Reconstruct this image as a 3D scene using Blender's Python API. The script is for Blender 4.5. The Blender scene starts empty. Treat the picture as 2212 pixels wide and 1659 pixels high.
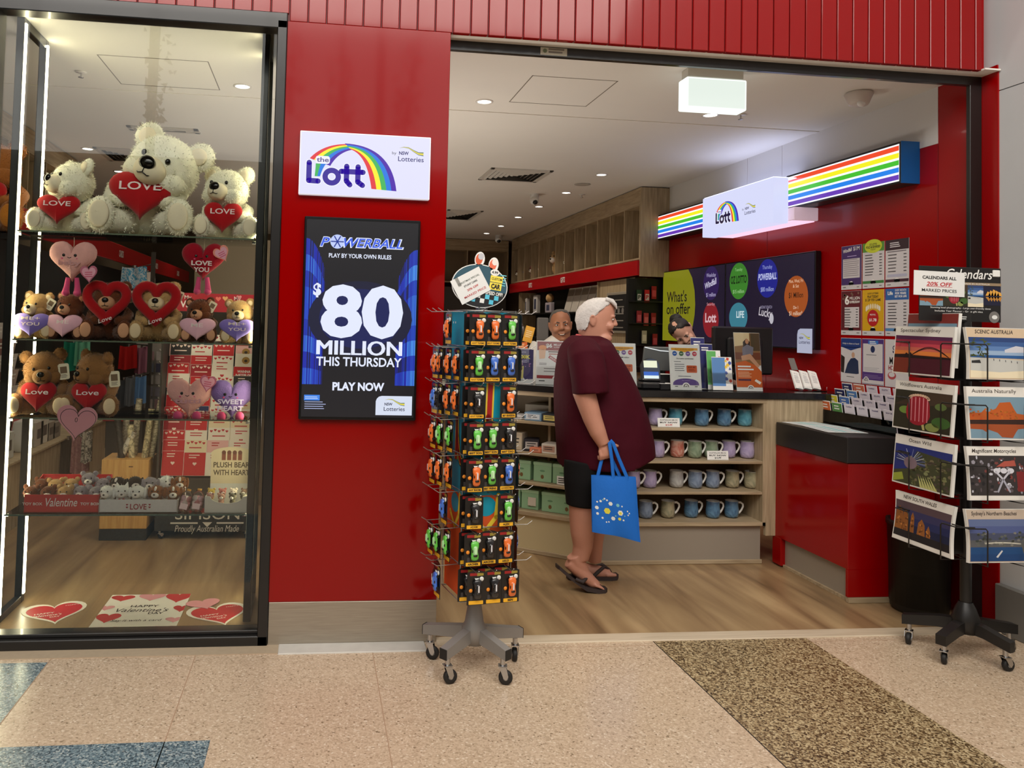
import bpy, math, random
from mathutils import Matrix, Vector, Euler, noise as mnoise
SC = bpy.context.scene
COL = SC.collection
PI = math.pi
random.seed(7)

# ------------------------------------------------------------------ camera
FOC, PX, PY = 1700.64, 884.92, 633.49
CM = [[0.9925365, -0.1189468, 0.0268867], [0.0312068, 0.0346065, -0.9989137], [0.1178872, 0.9922974, 0.0380602]]
EYE = Vector((0.0, -4.0298, 1.62))
cam_data = bpy.data.cameras.new('camera')
cam = bpy.data.objects.new('camera', cam_data)
COL.objects.link(cam)
r0, r1, r2 = [Vector(r) for r in CM]
cam.matrix_world = Matrix(((r0.x, -r1.x, -r2.x, EYE.x), (r0.y, -r1.y, -r2.y, EYE.y), (r0.z, -r1.z, -r2.z, EYE.z), (0, 0, 0, 1)))
cam_data.sensor_fit = 'HORIZONTAL'
cam_data.sensor_width = 36.0
cam_data.lens = FOC / 2212 * 36
cam_data.shift_x = (1106 - PX) / 2212
cam_data.shift_y = (PY - 829.5) / 2212
cam_data.clip_start = 0.05
SC.camera = cam
SC.view_settings.view_transform = 'Standard'
SC.view_settings.look = 'None'
SC.view_settings.exposure = 0.0
SC.view_settings.gamma = 1.0
SC.view_settings.use_curve_mapping = False
SC.cycles.use_denoising = True
SC.cycles.max_bounces = 7
SC.cycles.diffuse_bounces = 3
SC.cycles.glossy_bounces = 3
SC.cycles.transmission_bounces = 4
SC.cycles.transparent_max_bounces = 12
SC.cycles.caustics_reflective = False
SC.cycles.caustics_refractive = False
SC.cycles.sample_clamp_indirect = 4.0

# ------------------------------------------------------------------ world and large lights
world = bpy.data.worlds.new('mall_air')
SC.world = world
world.use_nodes = True
world.node_tree.nodes['Background'].inputs[0].default_value = (0.9, 0.86, 0.82, 1)
world.node_tree.nodes['Background'].inputs[1].default_value = 0.07


def area(name, loc, rot, sx, sy, power, col):
    d = bpy.data.lights.new(name, 'AREA')
    d.shape = 'RECTANGLE'
    d.size, d.size_y = sx, sy
    d.energy = power
    d.color = col
    o = bpy.data.objects.new(name, d)
    o.location, o.rotation_euler = loc, rot
    COL.objects.link(o)
    return o


def spot(name, loc, power, col, size=110, blend=0.7, rad=0.05, rot=(0, 0, 0)):
    d = bpy.data.lights.new(name, 'SPOT')
    d.energy, d.color = power, col
    d.spot_size, d.spot_blend, d.shadow_soft_size = math.radians(size), blend, rad
    o = bpy.data.objects.new(name, d)
    o.location, o.rotation_euler = loc, rot
    COL.objects.link(o)
    return o


WARM = (1.0, 0.87, 0.70)
area('added_mall_fill', (0.5, -4.6, 6.4), (math.radians(38), 0, 0), 9, 3.2, 620, (1.0, 0.94, 0.86))  # added fill over the mall to brighten floor and shopfront, not a known fitting
for _y, _p in ((1.7, 34), (4.6, 15), (7.6, 8)):      # added lamps, not real fittings: lift the ceiling from behind the red pillar
    area('added_ceiling_fill', (0.30 + 0.06 * _y, _y, 0.9), (math.pi, 0, 0), 1.0, 1.0, _p, (1.0, 0.92, 0.82))

# ------------------------------------------------------------------ materials
MATS = {}


def lin(c):
    out = []
    for v in c:
        v /= 255.0
        out.append(v / 12.92 if v <= 0.04045 else ((v + 0.055) / 1.055) ** 2.4)
    return out


def mat(name, rgb, rough=0.6, metal=0.0, emit=0.0, coat=0.0, spec=0.5, vary=0.0, vscale=30.0, bump=0.0, bscale=200.0, sheen=0.0, alpha=1.0):
    if name in MATS:
        return MATS[name]
    m = bpy.data.materials.new(name)
    MATS[name] = m
    m.use_nodes = True
    nt = m.node_tree
    b = nt.nodes['Principled BSDF']
    c = lin(rgb) + [1]
    b.inputs['Base Color'].default_value = c
    b.inputs['Roughness'].default_value = rough
    b.inputs['Metallic'].default_value = metal
    b.inputs['Specular IOR Level'].default_value = spec if rough < .78 else min(spec, .18)
    b.inputs['Coat Weight'].default_value = coat
    b.inputs['Coat Roughness'].default_value = 0.05
    if sheen:
        b.inputs['Sheen Weight'].default_value = sheen
    if alpha < 1:
        b.inputs['Alpha'].default_value = alpha
    if emit:
        b.inputs['Emission Color'].default_value = c
        b.inputs['Emission Strength'].default_value = emit
    if vary or bump:
        tc = nt.nodes.new('ShaderNodeTexCoord')
    if vary:
        n = nt.nodes.new('ShaderNodeTexNoise')
        n.inputs['Scale'].default_value = vscale
        n.inputs['Detail'].default_value = 4
        nt.links.new(tc.outputs['Object'], n.inputs['Vector'])
        mx = nt.nodes.new('ShaderNodeMix')
        mx.data_type = 'RGBA'
        mx.inputs['A'].default_value = [max(0, v * (1 - vary)) for v in c[:3]] + [1]
        mx.inputs['B'].default_value = [min(1, v * (1 + vary)) for v in c[:3]] + [1]
        nt.links.new(n.outputs['Fac'], mx.inputs['Factor'])
        nt.links.new(mx.outputs['Result'], b.inputs['Base Color'])
    if bump:
        n2 = nt.nodes.new('ShaderNodeTexNoise')
        n2.inputs['Scale'].default_value = bscale
        n2.inputs['Detail'].default_value = 3
        nt.links.new(tc.outputs['Object'], n2.inputs['Vector'])
        bp = nt.nodes.new('ShaderNodeBump')
        bp.inputs['Strength'].default_value = bump
        bp.inputs['Distance'].default_value = 0.01
        nt.links.new(n2.outputs['Fac'], bp.inputs['Height'])
        nt.links.new(bp.outputs['Normal'], b.inputs['Normal'])
    return m


def col(rgb, rough=0.55):
    return mat('paint_%d_%d_%d_%d' % (rgb[0], rgb[1], rgb[2], int(rough * 100)), rgb, rough)


def glow(rgb, s=1.0):
    """a backlit or screen colour: it gives off light itself"""
    name = 'lit_%d_%d_%d_%d' % (rgb[0], rgb[1], rgb[2], int(s * 100))
    if name in MATS:
        return MATS[name]
    m = bpy.data.materials.new(name)
    MATS[name] = m
    m.use_nodes = True
    b = m.node_tree.nodes['Principled BSDF']
    b.inputs['Base Color'].default_value = (0.02, 0.02, 0.02, 1)
    b.inputs['Roughness'].default_value = 0.25
    b.inputs['Emission Color'].default_value = lin(rgb) + [1]
    b.inputs['Emission Strength'].default_value = s
    return m


def ramp_mat(name, stops, rough, kind='wood', scale=(1, 1, 1), rot=(0, 0, 0), nscale=4.0, detail=6, metal=0.0, coat=0.0, bump=0.0):
    """noise driven colour ramp on object coordinates: wood grain, terrazzo, brushed steel"""
    if name in MATS:
        return MATS[name]
    m = bpy.data.materials.new(name)
    MATS[name] = m
    m.use_nodes = True
    nt = m.node_tree
    b = nt.nodes['Principled BSDF']
    b.inputs['Roughness'].default_value = rough
    b.inputs['Metallic'].default_value = metal
    b.inputs['Coat Weight'].default_value = coat
    b.inputs['Coat Roughness'].default_value = 0.08
    tc = nt.nodes.new('ShaderNodeTexCoord')
    mp = nt.nodes.new('ShaderNodeMapping')
    mp.inputs['Scale'].default_value = scale
    mp.inputs['Rotation'].default_value = rot
    nt.links.new(tc.outputs['Object'], mp.inputs['Vector'])
    if kind == 'wood':
        t = nt.nodes.new('ShaderNodeTexNoise')
        t.inputs['Scale'].default_value = nscale
        t.inputs['Detail'].default_value = detail
        t.inputs['Distortion'].default_value = 0.6
        out = t.outputs['Fac']
    else:
        t = nt.nodes.new('ShaderNodeTexVoronoi')
        t.inputs['Scale'].default_value = nscale
        sep = nt.nodes.new('ShaderNodeSeparateColor')
        nt.links.new(t.outputs['Color'], sep.inputs[0])
        out = sep.outputs[0]
    nt.links.new(mp.outputs['Vector'], t.inputs['Vector'])
    cr = nt.nodes.new('ShaderNodeValToRGB')
    while len(cr.color_ramp.elements) < len(stops):
        cr.color_ramp.elements.new(0.5)
    for e, (p, c) in zip(cr.color_ramp.elements, stops):
        e.position = p
        e.color = lin(c) + [1]
    nt.links.new(out, cr.inputs['Fac'])
    nt.links.new(cr.outputs['Color'], b.inputs['Base Color'])
    if bump:
        bp = nt.nodes.new('ShaderNodeBump')
        bp.inputs['Strength'].default_value = bump
        bp.inputs['Distance'].default_value = 0.004
        nt.links.new(out, bp.inputs['Height'])
        nt.links.new(bp.outputs['Normal'], b.inputs['Normal'])
    return m


def glass_mat(name, tint=(1, 1, 1), ior=1.45, gloss_rough=0.0, strength=1.0):
    """thin pane: see-through with a fresnel sheen"""
    if name in MATS:
        return MATS[name]
    m = bpy.data.materials.new(name)
    MATS[name] = m
    m.use_nodes = True
    nt = m.node_tree
    nt.nodes.remove(nt.nodes['Principled BSDF'])
    out = nt.nodes['Material Output']
    tr = nt.nodes.new('ShaderNodeBsdfTransparent')
    tr.inputs[0].default_value = tint + (1,)
    gl = nt.nodes.new('ShaderNodeBsdfGlossy')
    gl.inputs['Roughness'].default_value = gloss_rough
    fr = nt.nodes.new('ShaderNodeFresnel')
    fr.inputs['IOR'].default_value = ior
    mu = nt.nodes.new('ShaderNodeMath')
    mu.operation = 'MULTIPLY'
    mu.inputs[1].default_value = strength
    nt.links.new(fr.outputs[0], mu.inputs[0])
    mx = nt.nodes.new('ShaderNodeMixShader')
    nt.links.new(mu.outputs[0], mx.inputs[0])
    nt.links.new(tr.outputs[0], mx.inputs[1])
    nt.links.new(gl.outputs[0], mx.inputs[2])
    nt.links.new(mx.outputs[0], out.inputs[0])
    return m


# ------------------------------------------------------------------ mesh builder
def T(x=0, y=0, z=0):
    return Matrix.Translation((x, y, z))


def RX(d):
    return Matrix.Rotation(math.radians(d), 4, 'X')


def RY(d):
    return Matrix.Rotation(math.radians(d), 4, 'Y')


def RZ(d):
    return Matrix.Rotation(math.radians(d), 4, 'Z')


def SCL(x, y, z):
    return Matrix.Diagonal((x, y, z, 1))


FRONT = Matrix(((1, 0, 0, 0), (0, 0, -1, 0), (0, 1, 0, 0), (0, 0, 0, 1)))     # sheet upright, facing -Y
WEST = Matrix(((0, 0, -1, 0), (-1, 0, 0, 0), (0, 1, 0, 0), (0, 0, 0, 1)))     # sheet on the right wall, facing -X
EAST = Matrix(((0, 0, 1, 0), (1, 0, 0, 0), (0, 1, 0, 0), (0, 0, 0, 1)))       # sheet on the left wall, facing +X
GLYPH = {}


def glyphs(body, bold=0.0, shear=0.0, spacing=1.0, align='CENTER'):
    if 'M' in body and bold > 0:
        bold = min(bold, .008)
    key = (body, bold, shear, spacing, align)
    if key not in GLYPH:
        cu = bpy.data.curves.new('lettering', 'FONT')
        cu.body, cu.size, cu.shear, cu.offset = body, 1.0, shear, bold
        cu.space_character = spacing
        cu.align_x = align
        cu.resolution_u = 3
        cu.space_line = 0.9
        ob = bpy.data.objects.new('lettering', cu)
        COL.objects.link(ob)
        dg = bpy.context.evaluated_depsgraph_get()
        me = bpy.data.meshes.new_from_object(ob.evaluated_get(dg))
        vs = [(v.co.x, v.co.y) for v in me.vertices]
        fs = [tuple(p.vertices) for p in me.polygons]
        bpy.data.objects.remove(ob)
        bpy.data.curves.remove(cu)
        bpy.data.meshes.remove(me)
        GLYPH[key] = (vs, fs)
    return GLYPH[key]


def ngon(n, rx, ry=None, cx=0, cy=0, a0=0):
    ry = rx if ry is None else ry
    return [(cx + rx * math.cos(a0 + 2 * PI * k / n), cy + ry * math.sin(a0 + 2 * PI * k / n)) for k in range(n)]


def rrect(w, h, r, n=4, cx=0, cy=0):
    out = []
    for sx, sy, a in ((1, 1, 0), (-1, 1, 90), (-1, -1, 180), (1, -1, 270)):
        for k in range(n + 1):
            t = math.radians(a + 90 * k / n)
            out.append((cx + sx * (w / 2 - r) + r * math.cos(t), cy + sy * (h / 2 - r) + r * math.sin(t)))
    return out


def rect(w, h, cx=0, cy=0):
    return [(cx - w / 2, cy - h / 2), (cx + w / 2, cy - h / 2), (cx + w / 2, cy + h / 2), (cx - w / 2, cy + h / 2)]


def heart(w, h, n=40, cx=0, cy=0):
    out = []
    for k in range(n):
        t = 2 * PI * k / n
        x = 16 * math.sin(t) ** 3
        y = 13 * math.cos(t) - 5 * math.cos(2 * t) - 2 * math.cos(3 * t) - math.cos(4 * t)
        out.append((cx - x / 32 * w, cy + (y + 2.5) / 29 * h))
    return out


class MB:
    def __init__(s):
        s.v, s.f, s.m, s.s, s.mats = [], [], [], [], []
        s.M = Matrix.Identity(4)

    def mi(s, m):
        if m not in s.mats:
            s.mats.append(m)
        return s.mats.index(m)

    def add(s, vs, fs, m, smooth=False, M=None):
        X = s.M if M is None else s.M @ M
        b = len(s.v)
        s.v += [X @ Vector(v) for v in vs]
        k = s.mi(m)
        flip = X.determinant() < 0
        for f in fs:
            f = tuple(b + i for i in f)
            s.f.append(f[::-1] if flip else f)
            s.m.append(k)
            s.s.append(smooth)
        return s

    def box(s, x0, x1, y0, y1, z0, z1, m, bev=0.0, M=None):
        if bev <= 0:
            vs = [(x, y, z) for z in (z0, z1) for y in (y0, y1) for x in (x0, x1)]
            fs = [(0, 2, 3, 1), (4, 5, 7, 6), (0, 1, 5, 4), (2, 6, 7, 3), (0, 4, 6, 2), (1, 3, 7, 5)]
            return s.add(vs, fs, m, False, M)
        b = min(bev, abs(x1 - x0) * .49, abs(y1 - y0) * .49, abs(z1 - z0) * .49)
        vs, idx = [], {}
        for i, (x, dx) in enumerate(((x0, b), (x1, -b))):
            for j, (y, dy) in enumerate(((y0, b), (y1, -b))):
                for k, (z, dz) in enumerate(((z0, b), (z1, -b))):
                    for a, p in enumerate(((x, y + dy, z + dz), (x + dx, y, z + dz), (x + dx, y + dy, z))):
                        idx[i, j, k, a] = len(vs)
                        vs.append(p)
        I = lambda i, j, k, a: idx[i, j, k, a]
        fs = []
        fs.append([I(0, 0, 0, 0), I(0, 0, 1, 0), I(0, 1, 1, 0), I(0, 1, 0, 0)])
        fs.append([I(1, 0, 0, 0), I(1, 1, 0, 0), I(1, 1, 1, 0), I(1, 0, 1, 0)])
        fs.append([I(0, 0, 0, 1), I(1, 0, 0, 1), I(1, 0, 1, 1), I(0, 0, 1, 1)])
        fs.append([I(0, 1, 0, 1), I(0, 1, 1, 1), I(1, 1, 1, 1), I(1, 1, 0, 1)])
        fs.append([I(0, 0, 0, 2), I(0, 1, 0, 2), I(1, 1, 0, 2), I(1, 0, 0, 2)])
        fs.append([I(0, 0, 1, 2), I(1, 0, 1, 2), I(1, 1, 1, 2), I(0, 1, 1, 2)])
        for p in (0, 1):
            for q in (0, 1):
                fs.append([I(p, q, 0, 0), I(p, q, 1, 0), I(p, q, 1, 1), I(p, q, 0, 1)])
                fs.append([I(p, 0, q, 0), I(p, 1, q, 0), I(p, 1, q, 2), I(p, 0, q, 2)])
                fs.append([I(0, p, q, 1), I(1, p, q, 1), I(1, p, q, 2), I(0, p, q, 2)])
        for i in (0, 1):
            for j in (0, 1):
                for k in (0, 1):
                    fs.append([I(i, j, k, 0), I(i, j, k, 1), I(i, j, k, 2)])
        c = Vector(((x0 + x1) / 2, (y0 + y1) / 2, (z0 + z1) / 2))
        out = []
        for f in fs:
            p = [Vector(vs[i]) for i in f]
            n = (p[1] - p[0]).cross(p[2] - p[0])
            out.append(f if n.dot(sum(p, Vector()) / len(p) - c) > 0 else f[::-1])
        return s.add(vs, out, m, False, M)

    def flat(s, poly, m, z=0.0, M=None):
        return s.add([(x, y, z) for x, y in poly], [tuple(range(len(poly)))], m, False, M)

    def prism(s, poly, z0, z1, m, M=None, side=None):
        n = len(poly)
        a = sum(poly[i][0] * poly[(i + 1) % n][1] - poly[(i + 1) % n][0] * poly[i][1] for i in range(n))
        if a < 0:
            poly = poly[::-1]
        s.add([(x, y, z1) for x, y in poly], [tuple(range(n))], m, False, M)
        s.add([(x, y, z0) for x, y in poly], [tuple(range(n))[::-1]], m, False, M)
        vs = [(x, y, z) for z in (z0, z1) for x, y in poly]
        return s.add(vs, [(i, (i + 1) % n, n + (i + 1) % n, n + i) for i in range(n)], side or m, False, M)

    def puff(s, poly, t, m, M=None, rings=6, c=(0, 0), fuzz=0.0, back=1.0):
        """inflated cushion of an outline that is star shaped about c"""
        n = len(poly)
        vs, fs = [], []
        def ring(a, sgn):
            q = math.sin(a)
            z = math.cos(a) ** 0.8 * t / 2 * sgn
            return [(c[0] + (x - c[0]) * q, c[1] + (y - c[1]) * q, z) for x, y in poly]
        for k in range(1, rings + 1):
            vs += ring(PI / 2 * k / rings, 1)
        for k in range(rings - 1, 0, -1):
            vs += ring(PI / 2 * k / rings, -back)
        R = 2 * rings - 1
        if fuzz:
            vs = [(x + random.uniform(-fuzz, fuzz), y + random.uniform(-fuzz, fuzz), z + random.uniform(-fuzz, fuzz)) for x, y, z in vs]
        for r in range(R - 1):
            for i in range(n):
                fs.append((r * n + i, (r + 1) * n + i, (r + 1) * n + (i + 1) % n, r * n + (i + 1) % n))
        vs += [(c[0], c[1], t / 2), (c[0], c[1], -t / 2 * back)]
        for i in range(n):
            fs.append((len(vs) - 2, i, (i + 1) % n))
            fs.append((len(vs) - 1, (R - 1) * n + (i + 1) % n, (R - 1) * n + i))
        a = sum(poly[i][0] * poly[(i + 1) % n][1] - poly[(i + 1) % n][0] * poly[i][1] for i in range(n))
        if a < 0:
            fs = [f[::-1] for f in fs]
        return s.add(vs, fs, m, True, M)

    def ell(s, c, r, m, seg=16, rings=10, fuzz=0.0, M=None, R=None):
        """ellipsoid; fuzz ruffles it into plush"""
        X = T(*c) @ (R or Matrix.Identity(4))
        if M is not None:
            X = M @ X
        vs = [(0, 0, r[2])]
        for k in range(1, rings):
            a = PI * k / rings
            for j in range(seg):
                b = 2 * PI * j / seg
                vs.append((r[0] * math.sin(a) * math.cos(b), r[1] * math.sin(a) * math.sin(b), r[2] * math.cos(a)))
        vs.append((0, 0, -r[2]))
        if fuzz:
            vs = [tuple(Vector(v) * (1 + random.uniform(-1, 1) * fuzz)) for v in vs]
        fs = []
        for j in range(seg):
            fs.append((0, 1 + j, 1 + (j + 1) % seg))
            fs.append((len(vs) - 1, 1 + (rings - 2) * seg + (j + 1) % seg, 1 + (rings - 2) * seg + j))
        for k in range(rings - 2):
            for j in range(seg):
                a, b = 1 + k * seg + j, 1 + k * seg + (j + 1) % seg
                fs.append((a, a + seg, b + seg, b))
        return s.add(vs, fs, m, True, X)

    def tube(s, pts, r, m, seg=8, M=None, closed=False, caps=True, flat=None, smooth=True):
        """round bar along a path; flat=(a, b) gives an oval section"""
        P = [Vector(p) for p in pts]
        n = len(P)
        rr = r if isinstance(r, (list, tuple)) else [r] * n
        vs, fs = [], []
        up = None
        for i in range(n):
            if closed:
                d = P[(i + 1) % n] - P[i - 1]
            else:
                d = P[min(i + 1, n - 1)] - P[max(i - 1, 0)]
            d.normalize()
            if up is None:
                a = Vector((0, 0, 1)) if abs(d.z) < 0.9 else Vector((0, 1, 0))
                up = (a - d * a.dot(d)).normalized()
            else:
                up = (up - d * up.dot(d)).normalized()
            w = d.cross(up)
            fa, fb = flat or (1, 1)
            for j in range(seg):
                t = 2 * PI * j / seg
                vs.append(tuple(P[i] + (up * math.cos(t) * fa + w * math.sin(t) * fb) * rr[i]))
        for i in range(n if closed else n - 1):
            for j in range(seg):
                a, b = i * seg + j, i * seg + (j + 1) % seg
                c, d2 = ((i + 1) % n) * seg + j, ((i + 1) % n) * seg + (j + 1) % seg
                fs.append((a, b, d2, c))
        s.add(vs, fs, m, smooth, M)
        if caps and not closed:
            s.add(vs[:seg], [tuple(range(seg))[::-1]], m, False, M)
            s.add(vs[-seg:], [tuple(range(seg))], m, False, M)
        return s

    def cyl(s, c, r, h, m, seg=24, M=None, r2=None):
        return s.tube([(c[0], c[1], c[2]), (c[0], c[1], c[2] + h)], [r, r if r2 is None else r2], m, seg, M)

    def blades(s, c, r, n, L, m, M=None, R=None):
        """short pile standing out of an ellipsoid"""
        X = T(*c) @ (R or Matrix.Identity(4))
        if M is not None:
            X = M @ X
        vs, fs = [], []
        for _ in range(n):
            d = Vector((random.gauss(0, 1), random.gauss(0, 1), random.gauss(0, 1))).normalized()
            p = Vector((d.x * r[0], d.y * r[1], d.z * r[2]))
            w = d.orthogonal().normalized()
            w.rotate(Matrix.Rotation(random.uniform(0, 6.28), 3, d))
            t = (d + w.cross(d) * random.uniform(-.9, .9) + Vector((0, 0, -.3))).normalized()
            k = len(vs)
            vs += [p - w * L * .16 - d * L * .2, p + w * L * .16 - d * L * .2, p + t * L * random.uniform(.5, 1)]
            fs.append((k, k + 1, k + 2))
        return s.add(vs, fs, m, False, X)

    def lathe(s, prof, m, seg=24, M=None, smooth=True):
        vs, fs = [], []
        for r, z in prof:
            for j in range(seg):
                t = 2 * PI * j / seg
                vs.append((r * math.cos(t), r * math.sin(t), z))
        for i in range(len(prof) - 1):
            for j in range(seg):
                a, b = i * seg + j, i * seg + (j + 1) % seg
                fs.append((a, b, b + seg, a + seg))
        return s.add(vs, fs, m, smooth, M)

    def loft(s, rings, m, smooth=True, M=None, caps=True):
        n = len(rings[0])
        vs = [p for r in rings for p in r]
        fs = []
        for i in range(len(rings) - 1):
            for j in range(n):
                a, b = i * n + j, i * n + (j + 1) % n
                fs.append((a, b, b + n, a + n))
        if caps:
            fs.append(tuple(range(n))[::-1])
            fs.append(tuple(range((len(rings) - 1) * n, len(rings) * n)))
        return s.add(vs, fs, m, smooth, M)

    def grid(s, fn, nu, nv, m, M=None, smooth=True):
        vs = [fn(i / nu, j / nv) for j in range(nv + 1) for i in range(nu + 1)]
        w = nu + 1
        return s.add(vs, [(j * w + i, j * w + i + 1, (j + 1) * w + i + 1, (j + 1) * w + i) for j in range(nv) for i in range(nu)], m, smooth, M)

    def text(s, body, h, m, x=0, y=0, z=0.0012, w=None, bold=0.0, shear=0.0, M=None, rot=0.0, align='CENTER', spacing=1.0):
        """lettering of capital height h (and total width w) lying on the sheet"""
        vs, fs = glyphs(body, bold, shear, spacing, align)
        if not vs:
            return s
        k = h / 0.73
        xs = [v[0] for v in vs]
        wid = max(xs) - min(xs)
        kx = k if w is None else w / wid
        x0 = (max(xs) + min(xs)) / 2 if align == 'CENTER' else min(xs)
        X = T(x, y, z) @ RZ(rot)
        if M is not None:
            X = M @ X
        return s.add([((a - x0) * kx, b * k, 0) for a, b in vs], fs, m, False, X)

    def lines(s, x0, x1, y, n, dy, h, m, z=0.0012, M=None, jitter=0.25):
        """a block of print too small to read, as thin bars"""
        for i in range(n):
            e = x1 - (x1 - x0) * random.uniform(0, jitter)
            s.flat([(x0, y - i * dy), (e, y - i * dy), (e, y - i * dy + h), (x0, y - i * dy + h)], m, z, M)
        return s

    def build(s, name, parent=None, loc=None, rotz=0.0):
        me = bpy.data.meshes.new(name)
        me.from_pydata([tuple(v) for v in s.v], [], s.f)
        for m in s.mats:
            me.materials.append(m)
        me.polygons.foreach_set('material_index', s.m)
        me.polygons.foreach_set('use_smooth', s.s)
        me.update()
        o = bpy.data.objects.new(name, me)
        COL.objects.link(o)
        if parent is not None:
            o.parent = parent
        if loc is not None:
            o.location = loc
            o.rotation_euler = (0, 0, rotz)
        return o


def tag(o, label, cat, group=None, kind=None):
    o['label'], o['category'] = label, cat
    if group:
        o['group'] = group
    if kind:
        o['kind'] = kind
    return o


def thing(name, label, cat, loc=(0, 0, 0), rotz=0.0, group=None, rot=None):
    o = bpy.data.objects.new(name, None)
    COL.objects.link(o)
    o.empty_display_size = 0.05
    o.location = loc
    o.rotation_euler = rot or (0, 0, rotz)
    return tag(o, label, cat, group)


def struct(name, mb, label=None):
    o = mb.build(name)
    o['kind'] = 'structure'
    if label:
        o['label'] = label
    return o


def plabel(o, label):
    o['label'] = label
    return o


def dup(root, loc=None, rot=None, label=None, group=None, scale=None):
    """a copy of a thing with copies of its parts and their sub-parts"""
    r = root.copy()
    COL.objects.link(r)
    if loc is not None:
        r.location = loc
    if rot is not None:
        r.rotation_euler = rot
    if scale is not None:
        r.scale = (scale, scale, scale)
    if label:
        r['label'] = label
    if group:
        r['group'] = group
    for ch in list(root.children):
        c = ch.copy()
        COL.objects.link(c)
        c.parent = r
        for g in list(ch.children):
            d = g.copy()
            COL.objects.link(d)
            d.parent = c
    return r


def remesh(mb, name, voxel, smooth_it=6, parent=None):
    """fuse overlapping closed shapes of one material into one continuous surface"""
    o = mb.build(name)
    md = o.modifiers.new('fuse', 'REMESH')
    md.mode = 'VOXEL'
    md.voxel_size = voxel
    sm = o.modifiers.new('smooth', 'SMOOTH')
    sm.factor, sm.iterations = 0.5, smooth_it
    dg = bpy.context.evaluated_depsgraph_get()
    me = bpy.data.meshes.new_from_object(o.evaluated_get(dg))
    o.modifiers.clear()
    o.data = me
    if not me.materials:
        me.materials.append(mb.mats[0])
    me.polygons.foreach_set('use_smooth', [True] * len(me.polygons))
    me.polygons.foreach_set('material_index', [0] * len(me.polygons))
    if parent is not None:
        o.parent = parent
    return o


WHITE = col((235, 234, 230))
BLACK = mat('black_paint', (22, 21, 21), 0.45)
INK = col((30, 28, 30))


# ------------------------------------------------------------------ materials of the place
RED = mat('red_gloss_panel', (134, 0, 0), 0.14, coat=0.25, spec=0.3)
RED_WALL = mat('red_wall_laminate', (150, 0, 2), 0.2, coat=0.15, spec=0.3)
STEEL = ramp_mat('brushed_steel', [(0.0, (150, 140, 126)), (1.0, (186, 176, 160))], 0.42, 'wood', (2, 2, 60), (0, 0, 0), 3, 3, metal=0.65)
FRAME = mat('black_frame', (24, 22, 21), 0.3, coat=0.2)
PLASTER = mat('ceiling_plaster', (228, 224, 216), 0.85, vary=0.02, vscale=3)
PANEL_WHITE = mat('grey_white_panel', (214, 212, 210), 0.45)
MALL_GREY = mat('mall_grey_wall', (196, 198, 200), 0.75, vary=0.05, vscale=4)
WOOD_PALE = ramp_mat('pale_oak_laminate', [(0.3, (150, 132, 104)), (0.5, (170, 150, 120)), (0.7, (186, 166, 136))], 0.5, 'wood', (9, 9, 0.7), (0, 0, 0), 5, 5)
WOOD_PALE_H = ramp_mat('pale_oak_shelf', [(0.3, (150, 130, 102)), (0.5, (170, 150, 120)), (0.7, (184, 164, 134))], 0.5, 'wood', (0.7, 9, 9), (0, 0, 0), 5, 5)
WOOD_HONEY = ramp_mat('honey_ply', [(0.3, (196, 146, 78)), (0.5, (212, 162, 92)), (0.7, (222, 176, 106))], 0.5, 'wood', (12, 12, 1), (0, 0, 0), 4, 5)
FLOOR_WOOD = ramp_mat('timber_planks', [(0.28, (112, 88, 62)), (0.42, (142, 114, 82)), (0.55, (160, 132, 96)), (0.75, (186, 158, 118))], 0.32, 'wood', (4.2, 0.45, 1), (0, 0, 0), 1.6, 7)
TERRAZZO = ramp_mat('beige_terrazzo', [(0.0, (132, 112, 88)), (0.04, (182, 160, 134)), (0.5, (202, 178, 152)), (0.9, (210, 188, 162)), (1.0, (228, 212, 190))], 0.24, 'vor', (1, 1, 1), (0, 0, 0), 140)
TERRAZZO_BLUE = ramp_mat('blue_terrazzo', [(0.0, (40, 56, 66)), (0.25, (80, 100, 112)), (0.6, (112, 134, 144)), (0.9, (150, 166, 170)), (1.0, (190, 196, 192))], 0.24, 'vor', (1, 1, 1), (0, 0, 0), 150)
TERRAZZO_BROWN = ramp_mat('brown_pebble_terrazzo', [(0.0, (50, 38, 24)), (0.2, (92, 72, 46)), (0.5, (146, 124, 90)), (0.8, (184, 164, 126)), (1.0, (206, 188, 150))], 0.3, 'vor', (1, 1, 1), (0, 0, 0), 135)
JOINT = mat('floor_joint', (178, 148, 122), 0.5)
THRESH = ramp_mat('threshold_strip', [(0.3, (196, 178, 152)), (0.7, (214, 198, 174))], 0.35, 'wood', (0.5, 8, 1), (0, 0, 0), 5, 4)
CONCRETE = mat('worn_white_paint', (204, 200, 192), 0.7, vary=0.12, vscale=14)
GLASS = glass_mat('shop_window_glass', (0.97, 0.985, 0.97), 1.5, 0.0, 1.0)
CEIL = 3.19

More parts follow.
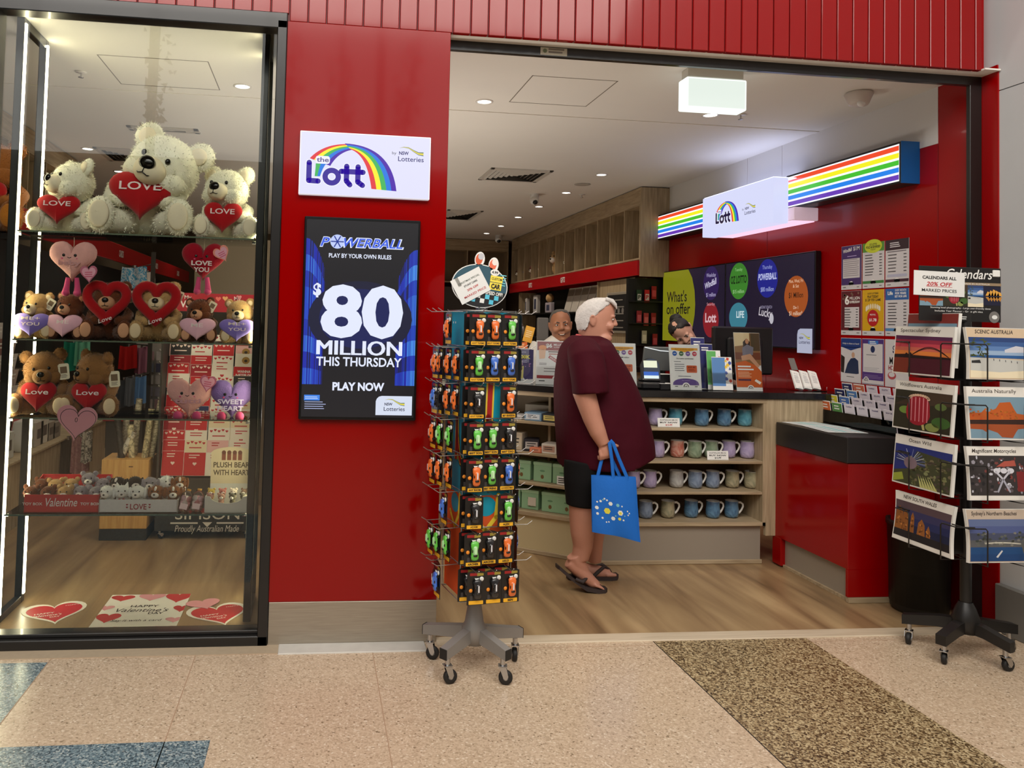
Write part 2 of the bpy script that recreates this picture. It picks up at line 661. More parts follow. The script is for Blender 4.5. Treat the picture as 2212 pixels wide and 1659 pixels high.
# ------------------------------------------------------------------ floors
f = MB()
f.box(-9, -1.18, -0.14, 0.3, -0.05, 0, TERRAZZO)
f.box(-1.18, 9, -9, 0.02, -0.05, 0, TERRAZZO)
f.box(-9, -1.18, -9, -0.14, -0.05, -0.001, TERRAZZO)
struct('floor_mall', f)
f = MB()
f.box(-9, -1.18, -0.88, -0.14, -0.02, 0.0006, TERRAZZO_BLUE)
f.box(-9, -0.35, -2.6, -0.88, -0.02, 0.0007, TERRAZZO_BLUE)
struct('floor_blue_band', f)
f = MB()
f.box(1.80, 2.65, -9, -0.052, -0.02, 0.0006, TERRAZZO_BROWN)
f.box(1.795, 1.80, -9, -0.052, -0.02, 0.0008, mat('dark_strip', (40, 34, 28), 0.4))
struct('floor_brown_band', f)
f = MB()
for x in (-0.52, 0.33, 3.5):
    f.box(x - 0.002, x + 0.002, -9, -0.1, -0.02, 0.0007, JOINT)
for y in (-0.1, -1.72, -2.6):
    f.box(-1.18, 1.795, y - 0.002, y + 0.002, -0.02, 0.0005, JOINT)
    f.box(2.65, 9, y - 0.002, y + 0.002, -0.02, 0.0005, JOINT)
f.box(1.8, 2.65, -0.868, -0.864, -0.02, 0.0009, mat('brown_joint', (150, 130, 96), 0.6))
f.box(-1.184, -1.18, -0.88, 0.0, -0.02, 0.0009, JOINT)
struct('floor_joints', f)
f = MB()
f.box(-3.2, 4.1, 0.045, 10.9, -0.05, 0.001, FLOOR_WOOD)
struct('floor_shop', f)
f = MB()
f.box(0.662, 3.83, -0.05, 0.05, -0.02, 0.006, THRESH, 0.004)
struct('trim_threshold', f)
f = MB()
f.box(-0.13, 0.60, -0.115, 0.0, -0.02, 0.007, CONCRETE, 0.003)
f.box(-1.7, -0.13, -0.1, 0.02, -0.02, 0.004, mat('sill_stone', (176, 158, 134), 0.6, vary=0.1, vscale=40))
struct('trim_plinth', f)

# ------------------------------------------------------------------ shop shell
w = MB()
w.box(-3.2, 4.1, 0.13, 10.9, CEIL, CEIL + 0.06, PLASTER)
w.box(-3.2, 3.95, 1.60, 1.66, CEIL - 0.005, CEIL + 0.01, PLASTER)      # shallow step line in the plasterboard
for x0, x1, y0, y1 in ((1.30, 1.86, 0.72, 1.32), (-1.36, -0.70, 0.86, 1.46)):     # access hatches
    for a in ((x0, x1, y0, y0 + .006), (x0, x1, y1 - .006, y1), (x0, x0 + .006, y0, y1), (x1 - .006, x1, y0, y1)):
        w.box(a[0], a[1], a[2], a[3], CEIL - 0.0015, CEIL + 0.01, mat('hatch_gap', (120, 112, 100), 0.7))
struct('ceiling', w)
w = MB()
w.box(3.832, 4.0, -0.0, 10.9, 0, CEIL, RED_WALL)
for y in (0.43, 2.3, 4.2):
    w.box(3.8305, 3.84, y - .002, y + .002, 0, CEIL - .36, mat('panel_seam', (110, 6, 8), 0.5))
struct('wall_right', w)
w = MB()
w.box(3.829, 3.836, 0.43, 2.086, 2.832, CEIL, PANEL_WHITE)
w.box(3.829, 3.836, 2.09, 2.62, 2.832, CEIL, PANEL_WHITE)
w.box(3.829, 3.836, 2.624, 4.2, 2.832, CEIL, PANEL_WHITE)
struct('trim_1', w)
w = MB()
w.box(-3.2, 4.0, 10.6, 10.9, 0, CEIL, mat('back_wall', (92, 76, 56), 0.7))
struct('wall_back', w)
w = MB()
w.box(-3.2, -2.95, 0.1, 10.9, 0, CEIL, mat('left_wall_paint', (110, 96, 76), 0.7))
struct('wall_left', w)

# ------------------------------------------------------------------ shopfront
w = MB()
bw = 0.0945
x = -9.9 * bw - 0.0945 * 16
while x < 3.70:
    x1 = min(x + bw, 3.737)
    z0 = 3.19 if x1 < -0.16 else 3.151
    w.box(x + 0.003, x1 - 0.003, 0.0, 0.03, z0, 4.6, RED, 0.003)
    x += bw
w.box(-3, 3.737, 0.012, 0.10, 3.155, 4.6, mat('red_gap', (96, 4, 8), 0.5))
w.box(-3, 3.84, 0.10, 0.16, CEIL, 4.6, RED_WALL)
struct('wall_fascia', w)
w = MB()
w.box(0.66, 3.832, 0.0305, 0.13, 3.151, 3.16, PLASTER)
w.box(3.737, 3.836, -0.02, 0.0305, 3.151, 3.16, PLASTER)
struct('trim_soffit', w)
w = MB()
w.box(-0.188, 0.66, 0.0, 0.14, 0.212, 3.151, RED, 0.002)
struct('wall_pillar', w)
w = MB()
w.box(-0.186, 0.66, -0.001, 0.139, 0.002, 0.211, STEEL, 0.002)
struct('baseboard_pillar', w)
w = MB()
w.box(0.66, 3.832, 0.105, 0.135, 3.098, 3.152, FRAME, 0.002)
w.box(3.757, 3.832, 0.105, 0.135, 0.0, 3.1, FRAME, 0.002)
struct('trim_lintel', w)
w = MB()
w.box(3.833, 4.0, -0.004, 0.0, 0, 3.151, RED_WALL)
w.box(3.84, 4.2, -9, -0.004, 0.0, 3.036, MALL_GREY)
w.box(3.84, 4.2, -9, 0.2, 3.042, 6.0, MALL_GREY)
w.box(3.85, 4.2, -9, -0.004, 3.03, 3.05, mat('seam_dark', (70, 70, 70), 0.7))
struct('wall_mall_right', w)
w = MB()
w.box(3.805, 3.845, -9, -0.006, 0.0, 0.262, mat('grey_plinth', (112, 110, 106), 0.6, vary=0.06, vscale=6), 0.004)
struct('baseboard_mall', w)

# display window: black frame and one big pane
w = MB()
w.box(-1.95, -0.188, -0.012, 0.09, 3.108, 3.19, FRAME, 0.004)
w.box(-0.238, -0.188, -0.012, 0.09, 0.0, 3.15, FRAME, 0.004)
w.box(-1.64, -1.585, -0.012, 0.09, 0.0, 3.15, FRAME, 0.004)
w.box(-1.95, -0.188, -0.012, 0.09, 0.0, 0.05, FRAME, 0.004)
w.box(-1.60, -0.23, 0.02, 0.10, 0.05, 0.068, FRAME, 0.003)
struct('window_frame', w)
w = MB()
w.box(-1.60, -0.23, 0.036, 0.044, 0.05, 3.12, GLASS)
w.box(-3.0, -1.63, 0.036, 0.044, 0.05, 3.12, GLASS)
struct('window_1', w)
w = MB()
w.box(-0.236, -0.19, 0.14, 0.9, 0.0, CEIL, mat('side_partition', (60, 54, 48), 0.5))
w.box(-3.0, -1.645, -0.01, 0.09, 3.19, 3.3, FRAME)
struct('wall_display_side', w)

# mall far side: dark shop fronts and a bright clerestory, seen as sheen in the red gloss
w = MB()
w.box(-24, 26, -15.2, -15.0, 0, 5.4, mat('far_shopfronts', (34, 30, 28), 0.7, vary=0.2, vscale=0.6))
struct('wall_far_mall', w)
w = MB()
w.box(-24, 14.5, -15.2, -15.0, 5.4, 12.5, glow((225, 222, 218), 2.1))
struct('window_2', w)
w = MB()
for k in range(14):
    w.box(-23 + k * 2.7, -22.8 + k * 2.7, -15.0, -14.9, 5.4, 12.5, FRAME)
struct('trim_mullions', w)

rv = random.Random(21)
w = MB()
VINE = mat('vine_leaf', (40, 52, 30), .7)
for x0, x1, zb in ((.30, .36, 4.3), (1.9, 1.35, 4.5), (-.6, -.5, 5.0), (-2.6, -2.7, 4.6), (3.4, 3.3, 5.2), (5.2, 5.6, 5.4), (7.4, 7.2, 5.0), (9.6, 9.9, 5.6)):
    for k in range(230):
        q = rv.random()
        z = zb + (9.6 - zb) * q
        c = Vector((x1 + (x0 - x1) * q + rv.gauss(0, .10), -9 + rv.gauss(0, .1), z))
        a, s2 = rv.uniform(0, 6.28), rv.uniform(.07, .13)
        w.add([c, c + Vector((s2 * math.cos(a), .05, s2 * math.sin(a))), c + Vector((s2 * math.cos(a + .9), -.05, s2 * math.sin(a + .9)))], [(0, 1, 2)], VINE)
    w.tube([(x1, -9, zb), (x0, -9, 9.6)], .012, VINE, 5)
struct('trim_hanging_vines', w)


# ------------------------------------------------------------------ lit signs on the red pillar
def bez(p0, p1, p2, n):
    return [((1 - t) ** 2 * p0[0] + 2 * t * (1 - t) * p1[0] + t * t * p2[0], (1 - t) ** 2 * p0[1] + 2 * t * (1 - t) * p1[1] + t * t * p2[1]) for t in [k / n for k in range(n + 1)]]


def stroke(mb, pts, w, m, z=0.0, M=None):
    """flat round-ended pen stroke"""
    for (x0, y0), (x1, y1) in zip(pts, pts[1:]):
        L = math.hypot(x1 - x0, y1 - y0) or 1e-6
        nx, ny = -(y1 - y0) / L * w / 2, (x1 - x0) / L * w / 2
        mb.flat([(x0 - nx, y0 - ny), (x1 - nx, y1 - ny), (x1 + nx, y1 + ny), (x0 + nx, y0 + ny)], m, z, M)
    for x, y in pts:
        mb.flat(ngon(12, w / 2, None, x, y), m, z, M)


def ring2(mb, cx, cy, rx, ry, w, m, z=0.0, M=None):
    n = 28
    o, i = ngon(n, rx + w / 2, ry + w / 2, cx, cy), ngon(n, rx - w / 2, ry - w / 2, cx, cy)
    mb.add([(x, y, z) for x, y in o + i], [(k, (k + 1) % n, n + (k + 1) % n, n + k) for k in range(n)], m, False, M)


RBOW = [(226, 50, 60), (250, 240, 40), (60, 180, 90), (20, 120, 226), (70, 20, 170)]


def lott_logo(mb, k, C, M, s=1.0, dark=(46, 22, 150)):
    """arched rainbow over the word Lott; k metres per drawing unit, C drawing units of the centre"""
    g = lambda c: glow(c, s)
    P = lambda pts: [((x - C[0]) * k, (C[1] - y) * k) for x, y in pts]

    def fan(outer, inner, cols, z):
        n = len(outer)
        for b, c in enumerate(cols):
            a0, a1 = b / len(cols), (b + 1) / len(cols)
            u = [(o[0] + (i[0] - o[0]) * a0, o[1] + (i[1] - o[1]) * a0) for o, i in zip(outer, inner)]
            v = [(o[0] + (i[0] - o[0]) * a1, o[1] + (i[1] - o[1]) * a1) for o, i in zip(outer, inner)]
            q = P(u) + P(v)
            mb.add([(x, y, z) for x, y in q], [(j, n + j, n + j + 1, j + 1) for j in range(n - 1)], g(c), False, M)
    z = 0.0010
    fan(bez((620, 1292), (720, 1172), (912, 1164), 14), bez((782, 1345), (845, 1225), (968, 1204), 14), RBOW, z)
    fan(bez((668, 1330), (668, 1370), (662, 1432), 4), bez((748, 1330), (720, 1370), (704, 1432), 4), RBOW[2:4], z)
    fan(bez((890, 1160), (1265, 1160), (1312, 1522), 18), bez((940, 1206), (1072, 1245), (1112, 1512), 18), RBOW[::-1], z + .0004)
    for w, c, dz in ((56, (240, 240, 255), .0012), (42, dark, .0018)):
        m = g(c)
        for pts in ([(617, 1326), (617, 1468), (690, 1470)], [(912, 1342), (912, 1458), (940, 1488)], [(870, 1384), (1042, 1384)],
                    [(1002, 1342), (1002, 1462), (1040, 1488)]):
            stroke(mb, P(pts), w * k, m, dz, M)
        cx, cy = P([(796, 1430)])[0]
        ring2(mb, cx, cy, 52 * k, 50 * k, w * k, m, dz, M)
    tx, ty = P([(722, 1300)])[0]
    mb.flat(rrect(112 * k, 62 * k, 20 * k, 4, tx, ty), g((240, 240, 255)), .0024, M)
    mb.text('the', 38 * k, g((90, 80, 140)), tx, ty - 16 * k, .003, w=96 * k, bold=.02, M=M)


def nsw_logo(mb, k, x, y, M, s=1.0, by=True, dark=(40, 40, 110)):
    """NSW Lotteries wordmark under a green and gold wave; x, y its centre, k metres per unit of 200 wide"""
    g = lambda c: glow(c, s)
    top = [(-98, 72), (-60, 84), (-20, 82), (20, 62), (60, 46), (100, 48)]
    bot = [(-98, 72), (-60, 78), (-20, 72), (20, 46), (60, 22), (100, 16)]
    n = len(top)
    for a0, a1, c in ((0, .3, (110, 130, 120)), (.3, .8, (230, 215, 70)), (.8, 1, (60, 100, 140))):
        u = [(t[0] * k + x, (t[1] + (b[1] - t[1]) * a0) * k + y) for t, b in zip(top, bot)]
        v = [(t[0] * k + x, (t[1] + (b[1] - t[1]) * a1) * k + y) for t, b in zip(top, bot)]
        mb.add([(p, q, .0012) for p, q in u + v], [(j, n + j, n + j + 1, j + 1) for j in range(n - 1)], g(c), False, M)
    mb.text('NSW', 27 * k, g(dark), x - 58 * k, y + 20 * k, .0014, w=78 * k, bold=.03, M=M)
    mb.text('Lotteries', 40 * k, g(dark), x, y - 32 * k, .0014, w=206 * k, bold=.008, M=M)
    if by:
        mb.text('by', 24 * k, g((80, 80, 90)), x - 135 * k, y + 20 * k, .0014, w=34 * k, M=M)


t = thing('lightbox_sign', 'white backlit lightbox sign with a rainbow logo on the red pillar above the screen', 'sign', (0.23, 0.0, 2.42))
b = MB()
b.box(-.335, .335, -.03, -.0005, -.1625, .1625, mat('sign_white_edge', (225, 225, 235), 0.4, emit=0.5), 0.003)
b.build('case', t)
b = MB()
b.M = T(0, -.0302, 0) @ FRONT
b.flat(rect(.662, .317), glow((226, 226, 250), 1.0), 0.0003)
lott_logo(b, .000644, (1060, 1327), T(0, 0, 0.0006))
nsw_logo(b, .000644, .233, .052, T(0, 0, 0.0006))
b.build('face', t)

# ------------------------------------------------------------------ upright screen
t = thing('digital_screen', 'tall black portrait screen showing a blue jackpot advertisement on the red pillar', 'screen', (0.227, 0.0, 1.636))
b = MB()
b.box(-.296, .296, -.03, -.0005, -.512, .512, mat('screen_bezel', (12, 12, 14), 0.25), 0.004)
b.build('bezel', t)
b = MB()
b.M = T(0, -.0302, 0) @ FRONT
b.flat(rect(.568, .994), glow((3, 4, 16), 1.0), 0.0004)
rs = random.Random(3)
for sx in (-1, 1):      # blue curtains under arches
    n = 26
    for i in range(n):
        u0 = .284 - i * .1 / n
        topz = (.36 if sx > 0 else .40) - .17 * (i / n) ** 2 - (0 if i < n * .93 else .06)
        segs = 9
        base = rs.uniform(.35, 1)
        for j in range(segs):
            z0 = -.335 + (topz + .335) * j / segs
            z1 = -.335 + (topz + .335) * (j + 1) / segs
            v = base * (1.1 - .55 * i / n) * (.55 + .45 * math.sin(2 + j * 1.3) ** 2)
            c = (int(30 * v + 60 * v ** 3), int(70 * v + 95 * v * v), int(120 + 120 * min(v, 1)))
            if v < .3:
                c = (6, 16, 90)
            b.flat([(sx * u0, z0), (sx * (u0 - .1 / n), z0), (sx * (u0 - .1 / n), z1), (sx * u0, z1)][::sx], glow(tuple(x // 12 * 12 for x in c), 1.0), .0008)
for rr in (.24, .19):      # soft blue halo behind the figures
    b.flat(ngon(30, rr * 1.1, rr * .8, 0, -.0), glow((4, 8 + int((.25 - rr) * 200), 40 + int((.25 - rr) * 700)), 1.0), .001 + (.25 - rr) * .004)
WHT = glow((228, 234, 255), 1.0)
b.text('P', .05, glow((225, 232, 255)), -.190, .362, .0016, w=.055, bold=.05, shear=.3)
b.text('WERBALL', .05, glow((225, 232, 255)), .055, .362, .0016, w=.315, bold=.05, shear=.3)
b.text('P', .046, glow((52, 92, 226)), -.190, .364, .0022, w=.048, bold=.02, shear=.3)
b.text('WERBALL', .046, glow((52, 92, 226)), .055, .364, .0022, w=.30, bold=.015, shear=.3)
b.flat(ngon(24, .036, None, -.128, .388), glow((190, 205, 250)), .0022)
for a in range(3):
    stroke(b, [(-.128 - .03 * math.cos(a * 1.05), .388 - .03 * math.sin(a * 1.05)), (-.128 + .03 * math.cos(a * 1.05), .388 + .03 * math.sin(a * 1.05))], .006, glow((40, 60, 150)), .0026)
b.text('PLAY BY YOUR OWN RULES', .022, WHT, -.01, .307, .0016, w=.318, bold=.02)
b.text('$', .06, WHT, -.222, .115, .0016, w=.04, bold=.04)
b.text('80', .258, WHT, .008, -.085, .002, w=.418, bold=.035)
for q in (-1, 0, 1):
    b.text('MILLION', .076, WHT, .0035 * q, -.184, .002 + .0002 * q, w=.428, bold=0)
b.text('THIS THURSDAY', .046, WHT, .0, -.240, .002, w=.432, bold=.02)
b.text('PLAY NOW', .040, WHT, .0, -.362, .002, w=.262, bold=.04)
lg = [(.09, -.485), (.275, -.485), (.275, -.388), (.12, -.388), (.105, -.392), (.095, -.402), (.09, -.415)]
b.flat(lg, glow((214, 222, 240)), .0016)
nsw_logo(b, .00052, .185, -.446, T(0, 0, .002), by=False, dark=(40, 40, 70))
b.flat(rect(.078, .028, -.232, -.402), glow((60, 130, 230)), .0016)
b.lines(-.266, -.2, -.4, 2, .008, .003, glow((200, 220, 255)), .002)
b.lines(-.268, -.16, -.425, 4, .011, .0035, glow((170, 180, 220)), .0016)
b.build('display', t)

# ------------------------------------------------------------------ sticker on the lintel, small blue lamp on the fascia
b = MB()
b.M = T(0, 0, 0) @ FRONT
b.flat(rect(.15, .042), mat('sticker_paper', (190, 184, 166), 0.5), .0012)
b.lines(-.03, .06, .008, 2, .016, .009, col((120, 110, 100)), .002)
b.flat(ngon(10, .012, None, -.05, .002), col((110, 120, 90)), .002)
tag(b.build('sticker', None, (1.249, 0.1045, 3.125)), 'small cream maker sticker on the black lintel above the shop entrance', 'sticker')

# ------------------------------------------------------------------ rainbow signs and logo box on the right wall
def stripe_sign(name, label, y0, y1):
    z0, z1 = 2.604, 2.876
    t = thing(name, label, 'sign', (3.832, (y0 + y1) / 2, (z0 + z1) / 2), group='rainbow stripe lightboxes')
    h, w = z1 - z0, y1 - y0
    b = MB()
    b.box(-.13, -.002, -w / 2, w / 2, -h / 2, h / 2, mat('sign_case_black', (20, 18, 18), 0.4), .003)
    b.build('case', t)
    b = MB()
    b.box(-.131, -.001, -w / 2 - .004, -w / 2, -h / 2, h / 2, mat('blue_end_cap', (0, 84, 150), 0.4))
    b.build('end_cap', t)
    b = MB()
    b.M = T(-.1302, 0, 0) @ WEST
    b.flat(rect(w - .03, h - .03), glow((250, 250, 255), 1.05), .0004)
    n, hh = 5, h - .036
    for i, c in enumerate([(240, 70, 30), (246, 240, 20), (60, 190, 40), (10, 130, 236), (100, 50, 180)]):
        pitch = hh / n
        yc = hh / 2 - pitch * (i + .5)
        b.flat(rect(w - .034, pitch * .68, 0, yc), glow(c, 1.0), .0012)
    b.build('face', t)
    return t


stripe_sign('stripe_lightbox_sign', 'rainbow striped lightbox sign with blue end cap, nearest the shop entrance', .583, 1.826)
stripe_sign('stripe_lightbox_sign', 'rainbow striped lightbox sign beyond the white logo box, beside the wooden cabinet', 2.86, 4.39)
t = thing('logo_lightbox_sign', 'white glowing box sign with rainbow logo between two striped signs on the red wall', 'sign', (3.5, 2.24, 2.655))
LBX = glow((214, 218, 250), 1.0)
b = MB()
b.box(0, .13, -.56, .56, -.178, .178, LBX, .004)
b.build('case', t)
b = MB()
b.box(.01, .32, -.55, .55, .179, .184, glow((206, 214, 255), 2.6))
plabel(b.build('top_diffuser', t), 'bright diffuser on top of the box')
b = MB()
b.box(.13, .33, -.635, .61, -.16, -.06, mat('pink_white_base', (236, 210, 226), .5, emit=.35), .004)
b.box(.13, .33, -.40, .61, -.06, .178, mat('pink_white_base', (236, 210, 226), .5), .004)
b.box(.14, .32, -.6, .6, -.166, -.1602, glow((255, 200, 226), 1.2))
b.build('back_box', t)
b = MB()
b.M = T(-.0005, .12, 0) @ WEST
lott_logo(b, .00054, (960, 1350), T(0, -.01, .0006), dark=(34, 24, 60))
nsw_logo(b, .00078, .36, -.01, T(0, -.03, .0006), dark=(60, 60, 90))
b.build('logo', t)

# ------------------------------------------------------------------ ceiling fittings
LAMP = glow((255, 250, 240), 9.0)
TRIM_W = mat('lamp_trim', (226, 222, 216), 0.4)


def downlight(x, y, label, power=34, c=WARM):
    t = thing('downlight', label, 'ceiling light', (x, y, CEIL), group='recessed ceiling downlights')
    b = MB()
    b.lathe([(.062, .001), (.062, -.005), (.05, -.007), (.046, -.002)], TRIM_W, 24)
    b.build('trim_ring', t)
    b = MB()
    b.flat(ngon(24, .048)[::-1], LAMP, -.0025)
    b.build('lamp', t)
    spot('downlight_beam', (x, y, CEIL - .02), power, c, 125, .8, .05)
    return t


downlight(1.13, 1.346, 'round downlight in the front ceiling left of the glowing exit box')
downlight(2.80, 1.337, 'round downlight just behind the glowing exit box')
downlight(-.537, 1.334, 'round downlight above the tallest cream bear, front of the ceiling')
for i, (y, w) in enumerate(zip((3.676, 4.815, 5.941, 7.003, 8.06, 9.115), ('nearest the shop entrance', 'second from the shop entrance', 'third from the shop entrance', 'fourth from the shop entrance', 'second from the back wall', 'nearest the back wall'))):
    downlight(2.855, y, 'round downlight in the row beside the right cabinet, ' + w)
downlight(-2.19, 3.683, 'round downlight above the left cards wall, nearer the window')
downlight(-2.175, 4.819, 'round downlight above the left cards wall, farther from the window')
for x, y in ((1.0, 4.2), (-0.6, 4.2), (0.3, 7.2), (-2.0, 8.0)):  # extra spots without fittings, added for more light deeper in the shop
    spot('added_shop_spot', (x, y, CEIL - .02), 30, WARM, 130, .8, .08)

t = thing('exit_light_box', 'glowing white exit light box hanging from the front ceiling', 'exit sign', (2.335, .42, CEIL))
b = MB()
b.box(-.175, .175, -.04, .05, -.058, .001, mat('exit_housing', (206, 202, 192), 0.5), .004)
b.build('housing', t)
b = MB()
b.box(-.19, .19, -.05, .06, -.245, -.06, glow((246, 255, 246), 1.1), .006)
b.box(-.178, .178, -.0512, -.0502, -.235, -.07, glow((232, 242, 232), 1.0))
b.build('diffuser', t)
spot('exit_box_beam', (2.335, .3, 2.9), 5, (.9, 1, .9), 160, 1, .15)


def small_thing(name, label, cat, parts, loc, rot=None, group=None):
    t = thing(name, label, cat, loc, rot=rot, group=group)
    for nm, b in parts:
        b.build(nm, t)
    return t


b = MB().lathe([(.0, .0), (.075, 0), (.085, -.012), (.06, -.075), (.052, -.085), (.0, -.086)], mat('detector_white', (206, 196, 190), .45), 24)
c = MB().ell((-.015, -.045, -.086), (.03, .016, .022), mat('detector_lens', (235, 235, 235), .2), 12, 8)
small_thing('motion_detector', 'white cone shaped motion detector on the ceiling by the right wall', 'detector', [('body', b), ('lens', c)], (3.446, .637, CEIL))


def sprinkler(x, y, label):
    t = thing('sprinkler', label, 'sprinkler', (x, y, CEIL), group='ceiling sprinklers')
    MB().lathe([(0, 0), (.035, 0), (.037, -.004), (.012, -.008), (.0, -.008)], TRIM_W, 16).build('rosette', t)
    m = mat('chrome', (190, 190, 190), .2, 1.0)
    MB().cyl((0, 0, -.035), .006, .03, m, 8).lathe([(0, -.035), (.018, -.035), (.018, -.038), (0, -.038)], m, 10).build('nozzle', t)


sprinkler(3.0, 1.278, 'small ceiling sprinkler beside the glowing exit box')
sprinkler(3.07, 4.888, 'small ceiling sprinkler beside the round speaker, farther inside')
sprinkler(-1.556, 1.234, 'small ceiling sprinkler seen through the display window')
b = MB().lathe([(0, 0), (.085, 0), (.088, -.004), (.08, -.007), (0, -.007)], mat('speaker_grille', (176, 170, 160), .7), 24)
tag(b.build('ceiling_speaker', None, (2.854, 4.251, CEIL)), 'round flat ceiling speaker grille between downlights', 'speaker')


def cam_dome(x, y, label, s=1.0):
    t = thing('security_camera', label, 'camera', (x, y, CEIL), group='security cameras')
    MB().cyl((0, 0, -.055 * s), .045 * s, .055 * s, mat('camera_white', (216, 212, 206), .4), 16).build('mount', t)
    MB().ell((-.01, -.03 * s, -.07 * s), (.045 * s, .05 * s, .04 * s), mat('camera_white', (216, 212, 206), .4), 14, 10).build('body', t)
    MB().ell((-.012, -.06 * s, -.085 * s), (.026 * s, .026 * s, .026 * s), BLACK, 12, 8).build('lens', t)


cam_dome(2.542, 5.041, 'white security camera beside the ceiling air vent', 1.2)
cam_dome(3.114, 9.321, 'white security camera at the back corner of the ceiling', 1.3)


def vent(x0, x1, y0, y1, label, n=6):
    t = thing('air_vent', label, 'air vent', ((x0 + x1) / 2, (y0 + y1) / 2, CEIL), group='ceiling air vents')
    w, d = (x1 - x0) / 2, (y1 - y0) / 2
    fm, dk = mat('vent_frame', (196, 190, 180), .5), mat('vent_dark', (44, 40, 36), .8)
    b = MB()
    for a in ((-w, w, -d, -d + .04), (-w, w, d - .04, d), (-w, -w + .04, -d, d), (w - .04, w, -d, d)):
        b.box(a[0], a[1], a[2], a[3], -.012, .0, fm, .002)
    b.build('frame', t)
    b = MB()
    for k in range(n):          # nested pyramid blades
        s0, s1 = 1 - k / n, 1 - (k + .55) / n
        for q in range(4):
            X = RZ(90 * q)
            ww, dd = (w - .04, d - .04) if q % 2 == 0 else (d - .04, w - .04)
            b.add([(-ww * s0, -dd * s0, -.002), (ww * s0, -dd * s0, -.002), (ww * s1, -dd * s1, -.016), (-ww * s1, -dd * s1, -.016)], [(0, 3, 2, 1)], fm, False, X)
    b.box(-w + .03, w - .03, -d + .03, d - .03, -.001, .0, dk)
    b.build('blades', t)


vent(1.69, 2.33, 3.60, 4.24, 'square ceiling air vent in the middle of the shop ceiling')
vent(1.75, 2.25, 6.55, 7.5, 'ceiling air vent deeper in the shop, partly behind the red pillar')
vent(-2.12, -1.52, 3.58, 4.2, 'square ceiling air vent seen behind the tallest cream bear')
vent(-1.6, -1.02, 2.64, 2.78, 'narrow slot air vent in the ceiling behind the display window', 2)


# ------------------------------------------------------------------ a photo pixel on a known plane of the place
def at(u, v, y=None, z=None, x=None):
    c = Vector(((u - PX) / FOC, (v - PY) / FOC, 1))
    d = Vector([sum(CM[r][k] * c[r] for r in range(3)) for k in range(3)])
    if y is not None:
        t = (y - EYE.y) / d.y
    elif z is not None:
        t = (z - EYE.z) / d.z
    else:
        t = (x - EYE.x) / d.x
    return EYE + d * t


# ------------------------------------------------------------------ display frames with light strips, glass shelves
LED = glow((255, 244, 200), 30.0)
POST = mat('post_black', (26, 25, 22), .32, coat=.2)


def side_frame(name, label, x, dx):
    t = thing(name, label, 'display frame', (x, .5, 0))
    for y in (-.17, .17):
        MB().box(-.02, .02, y - .02, y + .02, .001, CEIL - .001, POST, .003).build('post', t)
        b = MB().box(dx * (.0205 if dx > 0 else .0195), dx * (.027 if dx > 0 else .0202), y - (.014 if dx > 0 else -.002), y + (.008 if dx > 0 else .018), .05, CEIL - .03, LED, 0)
        plabel(b.build('light_strip', t), 'glowing vertical white strip')
    MB().box(-.02, .02, -.149, .149, CEIL - .05, CEIL - .001, POST, .003).build('top_rail', t)
    MB().box(-.02, .02, -.149, .149, .001, .04, POST, .003).build('bottom_rail', t)
    for z in (2.05, 1.48, 1.07, .573):
        for y in (-.15, .15):
            MB().box(dx * .0205, dx * .04, y - .006, y + .006, z - .02, z - .004, mat('chrome', (190, 190, 190), .2, 1.0), .002).build('shelf_bracket', t)
    return t


side_frame('display_frame', 'black side frame with two vertical light strips at the left of the window display', -1.60, 1)
side_frame('display_frame', 'black side frame between the toy shelves and the red pillar', -.315, -1)
SH_GLASS = glass_mat('shelf_glass', (0.93, 0.97, 0.94), 1.5)
SH_EDGE = mat('glass_edge_green', (126, 140, 118), .15, alpha=.55)
SHELF = [2.055, 1.485, 1.077, .576]
for z, w in zip(SHELF, ('top glass shelf holding the three cream bears', 'glass shelf holding the row of six small bears', 'glass shelf holding two brown bears and two smiling hearts', 'lowest glass shelf holding the boxes of small plush toys')):
    t = thing('glass_shelf', w, 'shelf', (-.955, .5, z), group='display window glass shelves')
    MB().box(-.612, .612, -.20, .20, -.008, 0, SH_GLASS).build('pane', t)
    MB().box(-.612, .612, -.2035, -.2005, -.008, 0, SH_EDGE).build('front_edge', t)

# ------------------------------------------------------------------ plush toys
def fur(name, rgb):
    return mat('fur_' + name, rgb, .95, vary=.16, vscale=26, bump=.35, bscale=160, sheen=.25)


PILE = .03
CREAM, TAN = fur('cream', (248, 240, 214)), fur('tan', (190, 152, 100))
BROWN, GOLD, ORANGE = fur('brown', (104, 56, 30)), fur('golden_brown', (150, 106, 62)), fur('orange', (206, 128, 44))
CREAM2, SOFT = mat('plush_suede', (238, 226, 196), .9, vary=.05, vscale=30), mat('muzzle_pale', (232, 208, 170), .9, vary=.05)
PEACH = mat('muzzle_peach', (214, 160, 124), .9, vary=.05)
EYE_M = mat('toy_eye', (14, 10, 8), .12)
HEART_RED = mat('heart_velour', (172, 14, 22), .85, vary=.12, vscale=40, sheen=.3)
THREAD = mat('white_thread', (244, 226, 222), .8)
TAGW = mat('swing_tag_card', (236, 226, 196), .6)


def heart_cushion(name, parent, w, h, t, m, M, text=(), trim=None, tm=None):
    b = MB()
    b.M = M
    b.puff(heart(w, h, 44), t, m, rings=6, c=(0, .05 * h))
    for i, s in enumerate(text):
        hh = .17 * h if len(text) == 1 else .14 * h
        b.text(s, hh, tm or THREAD, 0, (.08 - (i - (len(text) - 1) / 2) * .24) * h, t / 2 * 1.01, w=min(.16 * len(s), .62) * w, bold=.012)
    return b.build(name, parent)


